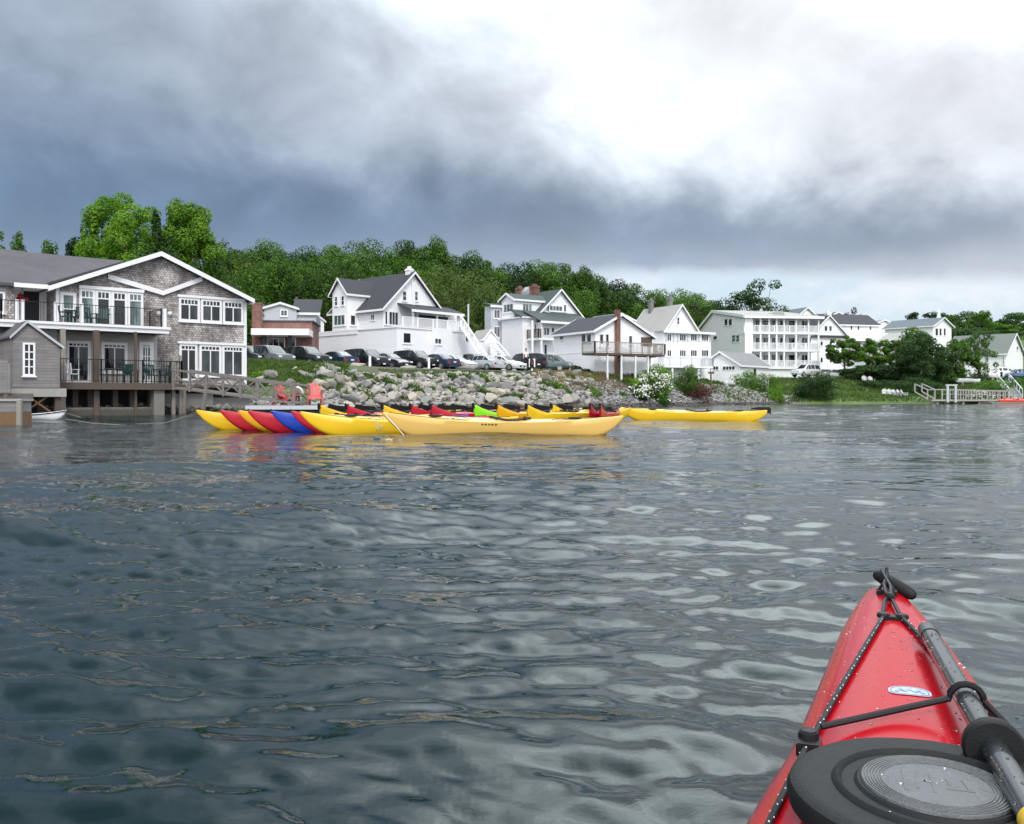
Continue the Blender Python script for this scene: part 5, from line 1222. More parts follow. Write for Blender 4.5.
def house_two():
    A = Fr(519, 103, 36); r = A.house('white_house', 'white house with green-grey porch roofs, brick chimneys and a brown balcony', 'house', 4, 3); zb = 2.8
    u1 = A.u(581); zr = A.z(318, u1); zp = A.z(290.5, A.u(559.5)); up = A.u(559.5)
    u0 = 2 * up - u1; L = A.v(490, 0) * .8 + 2
    wl, rf = A.gable(r, u0, u1, 0, 9.5, zb, zr, zp, roof=ROOFS, over=.4)
    for px, w in ((530, .8), (546, .9)): A.chimney(rf, up - .2 + (px - 546) * .02, 7.2 if px == 530 else 4.6, zp - 1, A.z(288.5, up, 5) + .25, w)
    mb = MB(); q = up; mb.extr([A.w(q - .6, 5.8, zp - .3), A.w(q + .6, 5.8, zp - .3), A.w(q + .6, 5.8, zp + .45), A.w(q, 5.8, zp + 1.05), A.w(q - .6, 5.8, zp + .45)], A.V * 1.0); mb.build('cupola', GALV, rf)
    A.winpx(r, 549, 305, 562.5, 312, cols=4, glass=GLASSL, fr=.1, shutters=None); A.winpx(r, 546.5, 304.5, 549, 312, cols=1, glass=GLASSM, fr=.05); A.winpx(r, 563.5, 304.5, 566, 312, cols=1, glass=GLASSM, fr=.05)
    # cross wing toward the left with its gable
    ul = .0; v0, v1 = .9, A.v(501.5, 0); vc = (v0 + v1) / 2; zq = A.z(302, ul, vc)
    A.gable(r, v0, v1, ul, up, zb, A.z(301, ul, v1), A.z(294.5, ul, vc), ax='u', roof=ROOFS, over=.3, wname='cross_wall', rname='cross_roof')
    A.window(r, vc - 1.2, vc + .9, A.z(313, ul, vc), A.z(303.5, ul, vc), 's', ul, cols=3, glass=GLASSL, fr=.14)
    A.winpx(r, 522, 303, 532, 313, 'f', .9, cols=3, glass=GLASSL, fr=.1)
    # first floor block with its own eave
    zl = A.z(318, 0, -1); mb = MB(); A.box(mb, -.2, A.u(537, -1), -1, A.v(503, 0), zb, zl); mb.build('lower_block', CLAP, r)
    mb = MB(); A.box(mb, -.6, A.u(538, -1), -1.4, A.v(503, 0) + .2, zl + .002, zl + .14); mb.build('lower_eave', WHITE, r)
    A.shed(r, -.5, A.u(534, -1), -1.1, .88, zl + .16, zl + 1.0, 'lower_roof', ROOFS, trim=False)
    # two-storey porch
    p0, p1 = A.u(532, -1.6), A.u(584, -1.6); vz = -3.2; zt = A.z(320.5, A.u(537, vz), vz)
    A.shed(r, p0 + .1, p1, vz, 0, zt, zt + 1.3, 'porch_roof', ROOFS)
    zf = A.z(338, p0, vz); mb = MB(); A.box(mb, p0 - .3, A.u(552, -2), vz, -1.02, zf - .2, zf); pf = mb.build('porch_floor', WHITE, r)
    A.rail(pf, [(p0 - .3, -1.1, zf), (p0 - .3, vz, zf), (A.u(541, vz), vz, zf)], 1.0, WOODB, 'balcony_railing', 1.5, .12, .08, .05)
    mb = MB(); A.box(mb, A.u(541, -2), p1, -2, -.004, zb, zt - .02); mb.build('porch_room', CLAP, r)
    A.winpx(r, 543, 327, 549.5, 336, 'f', -2, cols=2, glass=GLASSL, fr=.1); A.winpx(r, 551, 327, 554.5, 336, 'f', -2, cols=1, glass=GLASSM, fr=.08); A.winpx(r, 534, 324, 539.5, 334, 'f', -1, cols=2, glass=GLASSM, fr=.08)
    for px in (532.5, 541.5): mb = MB(); u = A.u(px, vz + .1); A.box(mb, u - .1, u + .1, vz + .05, vz + .25, zb, zt - .02); mb.build('porch_post', WHITE, pf)
    mb = MB(); A.box(mb, A.u(536, -1), A.u(540, -1), -1.06, -1.004, 3.3, 5.6); mb.build('door', DOOR_SHADE, r)
    A.winpx(r, 543.5, 344, 547, 356, 'f', -2, cols=1, glass=GLASS, fr=.08, name='door')
    # side annex far left
    mb = MB(); v9 = v1 + .1; a9, b9 = A.u(491, v9), A.u(504, v9); A.box(mb, a9, b9, v9, v9 + 1.3, zb, A.z(306, a9, v9)); mb.build('annex', GHOUSE, r); A.shed(r, a9, b9, v9, v9 + 1.3, A.z(305.5, a9, v9), A.z(303, a9, v9), 'annex_roof', ROOFS)
    for y0, y1 in ((309, 319), (326, 338)): A.winpx(r, 493.5, y0, 500, y1, 'f', v9, cols=3, glass=GLASS, fr=.1)
    # little gabled hut left
    B = Fr(484, 99, 30); q = B.house('white_hut', 'tiny white gabled outbuilding behind the outside staircase', 'outbuilding'); B.gable(q, 0, B.u(497), 0, 3, 2.8, B.z(339, 0), B.z(330, 0), roof=ROOFL, over=.15); B.winpx(q, 487, 346, 490.5, 353, cols=1, glass=GLASS, fr=.08)
    # brown railing at the porch foot
    mb = MB(); a = PX(532, 0, 94); b = PX(552, 0, 94)
    for i in range(12): p = a.lerp(b, i / 11); mb.bar((p.x, p.y, 3.3), (p.x, p.y, 4.6 - max(0, i - 7) * .22), .06)
    mb.bar((a.x, a.y, 4.6), (a.lerp(b, .65).x, a.y, 4.6), .1); mb.bar((a.lerp(b, .65).x, a.y, 4.6), (b.x, b.y, 3.7), .1); tag(mb.build('stair_railing', WOODB, origin=a), 'brown wooden railing at the foot of the house with the brown balcony', 'railing')
house_two()
def house_three():
    A = Fr(595, 86, 31); r = A.house('white_house', 'low white house with a dark roof and a long raised timber deck', 'house', 3, 3); zb = 2.4
    G_ = A.u(651); ze = A.z(330.5, 0); pk = A.uz(620, 315.5)
    zr = A.z(337, G_); L = A.v(554)
    wl, rf = A.gable(r, 0, G_, 0, L, zb, ze, pk[1], ap=pk[0], ze2=zr, roof=ROOFB if 0 else ROOFD, over=.35)
    mb = MB(); u = A.u(616); A.box(mb, u - .2, u + .2, -.45, -.004, 2.4, A.z(310, u)); mb.build('chimney', BRICK, r)
    for (a, b) in ((599, 603.5), (605, 609), ): A.winpx(r, a, 333.5, b, 347, cols=1, rows=1, glass=GLASS, fr=.09)
    A.winpx(r, 628, 335, 632.5, 345, cols=1, glass=GLASSM, fr=.1)
    A.winpx(r, 581.5, 333.5, 586.5, 342.5, 's', cols=1, glass=GLASSM, fr=.1); A.winpx(r, 587, 333.5, 592, 342.5, 's', cols=1, glass=GLASSM, fr=.1); A.winpx(r, 560, 336, 564, 340, 's', cols=1, glass=GLASSM, fr=.08)
    mb = MB(); z = A.z(352, 0); A.box(mb, -.03, -.002, .02, L, z, z + .06); mb.build('belt_board', WHITE, r)
    # dark panel on the wall, painting shade into the right-hand corner
    mb = MB(); A.box(mb, A.u(641), G_ + .1, -.03, -.004, A.z(337.5, G_) - .9, A.z(337.5, G_)); mb.build('corner_shade_panel', WOODD, r)
    # deck
    v = -2.6; zf = A.z(352.5, A.u(600, v), v); u0, u1 = A.u(595, v), A.u(665, v)
    mb = MB(); A.box(mb, u0, u1, v, -.56, zf - .2, zf); A.box(mb, A.u(652), u1, -.558, 1.5, zf - .2, zf); dk = mb.build('deck', WOODD, r)
    A.rail(dk, [(u0, -.6, zf), (u0, v, zf), (u1, v, zf), (u1, 1.4, zf)], 1.0, WOODG, 'deck_railing', 1.5, .16, .10, .035)
    for px in (607.5, 621.5, 635.5, 648): mb = MB(); u = A.u(px, v + .1); A.box(mb, u - .07, u + .07, v + .05, v + .19, 2.0, zf - .203); mb.build('deck_post', WHITE, dk)
    for px, l in ((604, 'white chair at the left end of the raised timber deck'), (627, 'white chair in the middle of the raised timber deck'), (657, 'white chair at the right end of the raised timber deck')):
        patio_chair('deck_chair', at(A, A.u(px, -1.4), -1.4, zf, R(20)), l, 'chairs on the raised deck', WHITE)
    A.winpx(r, 630, 372.5, 634, 380, cols=1, glass=GLASSM, fr=.07, name='meter_box')
house_three()
def house_four():
    A = Fr(664, 110, 29); r = A.house('white_house', 'white house with a pale grey roof and two rows of shuttered porch windows', 'house', 3, 4); zb = 2.2
    pk = A.uz(680.5, 305.5, 1.5); g1 = A.u(696.5, 1.5); ze = A.z(330, 1, 1.5); g0 = 2 * pk[0] - g1
    A.gable(r, g0, g1, 1.5, 8.5, zb, ze, pk[1], roof=ROOFL, over=.4)
    mb = MB(); A.winpx(r, 676.5, 317, 679.5, 325, 'f', 1.5, cols=1, rows=2, glass=GLASSM, fr=.09)
    for px in (651, 670): A.chimney(r, A.u(px, 7 if px == 651 else 4), 7 if px == 651 else 4, A.z(316, 0, 5), A.z(297, 0, 5), .5, CONC)
    u1 = A.u(711); zt = A.z(332, 0); mb = MB(); A.box(mb, 0, u1, 0, 1.496, zb, zt); A.box(mb, 0, u1, 1.5, 5, zb, zt - .01); mb.build('porch_wall', CLAP, r)
    mb = MB(); A.box(mb, -.35, u1 + .35, -.4, 1.49, zt + .002, zt + .18); pr = mb.build('porch_roof', ROOFL, r); mb = MB(); A.box(mb, -.38, u1 + .38, -.45, -.403, zt - .1, zt + .19); mb.build('roof_trim', WHITE, pr)
    for (y0, y1) in ((333.5, 341.5), (349.5, 357)):
        for (a, b) in ((666.5, 671.5), (679, 686), (690, 697), (701, 708.5)): A.winpx(r, a, y0, b, y1, cols=3 if a > 670 else 2, glass=GLASSM, fr=.1, sill=False)
    for px in (665.5, 673.5, 677.5, 687.5, 698.5, 709.8): mb = MB(); u = A.u(px); A.box(mb, u - .12, u + .12, -.06, -.003, A.z(342, u), A.z(333, u)); mb.build('shutter', GHOUSE, r)
    v = -2.2; zf = A.z(365.5, 0, v); mb = MB(); ue = A.u(713, v); A.box(mb, -2.6, ue, v, -.004, zf - .25, zf); dk = mb.build('veranda', WHITE, r)
    A.rail(dk, [(-2.6, v, zf), (ue, v, zf), (ue, -.1, zf)], .95, GHOUSE, 'railing', 1.8, .13, .07, .04)
    for i in range(5): mb = MB(); u = -2.4 + i * (ue + 2.3) / 4; A.box(mb, u - .1, u + .1, v + .1, v + .3, 2, zf - .253); mb.build('veranda_post', WHITE, dk)
    A.winpx(r, 660, 352, 663, 357, 's', cols=1, glass=GLASSM, fr=.06)
    mb = MB(); A.shed(r, -6.5, g0 if g0 < 0 else 0, 2.0, 5, A.z(333, -3, 2), A.z(328, -3, 2), 'side_roof', ROOFL); mb = MB(); A.box(mb, -6.3, g0, 2.1, 5, zb, A.z(333.5, -3, 2)); mb.build('side_wall', CLAP, r)
house_four()
def garage():
    A = Fr(740, 111, 47); r = A.house('white_garage', 'small white garage with a grey roof and rows of little panes above its doors', 'garage', 3, 2); zb = 1.5
    L = A.v(702); U = A.u(769); pk = A.vz(722, 352.5); ze = A.z(365, 0)
    A.gable(r, 0, L, 0, U, zb, ze, A.z(352.5, 0, L / 2), ax='u', roof=ROOFG, over=.3)
    for a, b in ((707.5, 719), (722.5, 735.5)):
        v1, zt = A.vz(a, 366); v0, z0 = A.vz(b, 369.5); A.window(r, min(v0, v1), max(v0, v1), z0 - .1, zt, 's', 0, cols=4, glass=GLASS, fr=.09, sill=False, name='door_lights')
    A.winpx(r, 753, 368, 756, 376, cols=1, glass=GLASS, fr=.07, name='side_door')
    mb = MB(); p = PX(711, 372, 103); mb.bar((p.x, p.y, 1.5), (p.x, p.y, 3.7), .16); mb.box(p.x - .35, p.x + .35, p.y - .09, p.y - .07, 3.5, 3.75); tag(mb.build('sign_post', WOODD, origin=p), 'short dark post standing in front of the white garage', 'post')
    mb = MB(); p = PX(726, 380, 103); mb.lathe([(.28, 0), (.3, .6), (.22, .75)], (p.x, p.y, ground(p.x, p.y)), 10); tag(mb.build('rain_barrel', GALV, origin=p), 'small grey bin on the grass right of the garage sign post', 'bin')
garage()
def hotel():
    A = Fr(745, 134, 8); r = A.house('hotel', 'three-storey white hotel with long open balconies and a white gable end', 'hotel', 6, 6); zb = 2.5
    U = A.u(801); U2 = A.u(819.5); L = A.v(700); vr = A.v(714); zr = A.z(311.5, 0, vr); zl = A.z(330, 0, L); zf = A.z(316.5, 0)
    u0 = A.u(744);
    D = 2.6       # balcony depth
    mb = MB(); A.prism(mb, [(D, zb), (L, zb), (L, zl), (vr, zr), (D, zf + .35)], 0, U2 - .6, 'u'); mb.build('wall', CLAP, r)
    mb = MB(); A.box(mb, 0, A.u(752), 0, D - .004, zb, zf); mb.build('end_wall', CLAP, r)
    mb = MB(); A.prism(mb, [(-.4, zf + .02), (vr, zr + .03), (vr, zr + .2), (-.4, zf + .2)], -.35, A.u(780), 'u'); A.prism(mb, [(vr, zr + .03), (L + .4, zl + .02), (L + .4, zl + .2), (vr, zr + .2)], -.35, U2, 'u')
    A.prism(mb, [(-.5, zf - .1), (vr, zr - .1), (vr, zr + .1), (-.5, zf + .08)], A.u(781), U2 + .5, 'u')
    rf = mb.build('roof', ROOFL, r)
    mb = MB(); A.prism(mb, [(-.45, zf - .2), (vr, zr - .2), (vr, zr + .24), (-.45, zf + .24)], -.42, -.355, 'u'); A.prism(mb, [(vr, zr - .2), (L + .45, zl - .2), (L + .45, zl + .24), (vr, zr + .24)], -.42, -.355, 'u')
    A.box(mb, -.35, U2 + .5, -.62, -.52, zf - .25, zf + .12); mb.build('roof_trim', WHITE, rf)
    a, b = A.u(777), A.u(783); mb = MB(); mb.extr([A.w(a, -.6, zf + .1), A.w(A.u(783.5), -.6, zf + .1), A.w(A.u(781), -.6, zf + .95)], A.V * 8); mb.build('gablet', ROOFL, rf)
    fl = [A.z(q, A.u(760)) for q in (332, 349.5, 367)]
    cols = [752, 760.5, 769, 776.5, 784, 796, 808.5, 818.5]
    for i, z in enumerate(fl):
        us = A.u(744.5 if i == 0 else 752) if i < 2 else A.u(761); mb = MB(); A.box(mb, us, U2, -.05, D - .004, z - .28, z); f_ = mb.build('balcony_floor', WHITE, r)
        A.rail(f_, [(us, .1, z), (U2, .1, z), (U2, D - .1, z)], 1.0, WHITE, 'balustrade', 2.2, .2, .09, .085)
        zt = (fl[i - 1] - .28) if i else zf - .1
        ac = cols if i < 2 else cols[1:]
        for px in ac: u = A.u(px, .1); mb = MB(); A.box(mb, u - .11, u + .11, .02, .24, z + .003, zt - .003); mb.build('post', WHITE, f_)
        for px in (748, 757, 764.5, 773, 781, 790, 803): 
            if px < 752 and i: continue
            u = A.u(px + 1.5, D); dr = (px in (757, 773, 790)); A.window(r, u - .55, u + .55, z + (.05 if dr else .75), z + 2.05, 'f', D - .003, cols=1 if dr else 2, glass=GLASS if dr else GLASSM, fr=.1, name='door' if dr else 'window', sill=False)
    # partition diagonals of the outside stairs between the right-hand bays
    for i, z in enumerate(fl[1:]):
        mb = MB(); A.prism(mb, [(A.u(796) + .1, z + .1), (A.u(796) + .5, z + .1), (A.u(808) + .1, z + 2.3), (A.u(808) - .3, z + 2.3)], 1.5, 1.7); mb.build('stair_flight', WHITE, r)
    mb = MB(); A.box(mb, A.u(770), U2, .3, D - .01, zb, fl[2] - .283); mb.build('ground_floor_wall', BLOCK, r)
    mb = MB(); A.box(mb, A.u(782), A.u(782) + .12, .2, .297, zb, fl[2] - .3); A.box(mb, A.u(793), A.u(793) + .12, .2, .297, zb, fl[2] - .3); mb.build('garage_door', WHITE, r)
    A.winpx(r, 801, 370.5, 807, 373.5, 'f', .3, cols=2, glass=GLASS, fr=.08)
    A.winpx(r, 724.5, 319, 728, 325.5, 's', cols=1, glass=GLASSM, fr=.1); A.winpx(r, 728.7, 319, 732.5, 325.5, 's', cols=1, glass=GLASSM, fr=.1)
    A.winpx(r, 713.5, 336, 717.5, 339.5, 's', cols=1, glass=GLASSM, fr=.1); A.winpx(r, 732, 335, 736, 342, 's', cols=1, rows=2, glass=GLASSL, fr=.1); A.winpx(r, 736, 335, 740, 342, 's', cols=1, rows=2, glass=GLASSL, fr=.1)
    mb = MB(); A.box(mb, 0, .02, 0, .1, 0, 0.02)
hotel()
def small_houses():
    # six: long balcony house right of the hotel
    A = Fr(828, 152, 14); r = A.house('white_house', 'white house right of the hotel with front gable and long dark roof', 'house', 3, 3); zb = 2.5
    g0, g1 = A.u(811), A.u(846); ze = A.z(335, 0); zp = A.z(316, 0)
    A.gable(r, g0, g1, 0, 12, zb, ze, zp, roof=ROOFD, over=.4)
    mb = MB(); A.box(mb, g0 - .3, g1 + .2, -.5, -.004, A.z(337.5, 0), A.z(335.5, 0)); mb.build('porch_roof', ROOFD, r)
    for a, b in ((824, 827.6), (828.6, 832)): A.winpx(r, a, 325.5, b, 331.5, cols=1, glass=GLASSM, fr=.1)
    A.chimney(r, A.u(828, 1), 1, zp - .4, zp + .7, .8, WHITE)
    u1 = A.u(879, 2); A.gable(r, 2, 9, g1 - 2, u1, zb, A.z(324.5, g1, 2), A.z(315, g1, 5.5), ax='u', roof=ROOFD, over=.3, wname='long_wall', rname='long_roof')
    for px in (850, 857, 869): A.winpx(r, px, 325, px + 2.6, 330.5, 'f', 2, cols=1, glass=GLASSM, fr=.1)
    zf = A.z(339.5, g1, 0); mb = MB(); A.box(mb, g1 + .02, u1, 0, 1.99, zf - .2, zf); fl = mb.build('balcony', WHITE, r); A.rail(fl, [(g1, 0, zf), (u1, 0, zf)], 1.0, WHITE, 'balustrade', 2.2, .22, .1, .09)
    for px in (848, 868, 881): mb = MB(); u = A.u(px); A.box(mb, u - .12, u + .12, 0, .24, zb, zf + 1 if px < 880 else zf + 1); mb.build('post', WHITE, fl)
    for (y0, y1) in ((341, 346), (357, 363)): 
        for px in (820, 829): A.winpx(r, px, y0, px + 3, y1, cols=1, glass=GLASS if px == 820 else GLASSM, fr=.1)
    zf = A.z(369, 0, -1.6); mb = MB(); A.box(mb, g0, g1 + 2, -1.6, -.004, zf - .2, zf); dk = mb.build('lower_deck', WHITE, r); A.rail(dk, [(g0, -1.6, zf), (g1 + 2, -1.6, zf)], .95, WHITE, 'deck_railing', 2, .2, .08, .07)
    mb = MB(); A.bar(mb, (u1, .5, zf + 6.2), (u1 + 4.5, .5, zf + 3.6), 1.2, .2); mb.build('stair_flight', WHITE, r)
    # small gabled annex between trees
    A = Fr(905, 150, 30); r = A.house('white_annex', 'little white gabled annex half hidden by the dark trees', 'outbuilding'); A.gable(r, 0, A.u(918), 0, 6, 2.5, A.z(339, 0), A.z(332.5, 0), roof=ROOFL, over=.25); A.winpx(r, 908.5, 342, 914.5, 347, cols=2, glass=GLASSM, fr=.1)
    B = Fr(878, 146, 20); r = B.house('white_cottage', 'white cottage behind the green trees right of the hotel lawn', 'cottage'); B.gable(r, 0, B.u(906), 0, 7, 2.5, B.z(352, 0), B.z(343, 0), ax='v', roof=ROOFL, over=.3); [B.winpx(r, px, 356, px + 4, 362, cols=2, glass=GLASSM, fr=.1) for px in (882, 893)]
    # far house with windows high on the hill, long roof to its left
    A = Fr(933, 186, 36); zb = 6; r = A.house('far_house', 'white house on the rise with three tall dark windows in its gable end', 'house', 1, 3)
    g1 = A.u(951.5); ze = A.z(327, g1); A.gable(r, 0, g1, 0, A.v(885), zb, ze, A.z(318, g1 / 2), roof=ROOFB, over=.5)
    for a, b in ((935, 938), (939, 941.5), (943.3, 945.6)): A.winpx(r, a, 328, b, 336, cols=1, glass=GLASS, fr=.1)
    # steeple behind
    s = PX(938.7, 318, 215); r = thing('church_steeple', (s.x, s.y, 10), 'slender white church steeple showing over the far roof', 'steeple')
    mb = MB(); mb.box(s.x - .7, s.x + .7, s.y - .7, s.y + .7, 10, s.z - .5); mb.build('tower', WHITE, r); mb = MB(); mb.lathe([(.9, 0), (.4, .9), (.03, 3.0)], (s.x, s.y, s.z - .498), 8); mb.build('spire', WHITE, r)
    # big right house with green-grey roof
    A = Fr(1006, 142, 44); r = A.house('white_house', 'big plain white house with a wide green-grey roof at the right edge', 'house', 3, 6); zb = 2.8
    G_ = 8.2; L = A.v(948); A.gable(r, 0, G_, 0, L, zb, A.z(353, 0), A.z(333, 0), roof=ROOFN, over=.35)
    A.winpx(r, 1016, 346, 1018, 350.5, cols=1, glass=GLASSM, fr=.1); A.winpx(r, 1003, 356.5, 1004.8, 365, 's', cols=1, glass=GLASS, fr=.08); A.winpx(r, 985, 357, 989, 363, 's', cols=2, glass=GLASSM, fr=.08)
    # dark roofs peeping over
    A = Fr(795, 172, 20); r = A.house('back_house', 'dark hipped roof of a house peeping up behind the hotel roof', 'house'); A.gable(r, 0, A.u(818), 0, 8, 4, A.z(318, 0), A.z(307.5, 0), roof=ROOFB, over=.4)
    A = Fr(818, 176, 18); r = A.house('back_house', 'dark roof of a house peeping up left of the white chimney right of the hotel', 'house'); A.gable(r, 0, 9, 0, A.u(842), 4, A.z(321, 0), A.z(312, 0), ax='u' if 0 else 'v', roof=ROOFD, over=.4)
    A = Fr(600, 128, 30); r = A.house('back_house', 'blue-grey roof between the house with the brown balcony and the one with the long deck', 'house'); A.gable(r, 0, 7, 0, A.v(578), 4, A.z(322, 0), A.z(313, 0), roof=ROOFB, over=.4)
    A = Fr(312, 112, 20); r = A.house('back_house', 'tiny pale shed wall beside the left end of the big white house', 'shed'); A.gable(r, 0, A.u(324), 0, 4, 3, A.z(321, 0), A.z(316, 0), roof=ROOFG, over=.2); A.winpx(r, 316, 323, 320, 328, cols=1, glass=GLASSL, fr=.1)
    A = Fr(870, 200, 14); r = A.house('back_house', 'long grey roof on the rise left of the far white gable', 'house'); A.gable(r, 0, 7, 0, 4, 6, A.z(326, 0), A.z(320, 0), roof=ROOFG, over=.4) ; 
small_houses()
# ------------------------------------------------------------------ cars
def paint(name, c):
    m, g, p = newmat(name); n = g.noise(g.obj(), 3, 4); f = g.add(.9, g.mul(n, .2))
    g.put(p.inputs['Base Color'], g.vm('MULTIPLY', tuple(c), g.comb(f, f, f))); p.inputs['Roughness'].default_value = .3
    p.inputs['Coat Weight'].default_value = .5; p.inputs['Coat Roughness'].default_value = .05; p.inputs['Metallic'].default_value = .3
    return m
PC = {'black': paint('black_car_paint', (.012, .012, .014)), 'navy': paint('navy_car_paint', (.015, .03, .07)), 'silver': paint('silver_car_paint', (.50, .52, .55)), 'white': paint('white_car_paint', (.75, .76, .78)),
      'grey': paint('grey_car_paint', (.13, .14, .15)), 'green': paint('green_grey_car_paint', (.10, .14, .14)), 'plum': paint('plum_car_paint', (.035, .025, .04)), 'blue': paint('blue_car_paint', (.05, .10, .2))}
LAMP = plain('lamp_glass', (.75, .78, .8), .15, .05); TAIL = plain('tail_lamp', (.4, .01, .01), .25, .05)
CARWIN = glassmat('car_window', (.025, .03, .034), .04)
ST = {
 'sedan': [(-2.30, .72, .74, .64, .70), (-2.18, .84, .98, .70, .90), (-1.62, .89, 1.02, .71, .93), (-.88, .90, 1.42, .58, .95), (-.1, .90, 1.46, .59, .95), (.42, .90, 1.40, .58, .93), (1.12, .90, .98, .74, .91), (1.75, .88, .90, .74, .84), (2.12, .82, .76, .68, .70), (2.32, .70, .60, .60, .56)],
 'suv': [(-2.25, .80, 1.0, .76, .95), (-2.20, .88, 1.15, .80, 1.05), (-1.95, .91, 1.74, .70, 1.10), (-.9, .92, 1.80, .70, 1.10), (-.1, .92, 1.80, .70, 1.10), (.45, .92, 1.74, .69, 1.08), (1.10, .92, 1.16, .80, 1.06), (1.80, .90, 1.08, .80, 1.0), (2.15, .86, .96, .76, .88), (2.28, .80, .72, .70, .66)],
 'pickup': [(-2.70, .88, 1.05, .86, 1.03), (-2.65, .92, 1.10, .86, 1.05), (-.85, .93, 1.12, .86, 1.06), (-.75, .93, 1.76, .70, 1.10), (-.1, .93, 1.80, .70, 1.10), (.45, .93, 1.74, .69, 1.08), (1.05, .93, 1.18, .82, 1.08), (1.95, .91, 1.12, .82, 1.04), (2.35, .88, 1.0, .8, .92), (2.45, .82, .75, .74, .7)],
 'van': [(-2.40, .80, 1.0, .76, .95), (-2.35, .90, 1.15, .80, 1.02), (-2.05, .93, 1.66, .70, 1.08), (-.9, .94, 1.74, .70, 1.08), (.2, .94, 1.72, .70, 1.06), (.75, .94, 1.60, .69, 1.04), (1.50, .93, 1.08, .80, 1.0), (1.95, .91, .98, .80, .92), (2.30, .86, .82, .74, .76), (2.42, .78, .62, .68, .58)]}
def car(kind, color, p, heading, label, z=3.304, group='cars parked above the stone bank'):
    M = Matrix.Translation((p.x, p.y, z)) @ Matrix.Rotation(R(heading), 4, 'Z')
    r = thing('parked_car', tuple(M @ Vector((0, 0, 0))), label, 'car', group)
    def pt(mb, n, m, par=None, **k): return place(mb, M).build(n, m, par or r, **k)
    st = ST[kind]; zb = .24 if kind == 'sedan' else .32; prof = []
    for x, hw, zt, hwt, zbelt in st:
        half = [(0, zb), (hw * .88, zb), (hw, zb + .16), (hw * 1.0, (zb + zbelt) / 2 + .05), (hw * .985, zbelt), (hwt + .02, zt - .035), (hwt * .8, zt), (0, zt + .015)]
        prof.append([(x, y, q) for y, q in half] + [(x, -y, q) for y, q in half[-2:0:-1]])
    n = len(prof[0]); mb = MB(); vs = [q for row in prof for q in row]; fs = []
    for i in range(len(prof) - 1):
        for k in range(n): fs.append((i * n + k, i * n + (k + 1) % n, (i + 1) * n + (k + 1) % n, (i + 1) * n + k))
    fs += [tuple(range(n)), tuple((len(prof) - 1) * n + k for k in range(n))]
    mb.add(vs, fs); body = pt(mb, 'body', PC[color], smooth=34)
    # glazing: side lights, windscreen, rear window, set a few millimetres proud of the shell
    i0 = 2 if kind in ('suv', 'van', 'sedan') else 2; cab = range(2, 6) if kind != 'pickup' else range(3, 6)
    wi = .12
    for sgn in (1, -1):
        mb = MB()
        for i in cab:
            A_, B_ = prof[i], prof[i + 1]
            a0, a1, b0, b1 = [Vector(q) for q in (A_[4], A_[5], B_[4], B_[5])]
            if kind in ('sedan', 'pickup') and i == 2: a1 = a0.lerp(a1, .3)
            c = (a0 + a1 + b0 + b1) / 4
            q = [(v + (c - v) * wi) + Vector((0, .012, .004)) for v in (a0, b0, b1, a1)]
            if (q[2] - q[1]).length < .12: q[2] = q[1] + Vector((-.05, 0, .04))
            q = [Vector((v.x, v.y * sgn, v.z)) for v in q]; mb.add(q, [(0, 1, 2, 3)])
        pt(mb, 'side_window', CARWIN)
    def glass(i, name):
        A_, B_ = prof[i], prof[i + 1]; a, b, c_, d = Vector(A_[6]), Vector(A_[8]), Vector(B_[8]), Vector(B_[6]); ctr = (a + b + c_ + d) / 4
        nrm = (b - a).cross(d - a).normalized(); nrm = nrm if nrm.z > 0 else -nrm
        mb = MB(); mb.add([v + (ctr - v) * .07 + nrm * .022 for v in (a, b, c_, d)], [(0, 1, 2, 3)]); pt(mb, name, CARWIN)
    glass(5, 'windscreen'); glass({'sedan': 2, 'suv': 1, 'van': 1, 'pickup': 2}[kind], 'rear_window')
    wr = .33 if kind == 'sedan' else .38; xf, xr = (1.42, -1.40) if kind != 'pickup' else (1.55, -1.75)
    for x in (xf, xr):
        for s in (-1, 1):
            hw = .90; mb = MB(); mb.lathe([(wr, s * (hw - .20)), (wr + .0, s * (hw - .02)), (wr - .03, s * (hw + .02)), (wr * .62, s * (hw + .02))], (x, 0, wr), 20, 'y'); w = pt(mb, 'wheel', TYRE, smooth=40)
            mb = MB(); mb.lathe([(wr * .62, s * (hw + .005)), (wr * .6, s * (hw + .026)), (wr * .15, s * (hw + .022)), (wr * .1, s * (hw + .03))], (x, 0, wr), 14, 'y'); pt(mb, 'rim', RIM, w)
    f = st[-2]; zl = f[4] - .05
    for s in (-1, 1):
        mb = MB(); mb.box(f[0] - .05, st[-1][0] + .005, s * .66 - .14, s * .66 + .14, zl - .10, zl + .05); pt(mb, 'headlight', LAMP, bevel=.02)
        b_ = st[0]; mb = MB(); mb.box(b_[0] - .012, b_[0] + .1, s * .68 - .12, s * .68 + .12, b_[4] - .16, b_[4] + .02); pt(mb, 'tail_light', TAIL, bevel=.01)
    mb = MB(); xx = st[-1][0]; mb.box(xx - .03, xx + .03, -.45, .45, .34, .50); pt(mb, 'grille', BLACK); mb = MB(); mb.box(xx + .032, xx + .04, -.16, .16, .36, .46); pt(mb, 'number_plate', LAMP)
    mb = MB(); mb.box(st[0][0] - .03, st[0][0] - .005, -.16, .16, .62, .74); pt(mb, 'number_plate', LAMP)
    for s in (-1, 1): mb = MB(); mb.box(.62, .78, s * .98 - .09, s * .98 + .09, st[6][4] + .02, st[6][4] + .16); pt(mb, 'mirror', PC[color], bevel=.02)
    return r
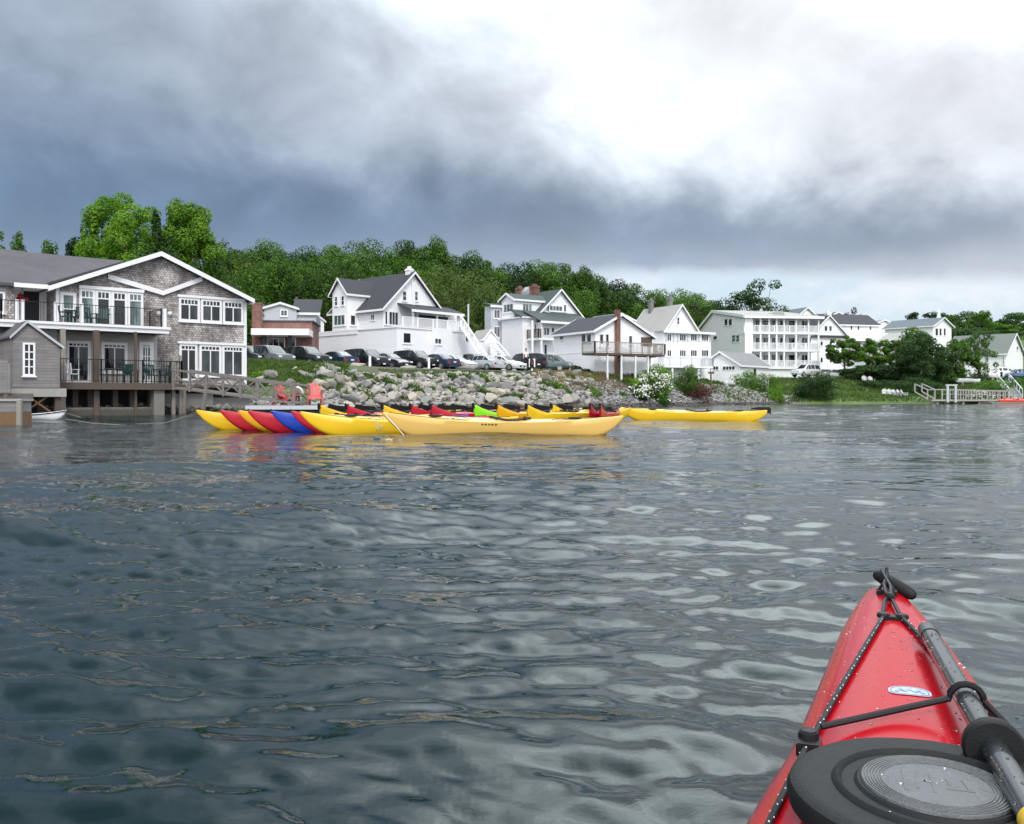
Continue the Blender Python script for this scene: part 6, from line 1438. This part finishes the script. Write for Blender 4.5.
CARS = [  # kind, colour, px centre, depth, heading, label
 ('suv', 'black', 250, 74.5, -38, 'black off-road car partly hidden by the right corner of the shingled building'),
 ('suv', 'grey', 270, 74, -38, 'dark grey off-road car second from the shingled building'),
 ('sedan', 'silver', 281, 79, -38, 'pale silver car standing behind the dark ones under the white canopy'),
 ('suv', 'black', 306, 75.5, -35, 'black off-road car in front of the brick shop'),
 ('sedan', 'navy', 335, 77.5, 140, 'dark blue car showing its tail at the left end of the low white building'),
 ('suv', 'black', 366, 79, -38, 'black car in front of the middle of the long white wall'),
 ('sedan', 'plum', 388, 80.5, -38, 'dark plum car right of the black one by the white wall'),
 ('sedan', 'silver', 398, 86, -38, 'silver car glimpsed behind the dark plum car'),
 ('suv', 'black', 415, 81.5, -38, 'large black off-road car below the small square window'),
 ('sedan', 'navy', 436, 82, 142, 'small dark car right beside the large black off-road car'),
 ('sedan', 'silver', 453, 83.5, -36, 'silver sedan left of the outside staircase'),
 ('pickup', 'green', 474, 88.5, -36, 'dark green pickup truck at the foot of the outside staircase'),
 ('sedan', 'silver', 482, 84.5, 140, 'silver sedan tail between the silver sedan and the white one'),
 ('sedan', 'white', 502, 85.5, -34, 'white sedan below the white porch steps'),
 ('suv', 'black', 524, 88, 128, 'black off-road car with its tail to the water near the standing person'),
 ('van', 'green', 549, 88, -22, 'grey-green minivan seen nearly side on, right of the person'),
 ('sedan', 'black', 566, 91.5, -28, 'black sedan half hidden behind the grey-green minivan'),
]
for k, c, px, Y, h, l in CARS: car(k, c, PX(px, 0, Y), h, l)
p = PX(806, 0, 129); car('suv', 'white', p, -150, 'white off-road car parked under the hotel balconies', z=ground(p.x, p.y) + .35, group='cars by the hotel')
p = PX(838, 0, 137); car('sedan', 'white', p, -20, 'white car parked beside the dark bush right of the hotel', z=ground(p.x, p.y) + .2, group='cars by the hotel')
p = PX(829, 0, 141); car('sedan', 'grey', p, -20, 'dark grey car behind the white car right of the hotel', z=ground(p.x, p.y) + .2, group='cars by the hotel')
p = PX(1019, 0, 131); car('sedan', 'blue', p, 170, 'blue car parked at the right edge by the plain white house', z=ground(p.x, p.y) + .15, group='cars by the plain white house')
p = PX(1000, 0, 134); car('sedan', 'white', p, 170, 'white car parked left of the blue car by the plain white house', z=ground(p.x, p.y) + .15, group='cars by the plain white house')
for px, Y, l in ((370, 76, 'white post standing before the black and plum cars'), (429, 79.5, 'white post right of the large black off-road car'), (532, 86, 'post with a white notice board in front of the black off-road car')):
    p = PX(px, 0, Y); r = thing('marker_post', (p.x, p.y, 3.2), l, 'post', 'posts along the car park edge')
    mb = MB(); mb.box(p.x - .09, p.x + .09, p.y - .09, p.y + .09, 3.1, 4.3 if px != 532 else 3.9); mb.build('post', WHITE, r); 
    mb = MB()
    if px == 532: mb.box(p.x - .3, p.x + .3, p.y - .13, p.y - .1, 3.7, 4.5); mb.build('board', WHITE, r)
    else: mb.box(p.x - .11, p.x + .11, p.y - .11, p.y + .11, 4.3, 4.37); mb.build('cap', GALV, r)
# ------------------------------------------------------------------ person
def skinned(name, chain, edges, mat, root, sub=2):
    me = bpy.data.meshes.new(name); o0 = Vector(root['_o']); me.from_pydata([tuple(Vector(c[:3])) for c in chain], edges, []); me.materials.append(mat)
    o = bpy.data.objects.new(name, me); COL.objects.link(o); o.parent = root
    m = o.modifiers.new('skin', 'SKIN'); m.use_smooth_shade = True
    for i, v in enumerate(me.skin_vertices[0].data): v.radius = chain[i][3]; v.use_root = (i == 0)
    s = o.modifiers.new('sub', 'SUBSURF'); s.levels = sub; s.render_levels = sub
    return o
def person(p, z, rot, label):
    r = thing('person', (p.x, p.y, z), label, 'person'); r.rotation_euler = (0, 0, rot)
    ch = [(0, 0, .95, (.15, .11)), (0, 0, 1.15, (.13, .10)), (0, 0, 1.36, (.17, .11)), (0, 0, 1.48, (.06, .06)), (0, -.01, 1.58, (.075, .09)), (0, -.01, 1.70, (.07, .085)),
          (.19, 0, 1.40, (.055, .055)), (.25, -.03, 1.14, (.045, .045)), (.20, -.22, 1.02, (.035, .035)), (.18, -.30, 1.0, (.04, .025)),
          (-.19, 0, 1.40, (.055, .055)), (-.26, .0, 1.13, (.045, .045)), (-.27, -.08, .88, (.035, .035)), (-.27, -.10, .79, (.025, .045)),
          (.10, 0, .86, (.09, .09)), (.12, -.02, .48, (.062, .062)), (.12, .02, .08, (.042, .045)), (.13, -.14, .04, (.045, .035)),
          (-.10, 0, .86, (.09, .09)), (-.12, .03, .48, (.062, .062)), (-.13, .06, .08, (.042, .045)), (-.14, -.10, .04, (.045, .035))]
    ed = [(0, 1), (1, 2), (2, 3), (3, 4), (4, 5), (2, 6), (6, 7), (7, 8), (8, 9), (2, 10), (10, 11), (11, 12), (12, 13), (0, 14), (14, 15), (15, 16), (16, 17), (0, 18), (18, 19), (19, 20), (20, 21)]
    skinned('body', ch, ed, SKIN, r)
    g = lambda L, k=.018: [(c[0], c[1], c[2], (c[3][0] + k, c[3][1] + k)) for c in [ch[i] for i in L]]
    skinned('shirt', g([1, 2, 6, 10]) + [(0, 0, .97, (.165, .13)), (.235, -.02, 1.2, (.07, .07)), (-.245, 0, 1.2, (.07, .07))], [(0, 1), (1, 2), (1, 3), (0, 4), (2, 5), (3, 6)], plain('white_shirt', (.7, .72, .76), .8, .1), r)
    skinned('trousers', g([0, 14, 15, 16, 18, 19, 20]), [(0, 1), (1, 2), (2, 3), (0, 4), (4, 5), (5, 6)], plain('dark_trousers', (.02, .025, .05), .8, .2), r)
    mb = MB(); mb.lathe([(.03, .10), (.075, .08), (.092, .02), (.09, -.05)], (0, .015, 1.72), 14); me = bpy.data.meshes.new('hair'); me.from_pydata(mb.v, [], mb.f); me.materials.append(HAIR); link('hair', me, r)
    mb = MB(); mb.lathe([(.012, -.02), (.016, .0), (.008, .03)], (0, -.105, 1.62), 8); mb.lathe([(.012, -.01), (.012, .01)], (.03, -.09, 1.665), 6); mb.lathe([(.012, -.01), (.012, .01)], (-.03, -.09, 1.665), 6); me = bpy.data.meshes.new('face'); me.from_pydata(mb.v, [], mb.f); me.materials.append(SKIN); link('face', me, r)
    mb = MB(); mb.box(-.16, .16, .10, .28, 1.02, 1.42); me = bpy.data.meshes.new('backpack'); me.from_pydata(mb.v, [], mb.f); me.materials.append(PC['navy']); link('backpack', me, r)
p = PX(526, 0, 86.2); person(p, 3.7, R(20), 'person in a white shirt and dark trousers standing between the parked cars')
# ------------------------------------------------------------------ right-hand jetty, kayaks, lawn chairs, covered boats
def jetty():
    Y = 108; r = thing('jetty', tuple(PX(970, 403, Y)), 'long low white-railed jetty at the right shore with an arch over it', 'jetty')
    a = PX(930, 402, Y); b = PX(1014, 402, Y); zt = .55
    mb = MB(); mb.box(PX(932, 0, Y).x, b.x, Y, Y + 2, zt - .2, zt); mb.build('deck', DOCKW, r)
    mb = MB()
    for y in (Y + .05, Y + 1.95):
        mb.bar((PX(950, 0, Y).x, y, 1.75), (b.x, y, 1.55), .12); mb.bar((PX(950, 0, Y).x, y, 1.2), (b.x, y, 1.05), .07)
        n = 12
        for i in range(n + 1): x = PX(950, 0, Y).x + (b.x - PX(950, 0, Y).x) * i / n; mb.bar((x, y, zt), (x, y, 1.72 - .2 * i / n), .12)
    mb.build('railing', WEATH, r)
    for y in (Y + .05, Y + 1.95):
        mb = MB()
        p0, p1 = PX(922, 0, Y).x, PX(935, 0, Y).x; mb.bar((p0, y, 2.45), (p1, y, 1.75), .13); mb.bar((p1, y, 1.75), (PX(950, 0, Y).x, y, 1.75), .10)
        mb.bar((p0, y, 1.5), (p0, y, 2.5), .13); mb.bar((p1, y, zt), (p1, y, 1.8), .12); mb.bar((p0, y, 1.5), (p1, y, .6), .14); mb.bar((PX(942, 0, Y).x, y, zt), (PX(942, 0, Y).x, y, 1.75), .12)
        mb.build('ramp_rail', WEATH, r)
    x0, x1 = PX(947.5, 0, Y).x, PX(955.5, 0, Y).x
    mb = MB(); mb.box(x0 - .12, x0 + .12, Y - .1, Y + .14, .2, 2.2); mb.box(x1 - .12, x1 + .12, Y - .1, Y + .14, .2, 2.2); mb.box(x0 - .2, x1 + .2, Y - .12, Y + .16, 2.203, 2.36); mb.build('arch', GALV, r)
    for x in (a.x + 1, x0 + 2, x1 + 3, b.x - 1): mb = MB(); mb.box(x - .12, x + .12, Y + .2, Y + .44, -1.5, zt - .203); mb.build('piling', WOODG, r)
    s = thing('shore_stairs', tuple(PX(1012, 395, 112)), 'grey railed stairs going down the grass to the jetty at the right', 'stairs')
    A = PX(1003, 381, 122); B = PX(1016, 397, 110.5)
    mb = MB(); [mb.box(q.x - .7, q.x + .7, q.y - .4, q.y + .4, q.z - .12, q.z) for q in [A.lerp(B, i / 11) for i in range(12)]]; mb.build('treads', GALV, s)
    mb = MB()
    for k in (-.8, .8):
        o = Vector((k, 0, 0)); u = Vector((0, 0, .95)); mb.bar(A + o + u, B + o + u, .1); mb.bar(A + o, B + o, .08, .25); [mb.bar(A.lerp(B, i / 5) + o, A.lerp(B, i / 5) + o + u, .08) for i in range(6)]
    mb.build('handrail', GALV, s)
jetty()
OR = kmat('orange_kayak', (.55, .06, .03)); KM['orange'] = OR
for px, Y, z, l in ((997, 105, .25, 'orange-red kayak lying lower and nearer on the raft by the right jetty'), (1003, 106, .42, 'orange-red kayak lying behind and above another by the right jetty')): kayak(bowat(px, 400, Y), R(4), 'orange', l, z=z, rudder=False, group='orange kayaks by the right jetty', hull=Hull(L=4.2, B=.38, bow=.34, stern=.3, mid=.25), lines=False)
mb = MB(); q = PX(1002, 404, 105); mb.box(q.x - 1.6, q.x + 6, 104.2, 106.8, -.1, .17); mb.box(q.x - 1.7, q.x + 6.1, 104.1, 106.9, .172, .22); tag(mb.build('float', DOCKW, origin=q), 'low white-edged float carrying the orange kayaks', 'float')
WH = plain('weathered_white_paint', (.55, .55, .55), .6, .2, 4)
for i, (px, py, l) in enumerate(((884.5, 389, 'white lawn chair standing alone, leftmost of the five by the shore'), (890, 390, 'white lawn chair second from the left by the shore'), (895, 391, 'white lawn chair in the middle of the five by the shore'), (900, 391.5, 'white lawn chair second from the right by the shore'), (904, 391.5, 'white lawn chair at the right end of the five by the shore'))):
    q = PX(px, py, 116 - i * .4); adirondack(Matrix.Translation((q.x, q.y, ground(q.x, q.y))) @ Matrix.Rotation(R(-20 + i * 17), 4, 'Z'), l, WH, 'white lawn chairs by the shore', .95, 'lawn_chair')
for px, l in ((865, 'white lawn chair left one of the pair at the top of the lawn'), (871, 'white lawn chair right one of the pair at the top of the lawn')): q = PX(px, 384, 127); adirondack(Matrix.Translation((q.x, q.y, ground(q.x, q.y))), l, WH, 'white lawn chairs at the top of the lawn', 1.1, 'lawn_chair')
def boat_covered(px, Y, h, label, sc=1.0):
    p = PX(px, 0, Y); H = Hull(L=4.4 * sc, B=.8 * sc, bow=.62, stern=.5, mid=.45, camber=.08, draft=.1, stern_blunt=True); M = kmatrix((p.x, p.y), R(h), ground(p.x, p.y) + .45)
    r = thing('covered_boat', tuple(M @ Vector((2, 0, 0))), label, 'boat', 'boats stored on the grass'); kb = KB(r, M); mb = MB(); H.mesh(mb, 24, 4, 4); kb.part(mb, 'hull', WHITE, smooth=50)
    mb = MB(); mb.extr([(1.4, -.5, .55), (1.4, .5, .55), (1.8, .4, .9), (1.8, -.4, .9)], (.06, 0, 0)); kb.part(mb, 'windscreen', GLASSM)
    mb = MB(); mb.box(1.0, 1.2, -.6, .6, -.46, .0); mb.box(3.0, 3.2, -.6, .6, -.46, .0); kb.part(mb, 'cradle', WOODG)
    mb = MB(); mb.box(4.4 * sc, 4.4 * sc + .25, -.14, .14, .1, .8); kb.part(mb, 'outboard_motor', BLACK, bevel=.03)
boat_covered(953, 126, 12, 'white motorboat stored on the grass beside the pale bush at right'); boat_covered(968, 130, -8, 'second white motorboat on the grass right of the first'); boat_covered(984, 131, 6, 'third white motorboat on the grass below the plain white house')
# overhead wires behind the left houses
mb = MB(); a = PX(255, 297, 118); b = PX(345, 300, 118); mb.tube([a, a.lerp(b, .5) + Vector((0, 0, -.5)), b], .035, 5); tag(mb.build('overhead_wire', BLACK, origin=a), 'thin dark wire strung in front of the trees left of the big white house', 'wire')
mb = MB(); p = PX(345, 0, 118.1); mb.tube([(p.x, p.y, 3), (p.x, p.y, a.z + .8)], [.15, .11], 8); tag(mb.build('utility_pole', WOODD, origin=(p.x, p.y, 3)), 'dark utility pole standing behind the big white house', 'pole')
# ------------------------------------------------------------------ trees and shrubs
HG = 'leafy trees on the wooded hill'
HL = 'leafy green tree in the woods on the hill behind the houses'
# the bright pair and their neighbours behind the shingled building
tpx('broadleaf_tree', 126, 197, 84, 92, 'tall bright green ragged-crowned tree behind the shingled building, left of the pair', mat=LEAFB, seed=5, leaves=24000, leaf=.26, clumps=64, crown_from=.42, clump_r=.24, hollow=.3)
tpx('broadleaf_tree', 189, 204, 84, 62, 'bright green tree with a rounded crown behind the shingled building, right of the pair', mat=LEAFB, seed=6, leaves=19000, leaf=.26, clumps=54, crown_from=.42, clump_r=.25, hollow=.3)
tpx('broadleaf_tree', 96, 216, 82, 34, 'slim bright tree at the left flank of the tallest bright tree', mat=LEAFB, seed=7, leaves=5000, leaf=.32, clumps=24, crown_from=.35, clump_r=.3)
tpx('broadleaf_tree', 105, 234, 74, 70, 'low yellow-green tree just over the roof of the shingled building', mat=LEAFB, seed=8, leaves=8500, leaf=.30, clumps=34, crown_from=.35, clump_r=.26)
tpx('spruce_tree', 155, 216, 80, 22, 'narrow dark conifer standing between the two bright trees', mat=LEAFD, seed=9, leaves=7500, leaf=.32, clumps=60, crown_from=.15, clump_r=.2, shape='cone')
tpx('broadleaf_tree', 214, 242, 86, 60, 'mid green tree right behind the right slope of the white trimmed gable', mat=LEAF, seed=10, leaves=6500, leaf=.26, clumps=34, crown_from=.2, clump_r=.27)
tpx('broadleaf_tree', 170, 240, 80, 70, 'dark green tree filling the gap over the gable peak', mat=LEAFD, seed=31, leaves=6500, leaf=.26, clumps=34, crown_from=.2, clump_r=.27)
tpx('broadleaf_tree', 8, 234, 92, 36, 'loose greyish tree at the far left edge above the roof', mat=LEAF, seed=11, leaves=5000, leaf=.26, clumps=32, crown_from=.3, clump_r=.22)
tpx('broadleaf_tree', 50, 243, 96, 46, 'small loose tree above the left roof between the left edge and the bright trees', mat=LEAF, seed=12, leaves=6000, leaf=.28, clumps=36, crown_from=.3, clump_r=.22)
tpx('broadleaf_tree', 76, 240, 90, 44, 'small dark tree at the foot of the bright trees above the roof', mat=LEAFD, seed=13, leaves=6000, leaf=.28, clumps=36, crown_from=.3, clump_r=.25)
# the wooded hill: skyline trees placed one by one, filler below
SKYL = [(238, 252, 130, 46), (262, 245, 132, 60), (300, 250, 128, 64), (338, 247, 130, 50), (362, 242, 136, 62), (398, 250, 140, 44), (410, 243, 140, 42), (432, 241, 140, 38), (466, 254, 138, 46), (490, 262, 142, 40),
        (515, 264, 146, 48), (542, 263, 150, 50), (566, 266, 152, 44), (590, 278, 158, 40), (612, 282, 162, 44), (640, 285, 168, 50), (668, 290, 174, 46), (692, 294, 180, 48), (716, 302, 190, 44), (580, 270, 150, 30), (285, 262, 124, 60), (322, 270, 122, 60), (350, 262, 124, 60)]
MIX = [LEAF, LEAF, LEAFD, LEAF]
for i, (px, py, Y, w) in enumerate(SKYL): tpx('broadleaf_tree', px, py, Y, w * 1.25, HL, group=HG, mat=MIX[i % 4], seed=20 + i % 6, leaves=13000, leaf=.32, clumps=40, crown_from=.5, clump_r=.36, hollow=.35, key='h%d%d' % (i % 6, i % 4), limbs=6)
rr = random.Random(33)
for i in range(66):
    px = rr.uniform(225, 675); Y = rr.uniform(112, 160) if px < 480 else rr.uniform(140 if px < 600 else 160, 185)
    x = (px - 512) / FX * Y
    sky = float(np.interp(px, [225, 262, 362, 432, 540, 600, 692, 740], [258, 250, 246, 246, 266, 283, 297, 308]))
    py = sky + rr.uniform(8, 46) if px < 600 else sky + rr.uniform(5, 24)
    zt = PX(px, py, Y).z; g0 = ground(x, Y)
    if zt - g0 < 5: zt = g0 + 5.5
    if CH + (HY - sky) / FX * Y < zt: continue
    if 455 < px < 490 or i % 9 == 4: mt, kk = LEAFO, 'o'
    else: mt, kk = MIX[i % 4], 'h%d' % (i % 4)
    tree('broadleaf_tree', x, Y, zt, rr.uniform(4.0, 6.2), HL, group=HG, mat=mt, seed=40 + i % 5, leaves=10000, leaf=.32, clumps=34, crown_from=.15, clump_r=.36, hollow=.45, key='%s%d' % (kk, i % 5), limbs=5)
tpx('broadleaf_tree', 452, 280, 116, 62, 'soft olive green tree right of the big white house gable', mat=LEAFO, seed=61, leaves=5500, leaf=.28, clumps=40, crown_from=.12, clump_r=.24)
tpx('broadleaf_tree', 420, 268, 122, 50, 'light green tree behind the chimney of the big white house', mat=LEAF, seed=62, leaves=5000, leaf=.3, clumps=40, crown_from=.12, clump_r=.24)
# far forest mass beyond the skyline, right half
def forest(name, pts, label, seed, mat, leaf=.6, per=330):
    rng = np.random.default_rng(seed); Vs = []
    for (x, y, r, h) in pts:
        d = rng.normal(size=(per, 3)); d /= np.linalg.norm(d, axis=1)[:, None]; d[:, 2] = np.abs(d[:, 2]) * .9 - .15 * (rng.random(per) < .3)
        q = d * [r, r, h * .55] * rng.uniform(.8, 1.08, (per, 1)) + [x, y, ground(x, y) + h * .45]
        n = d + rng.normal(size=d.shape) * .4; n /= np.linalg.norm(n, axis=1)[:, None]; U = np.cross(n, rng.normal(size=n.shape)); U /= np.linalg.norm(U, axis=1)[:, None]; Vv = np.cross(n, U); L = leaf * rng.uniform(.6, 1.4, (per, 1))
        Vs.append(np.stack([q - U * L * .5, q - Vv * L * .4, q + U * L * .5, q + Vv * L * .4], 1).reshape(-1, 3))
    V = np.concatenate(Vs); tag(link(name, npmesh(name, V, np.arange(len(V)).reshape(-1, 4), mat)), label, 'woods', kind='stuff')
pts = []; rg = random.Random(8)
for i in range(330):
    px = rg.uniform(-40, 720); Y = rg.uniform(140 if px < 560 else 172, 208); sky = float(np.interp(px, [-40, 60, 225, 262, 362, 432, 540, 600, 692, 720], [262, 262, 262, 250, 247, 247, 268, 285, 298, 306])); x = (px - 512) / FX * Y; g0 = ground(x, Y)
    h = min(rg.uniform(6, 11), CH + (HY - sky - 6) / FX * Y - g0)
    if h > 3: pts.append((x, Y, rg.uniform(2.6, 4.2), h))
forest('woods', pts, 'dense mass of green woods covering the hill behind the single trees', 3, LEAF)
# right side: open-crowned tree over the hotel, russet tree, far tree line
tpx('broadleaf_tree', 759, 281, 170, 66, 'dark tree with a flat open crown rising behind the hotel roof', mat=LEAFD, seed=71, leaves=5200, leaf=.42, clumps=40, crown_from=.5, clump_r=.19, hollow=.15, shape='flat', limbs=14)
tpx('broadleaf_tree', 742, 297, 172, 56, 'dark rounded tree low behind the left half of the hotel roof', mat=LEAFD, seed=72, leaves=4200, leaf=.34, clumps=30, crown_from=.3, clump_r=.25)
tpx('broadleaf_tree', 776, 300, 172, 44, 'dark rounded tree low behind the middle of the hotel roof', mat=LEAFD, seed=73, leaves=3200, leaf=.34, clumps=24, crown_from=.3, clump_r=.25)
tpx('copper_beech', 853, 309, 176, 32, 'russet-leaved tree behind the long dark roof right of the hotel', mat=LEAFR, seed=74, leaves=3000, leaf=.36, clumps=26, crown_from=.3)
tpx('broadleaf_tree', 833, 313, 180, 16, 'small dark treetop left of the russet tree', mat=LEAFD, seed=75, leaves=1600, leaf=.34, clumps=18, crown_from=.3)
for i, (px, py, w) in enumerate(((925, 313, 34), (948, 316, 34), (962, 312, 40), (980, 312, 36), (998, 320, 34), (1016, 314, 44), (1040, 306, 60), (905, 322, 26), (972, 322, 50), (1004, 326, 40), (900, 328, 24), (1060, 318, 50))):
    tpx('broadleaf_tree', px, py, 232 + (i % 3) * 8, w * 1.15, 'green tree in the distant tree line behind the right-hand houses', group='distant tree line at right', mat=LEAF if i % 2 else LEAFD, seed=80 + i % 4, leaves=3000, leaf=.5, clumps=30, crown_from=.05, clump_r=.28, key='r%d' % (i % 4), limbs=4)
pts = [((px - 512) / FX * Y, Y, rg.uniform(3, 5), max(2.5, min(8, CH + 68 / FX * Y - ground((px - 512) / FX * Y, Y)))) for px, Y in [(rg.uniform(730, 1150), rg.uniform(215, 300)) for _ in range(150)] ]
forest('woods', pts, 'low distant woods closing the view behind the right-hand houses', 5, LEAFD, .7, 220)
# trees of the right foreshore
tpx('broadleaf_tree', 845, 338, 132, 38, 'fresh green tree with a bare trunk right of the hotel, leftmost of the lawn trees', mat=LEAF, seed=91, leaves=8500, leaf=.27, clumps=70, crown_from=.38, clump_r=.20)
tpx('broadleaf_tree', 873, 340, 134, 38, 'fresh green tree in the middle of the row above the lawn', mat=LEAF, seed=92, leaves=8000, leaf=.27, clumps=70, crown_from=.32, clump_r=.20)
tpx('broadleaf_tree', 896, 341, 136, 24, 'narrow light green tree right of the middle one above the lawn', mat=LEAF, seed=93, leaves=4500, leaf=.27, clumps=70, crown_from=.35, clump_r=.20)
tpx('broadleaf_tree', 913, 328, 142, 40, 'mid green tree rising before the long grey roof at right', mat=LEAF, seed=94, leaves=7000, leaf=.27, clumps=70, crown_from=.15, clump_r=.20)
tpx('maple_tree', 925, 336, 124, 62, 'very dark broad tree in the middle of the right shore', mat=LEAFD, seed=95, leaves=17000, leaf=.28, clumps=90, crown_from=.02, clump_r=.2, hollow=.3)
tpx('maple_tree', 956, 340, 127, 40, 'dark green round tree just right of the very dark one', mat=LEAF, seed=96, leaves=9000, leaf=.27, clumps=70, crown_from=.08, clump_r=.20)
tpx('willow_tree', 979, 330, 128, 34, 'light feathery tree in front of the plain white house', mat=LEAF, seed=97, leaves=4600, leaf=.22, clumps=40, crown_from=.12, clump_r=.19, hollow=.1)
tpx('hedge_tree', 897, 362, 128, 40, 'dark bushy tree under the crowns above the lawn', mat=LEAFD, seed=98, leaves=8500, leaf=.28, clumps=40, crown_from=.0, clump_r=.4)
tpx('hedge_tree', 862, 366, 130, 46, 'dark hedge-like bush at the top edge of the lawn', mat=LEAFD, seed=99, leaves=8500, leaf=.28, clumps=40, crown_from=.0, clump_r=.4)
# bushes along the shore
def bush(px, ytop, Y, w, label, mat, seed=1, leaves=3500, leaf=.15, name='bush', zb=None, shape='dome'):
    return tpx(name, px, ytop, Y, w, label, cat='bush', mat=mat, seed=seed, leaves=leaves, leaf=leaf, clumps=40, crown_from=.0, clump_r=.42, hollow=.25, trunk=True, limbs=10, shape=shape, zb=zb)
bush(815, 371, 108, 42, 'dark round bush on the lawn edge below the hotel', LEAFD, 111, 11000)
bush(687, 366, 91.5, 32, 'round green bush between the flowering shrub and the white garage', LEAF, 112, 5200)
bush(745, 371, 107, 32, 'leafy green bush in front of the white garage side wall', LEAF, 113, 4200)
bush(765, 374, 109, 36, 'wide green bush right of the garage, reaching down the bank', LEAF, 114, 4200)
bush(776, 385, 104, 22, 'low bright bush at the end of the small stone bank', LEAFB, 115, 2200)
bush(655, 365, 87, 38, 'bright green bush behind the white flowering shrub', LEAFB, 116, 4800)
bush(634, 378, 85, 20, 'small green bush left of the flowering shrub', LEAFB, 117, 1800)
bush(697, 384, 91, 40, 'reddish brown low scrub on the bank right of the flowering shrub', LEAFR, 118, 2500)
bush(612, 374, 89, 30, 'low dark hedge at the foot of the raised deck posts', LEAFD, 119, 2500)
bush(575, 366, 85, 16, 'small bush with a pale stem beside the wall of the low white house', LEAFO, 120, 1200)
bush(586, 369, 85.5, 14, 'tiny dark bush at the corner of the low white house', LEAFD, 121, 900)
bush(990, 380, 113, 44, 'green thicket on the bank above the jetty', LEAF, 122, 5200)
bush(1018, 378, 118, 36, 'green thicket at the right edge beyond the shore stairs', LEAF, 123, 4200)
bush(952, 388, 111, 40, 'low green growth left of the jetty arch', LEAF, 124, 3200)
bush(265, 372, 57, 34, 'leafy green shrub on the bank near the gangway', LEAFB, 125, 3000)
bush(328, 378, 58, 18, 'leafy green clump at the foot of the stone bank', LEAFB, 126, 1800)
bush(288, 374, 59, 34, 'leafy green shrub on the bank above the salmon chairs', LEAF, 128, 4200)
bush(308, 372, 64, 30, 'darker green shrub at the left end of the boulders', LEAFD, 129, 3800)
bush(878, 380, 124, 40, 'low dark shrubs under the trees at the top of the right lawn', LEAFD, 130, 4500)
bush(912, 378, 119, 44, 'dense dark shrub at the foot of the very dark broad tree', LEAFD, 135, 7000)
bush(935, 382, 117, 36, 'dense dark shrub left of the white motorboat', LEAFD, 136, 5500)
bush(650, 346 + 0, 120, 12, 'tall thin bush beside the veranda of the pale-roofed house', LEAFD, 127, 700) if 0 else None
def flowering(px, ytop, Y, w, label, seed, n):
    r = bush(px, ytop, Y, w, label, LEAF, seed, 4200, .15, 'flowering_shrub'); p = PX(px, ytop, Y); z0 = r.location.z; H = p.z - z0; rad = w / 2 / FX * Y
    P_, Nn, U_, Vv, cs, rng, _ = crown_mesh('f', seed, 30, n, .1, None, 'dome', .5, .3); k = (P_[:, 2] > .25); P_, U_, Nn = P_[k], U_[k], Nn[k]
    Q = P_ * [rad * 1.05, rad * 1.05, H * 1.04]; L = .055; X = np.array([1, 0, 0]) * L; Z = np.array([0, .35, .94]) * L
    V = np.stack([Q - X, Q - Z, Q + X, Q + Z], 1).reshape(-1, 3); link('flowers', npmesh('flowers', V, np.arange(len(V)).reshape(-1, 4), FLOWER), r)
flowering(652, 374, 84.5, 36, 'large shrub covered in white blossom on the bank below the deck', 131, 1050)
flowering(641, 386, 82.5, 30, 'lower white blossoming shrub spilling over the small stones', 132, 700)
flowering(661, 390, 84.2, 18, 'small white blossoming shrub at the water side of the large one', 133, 300)
flowering(978, 391, 110.5, 30, 'pale blossoming shrub behind the jetty railing', 134, 700)
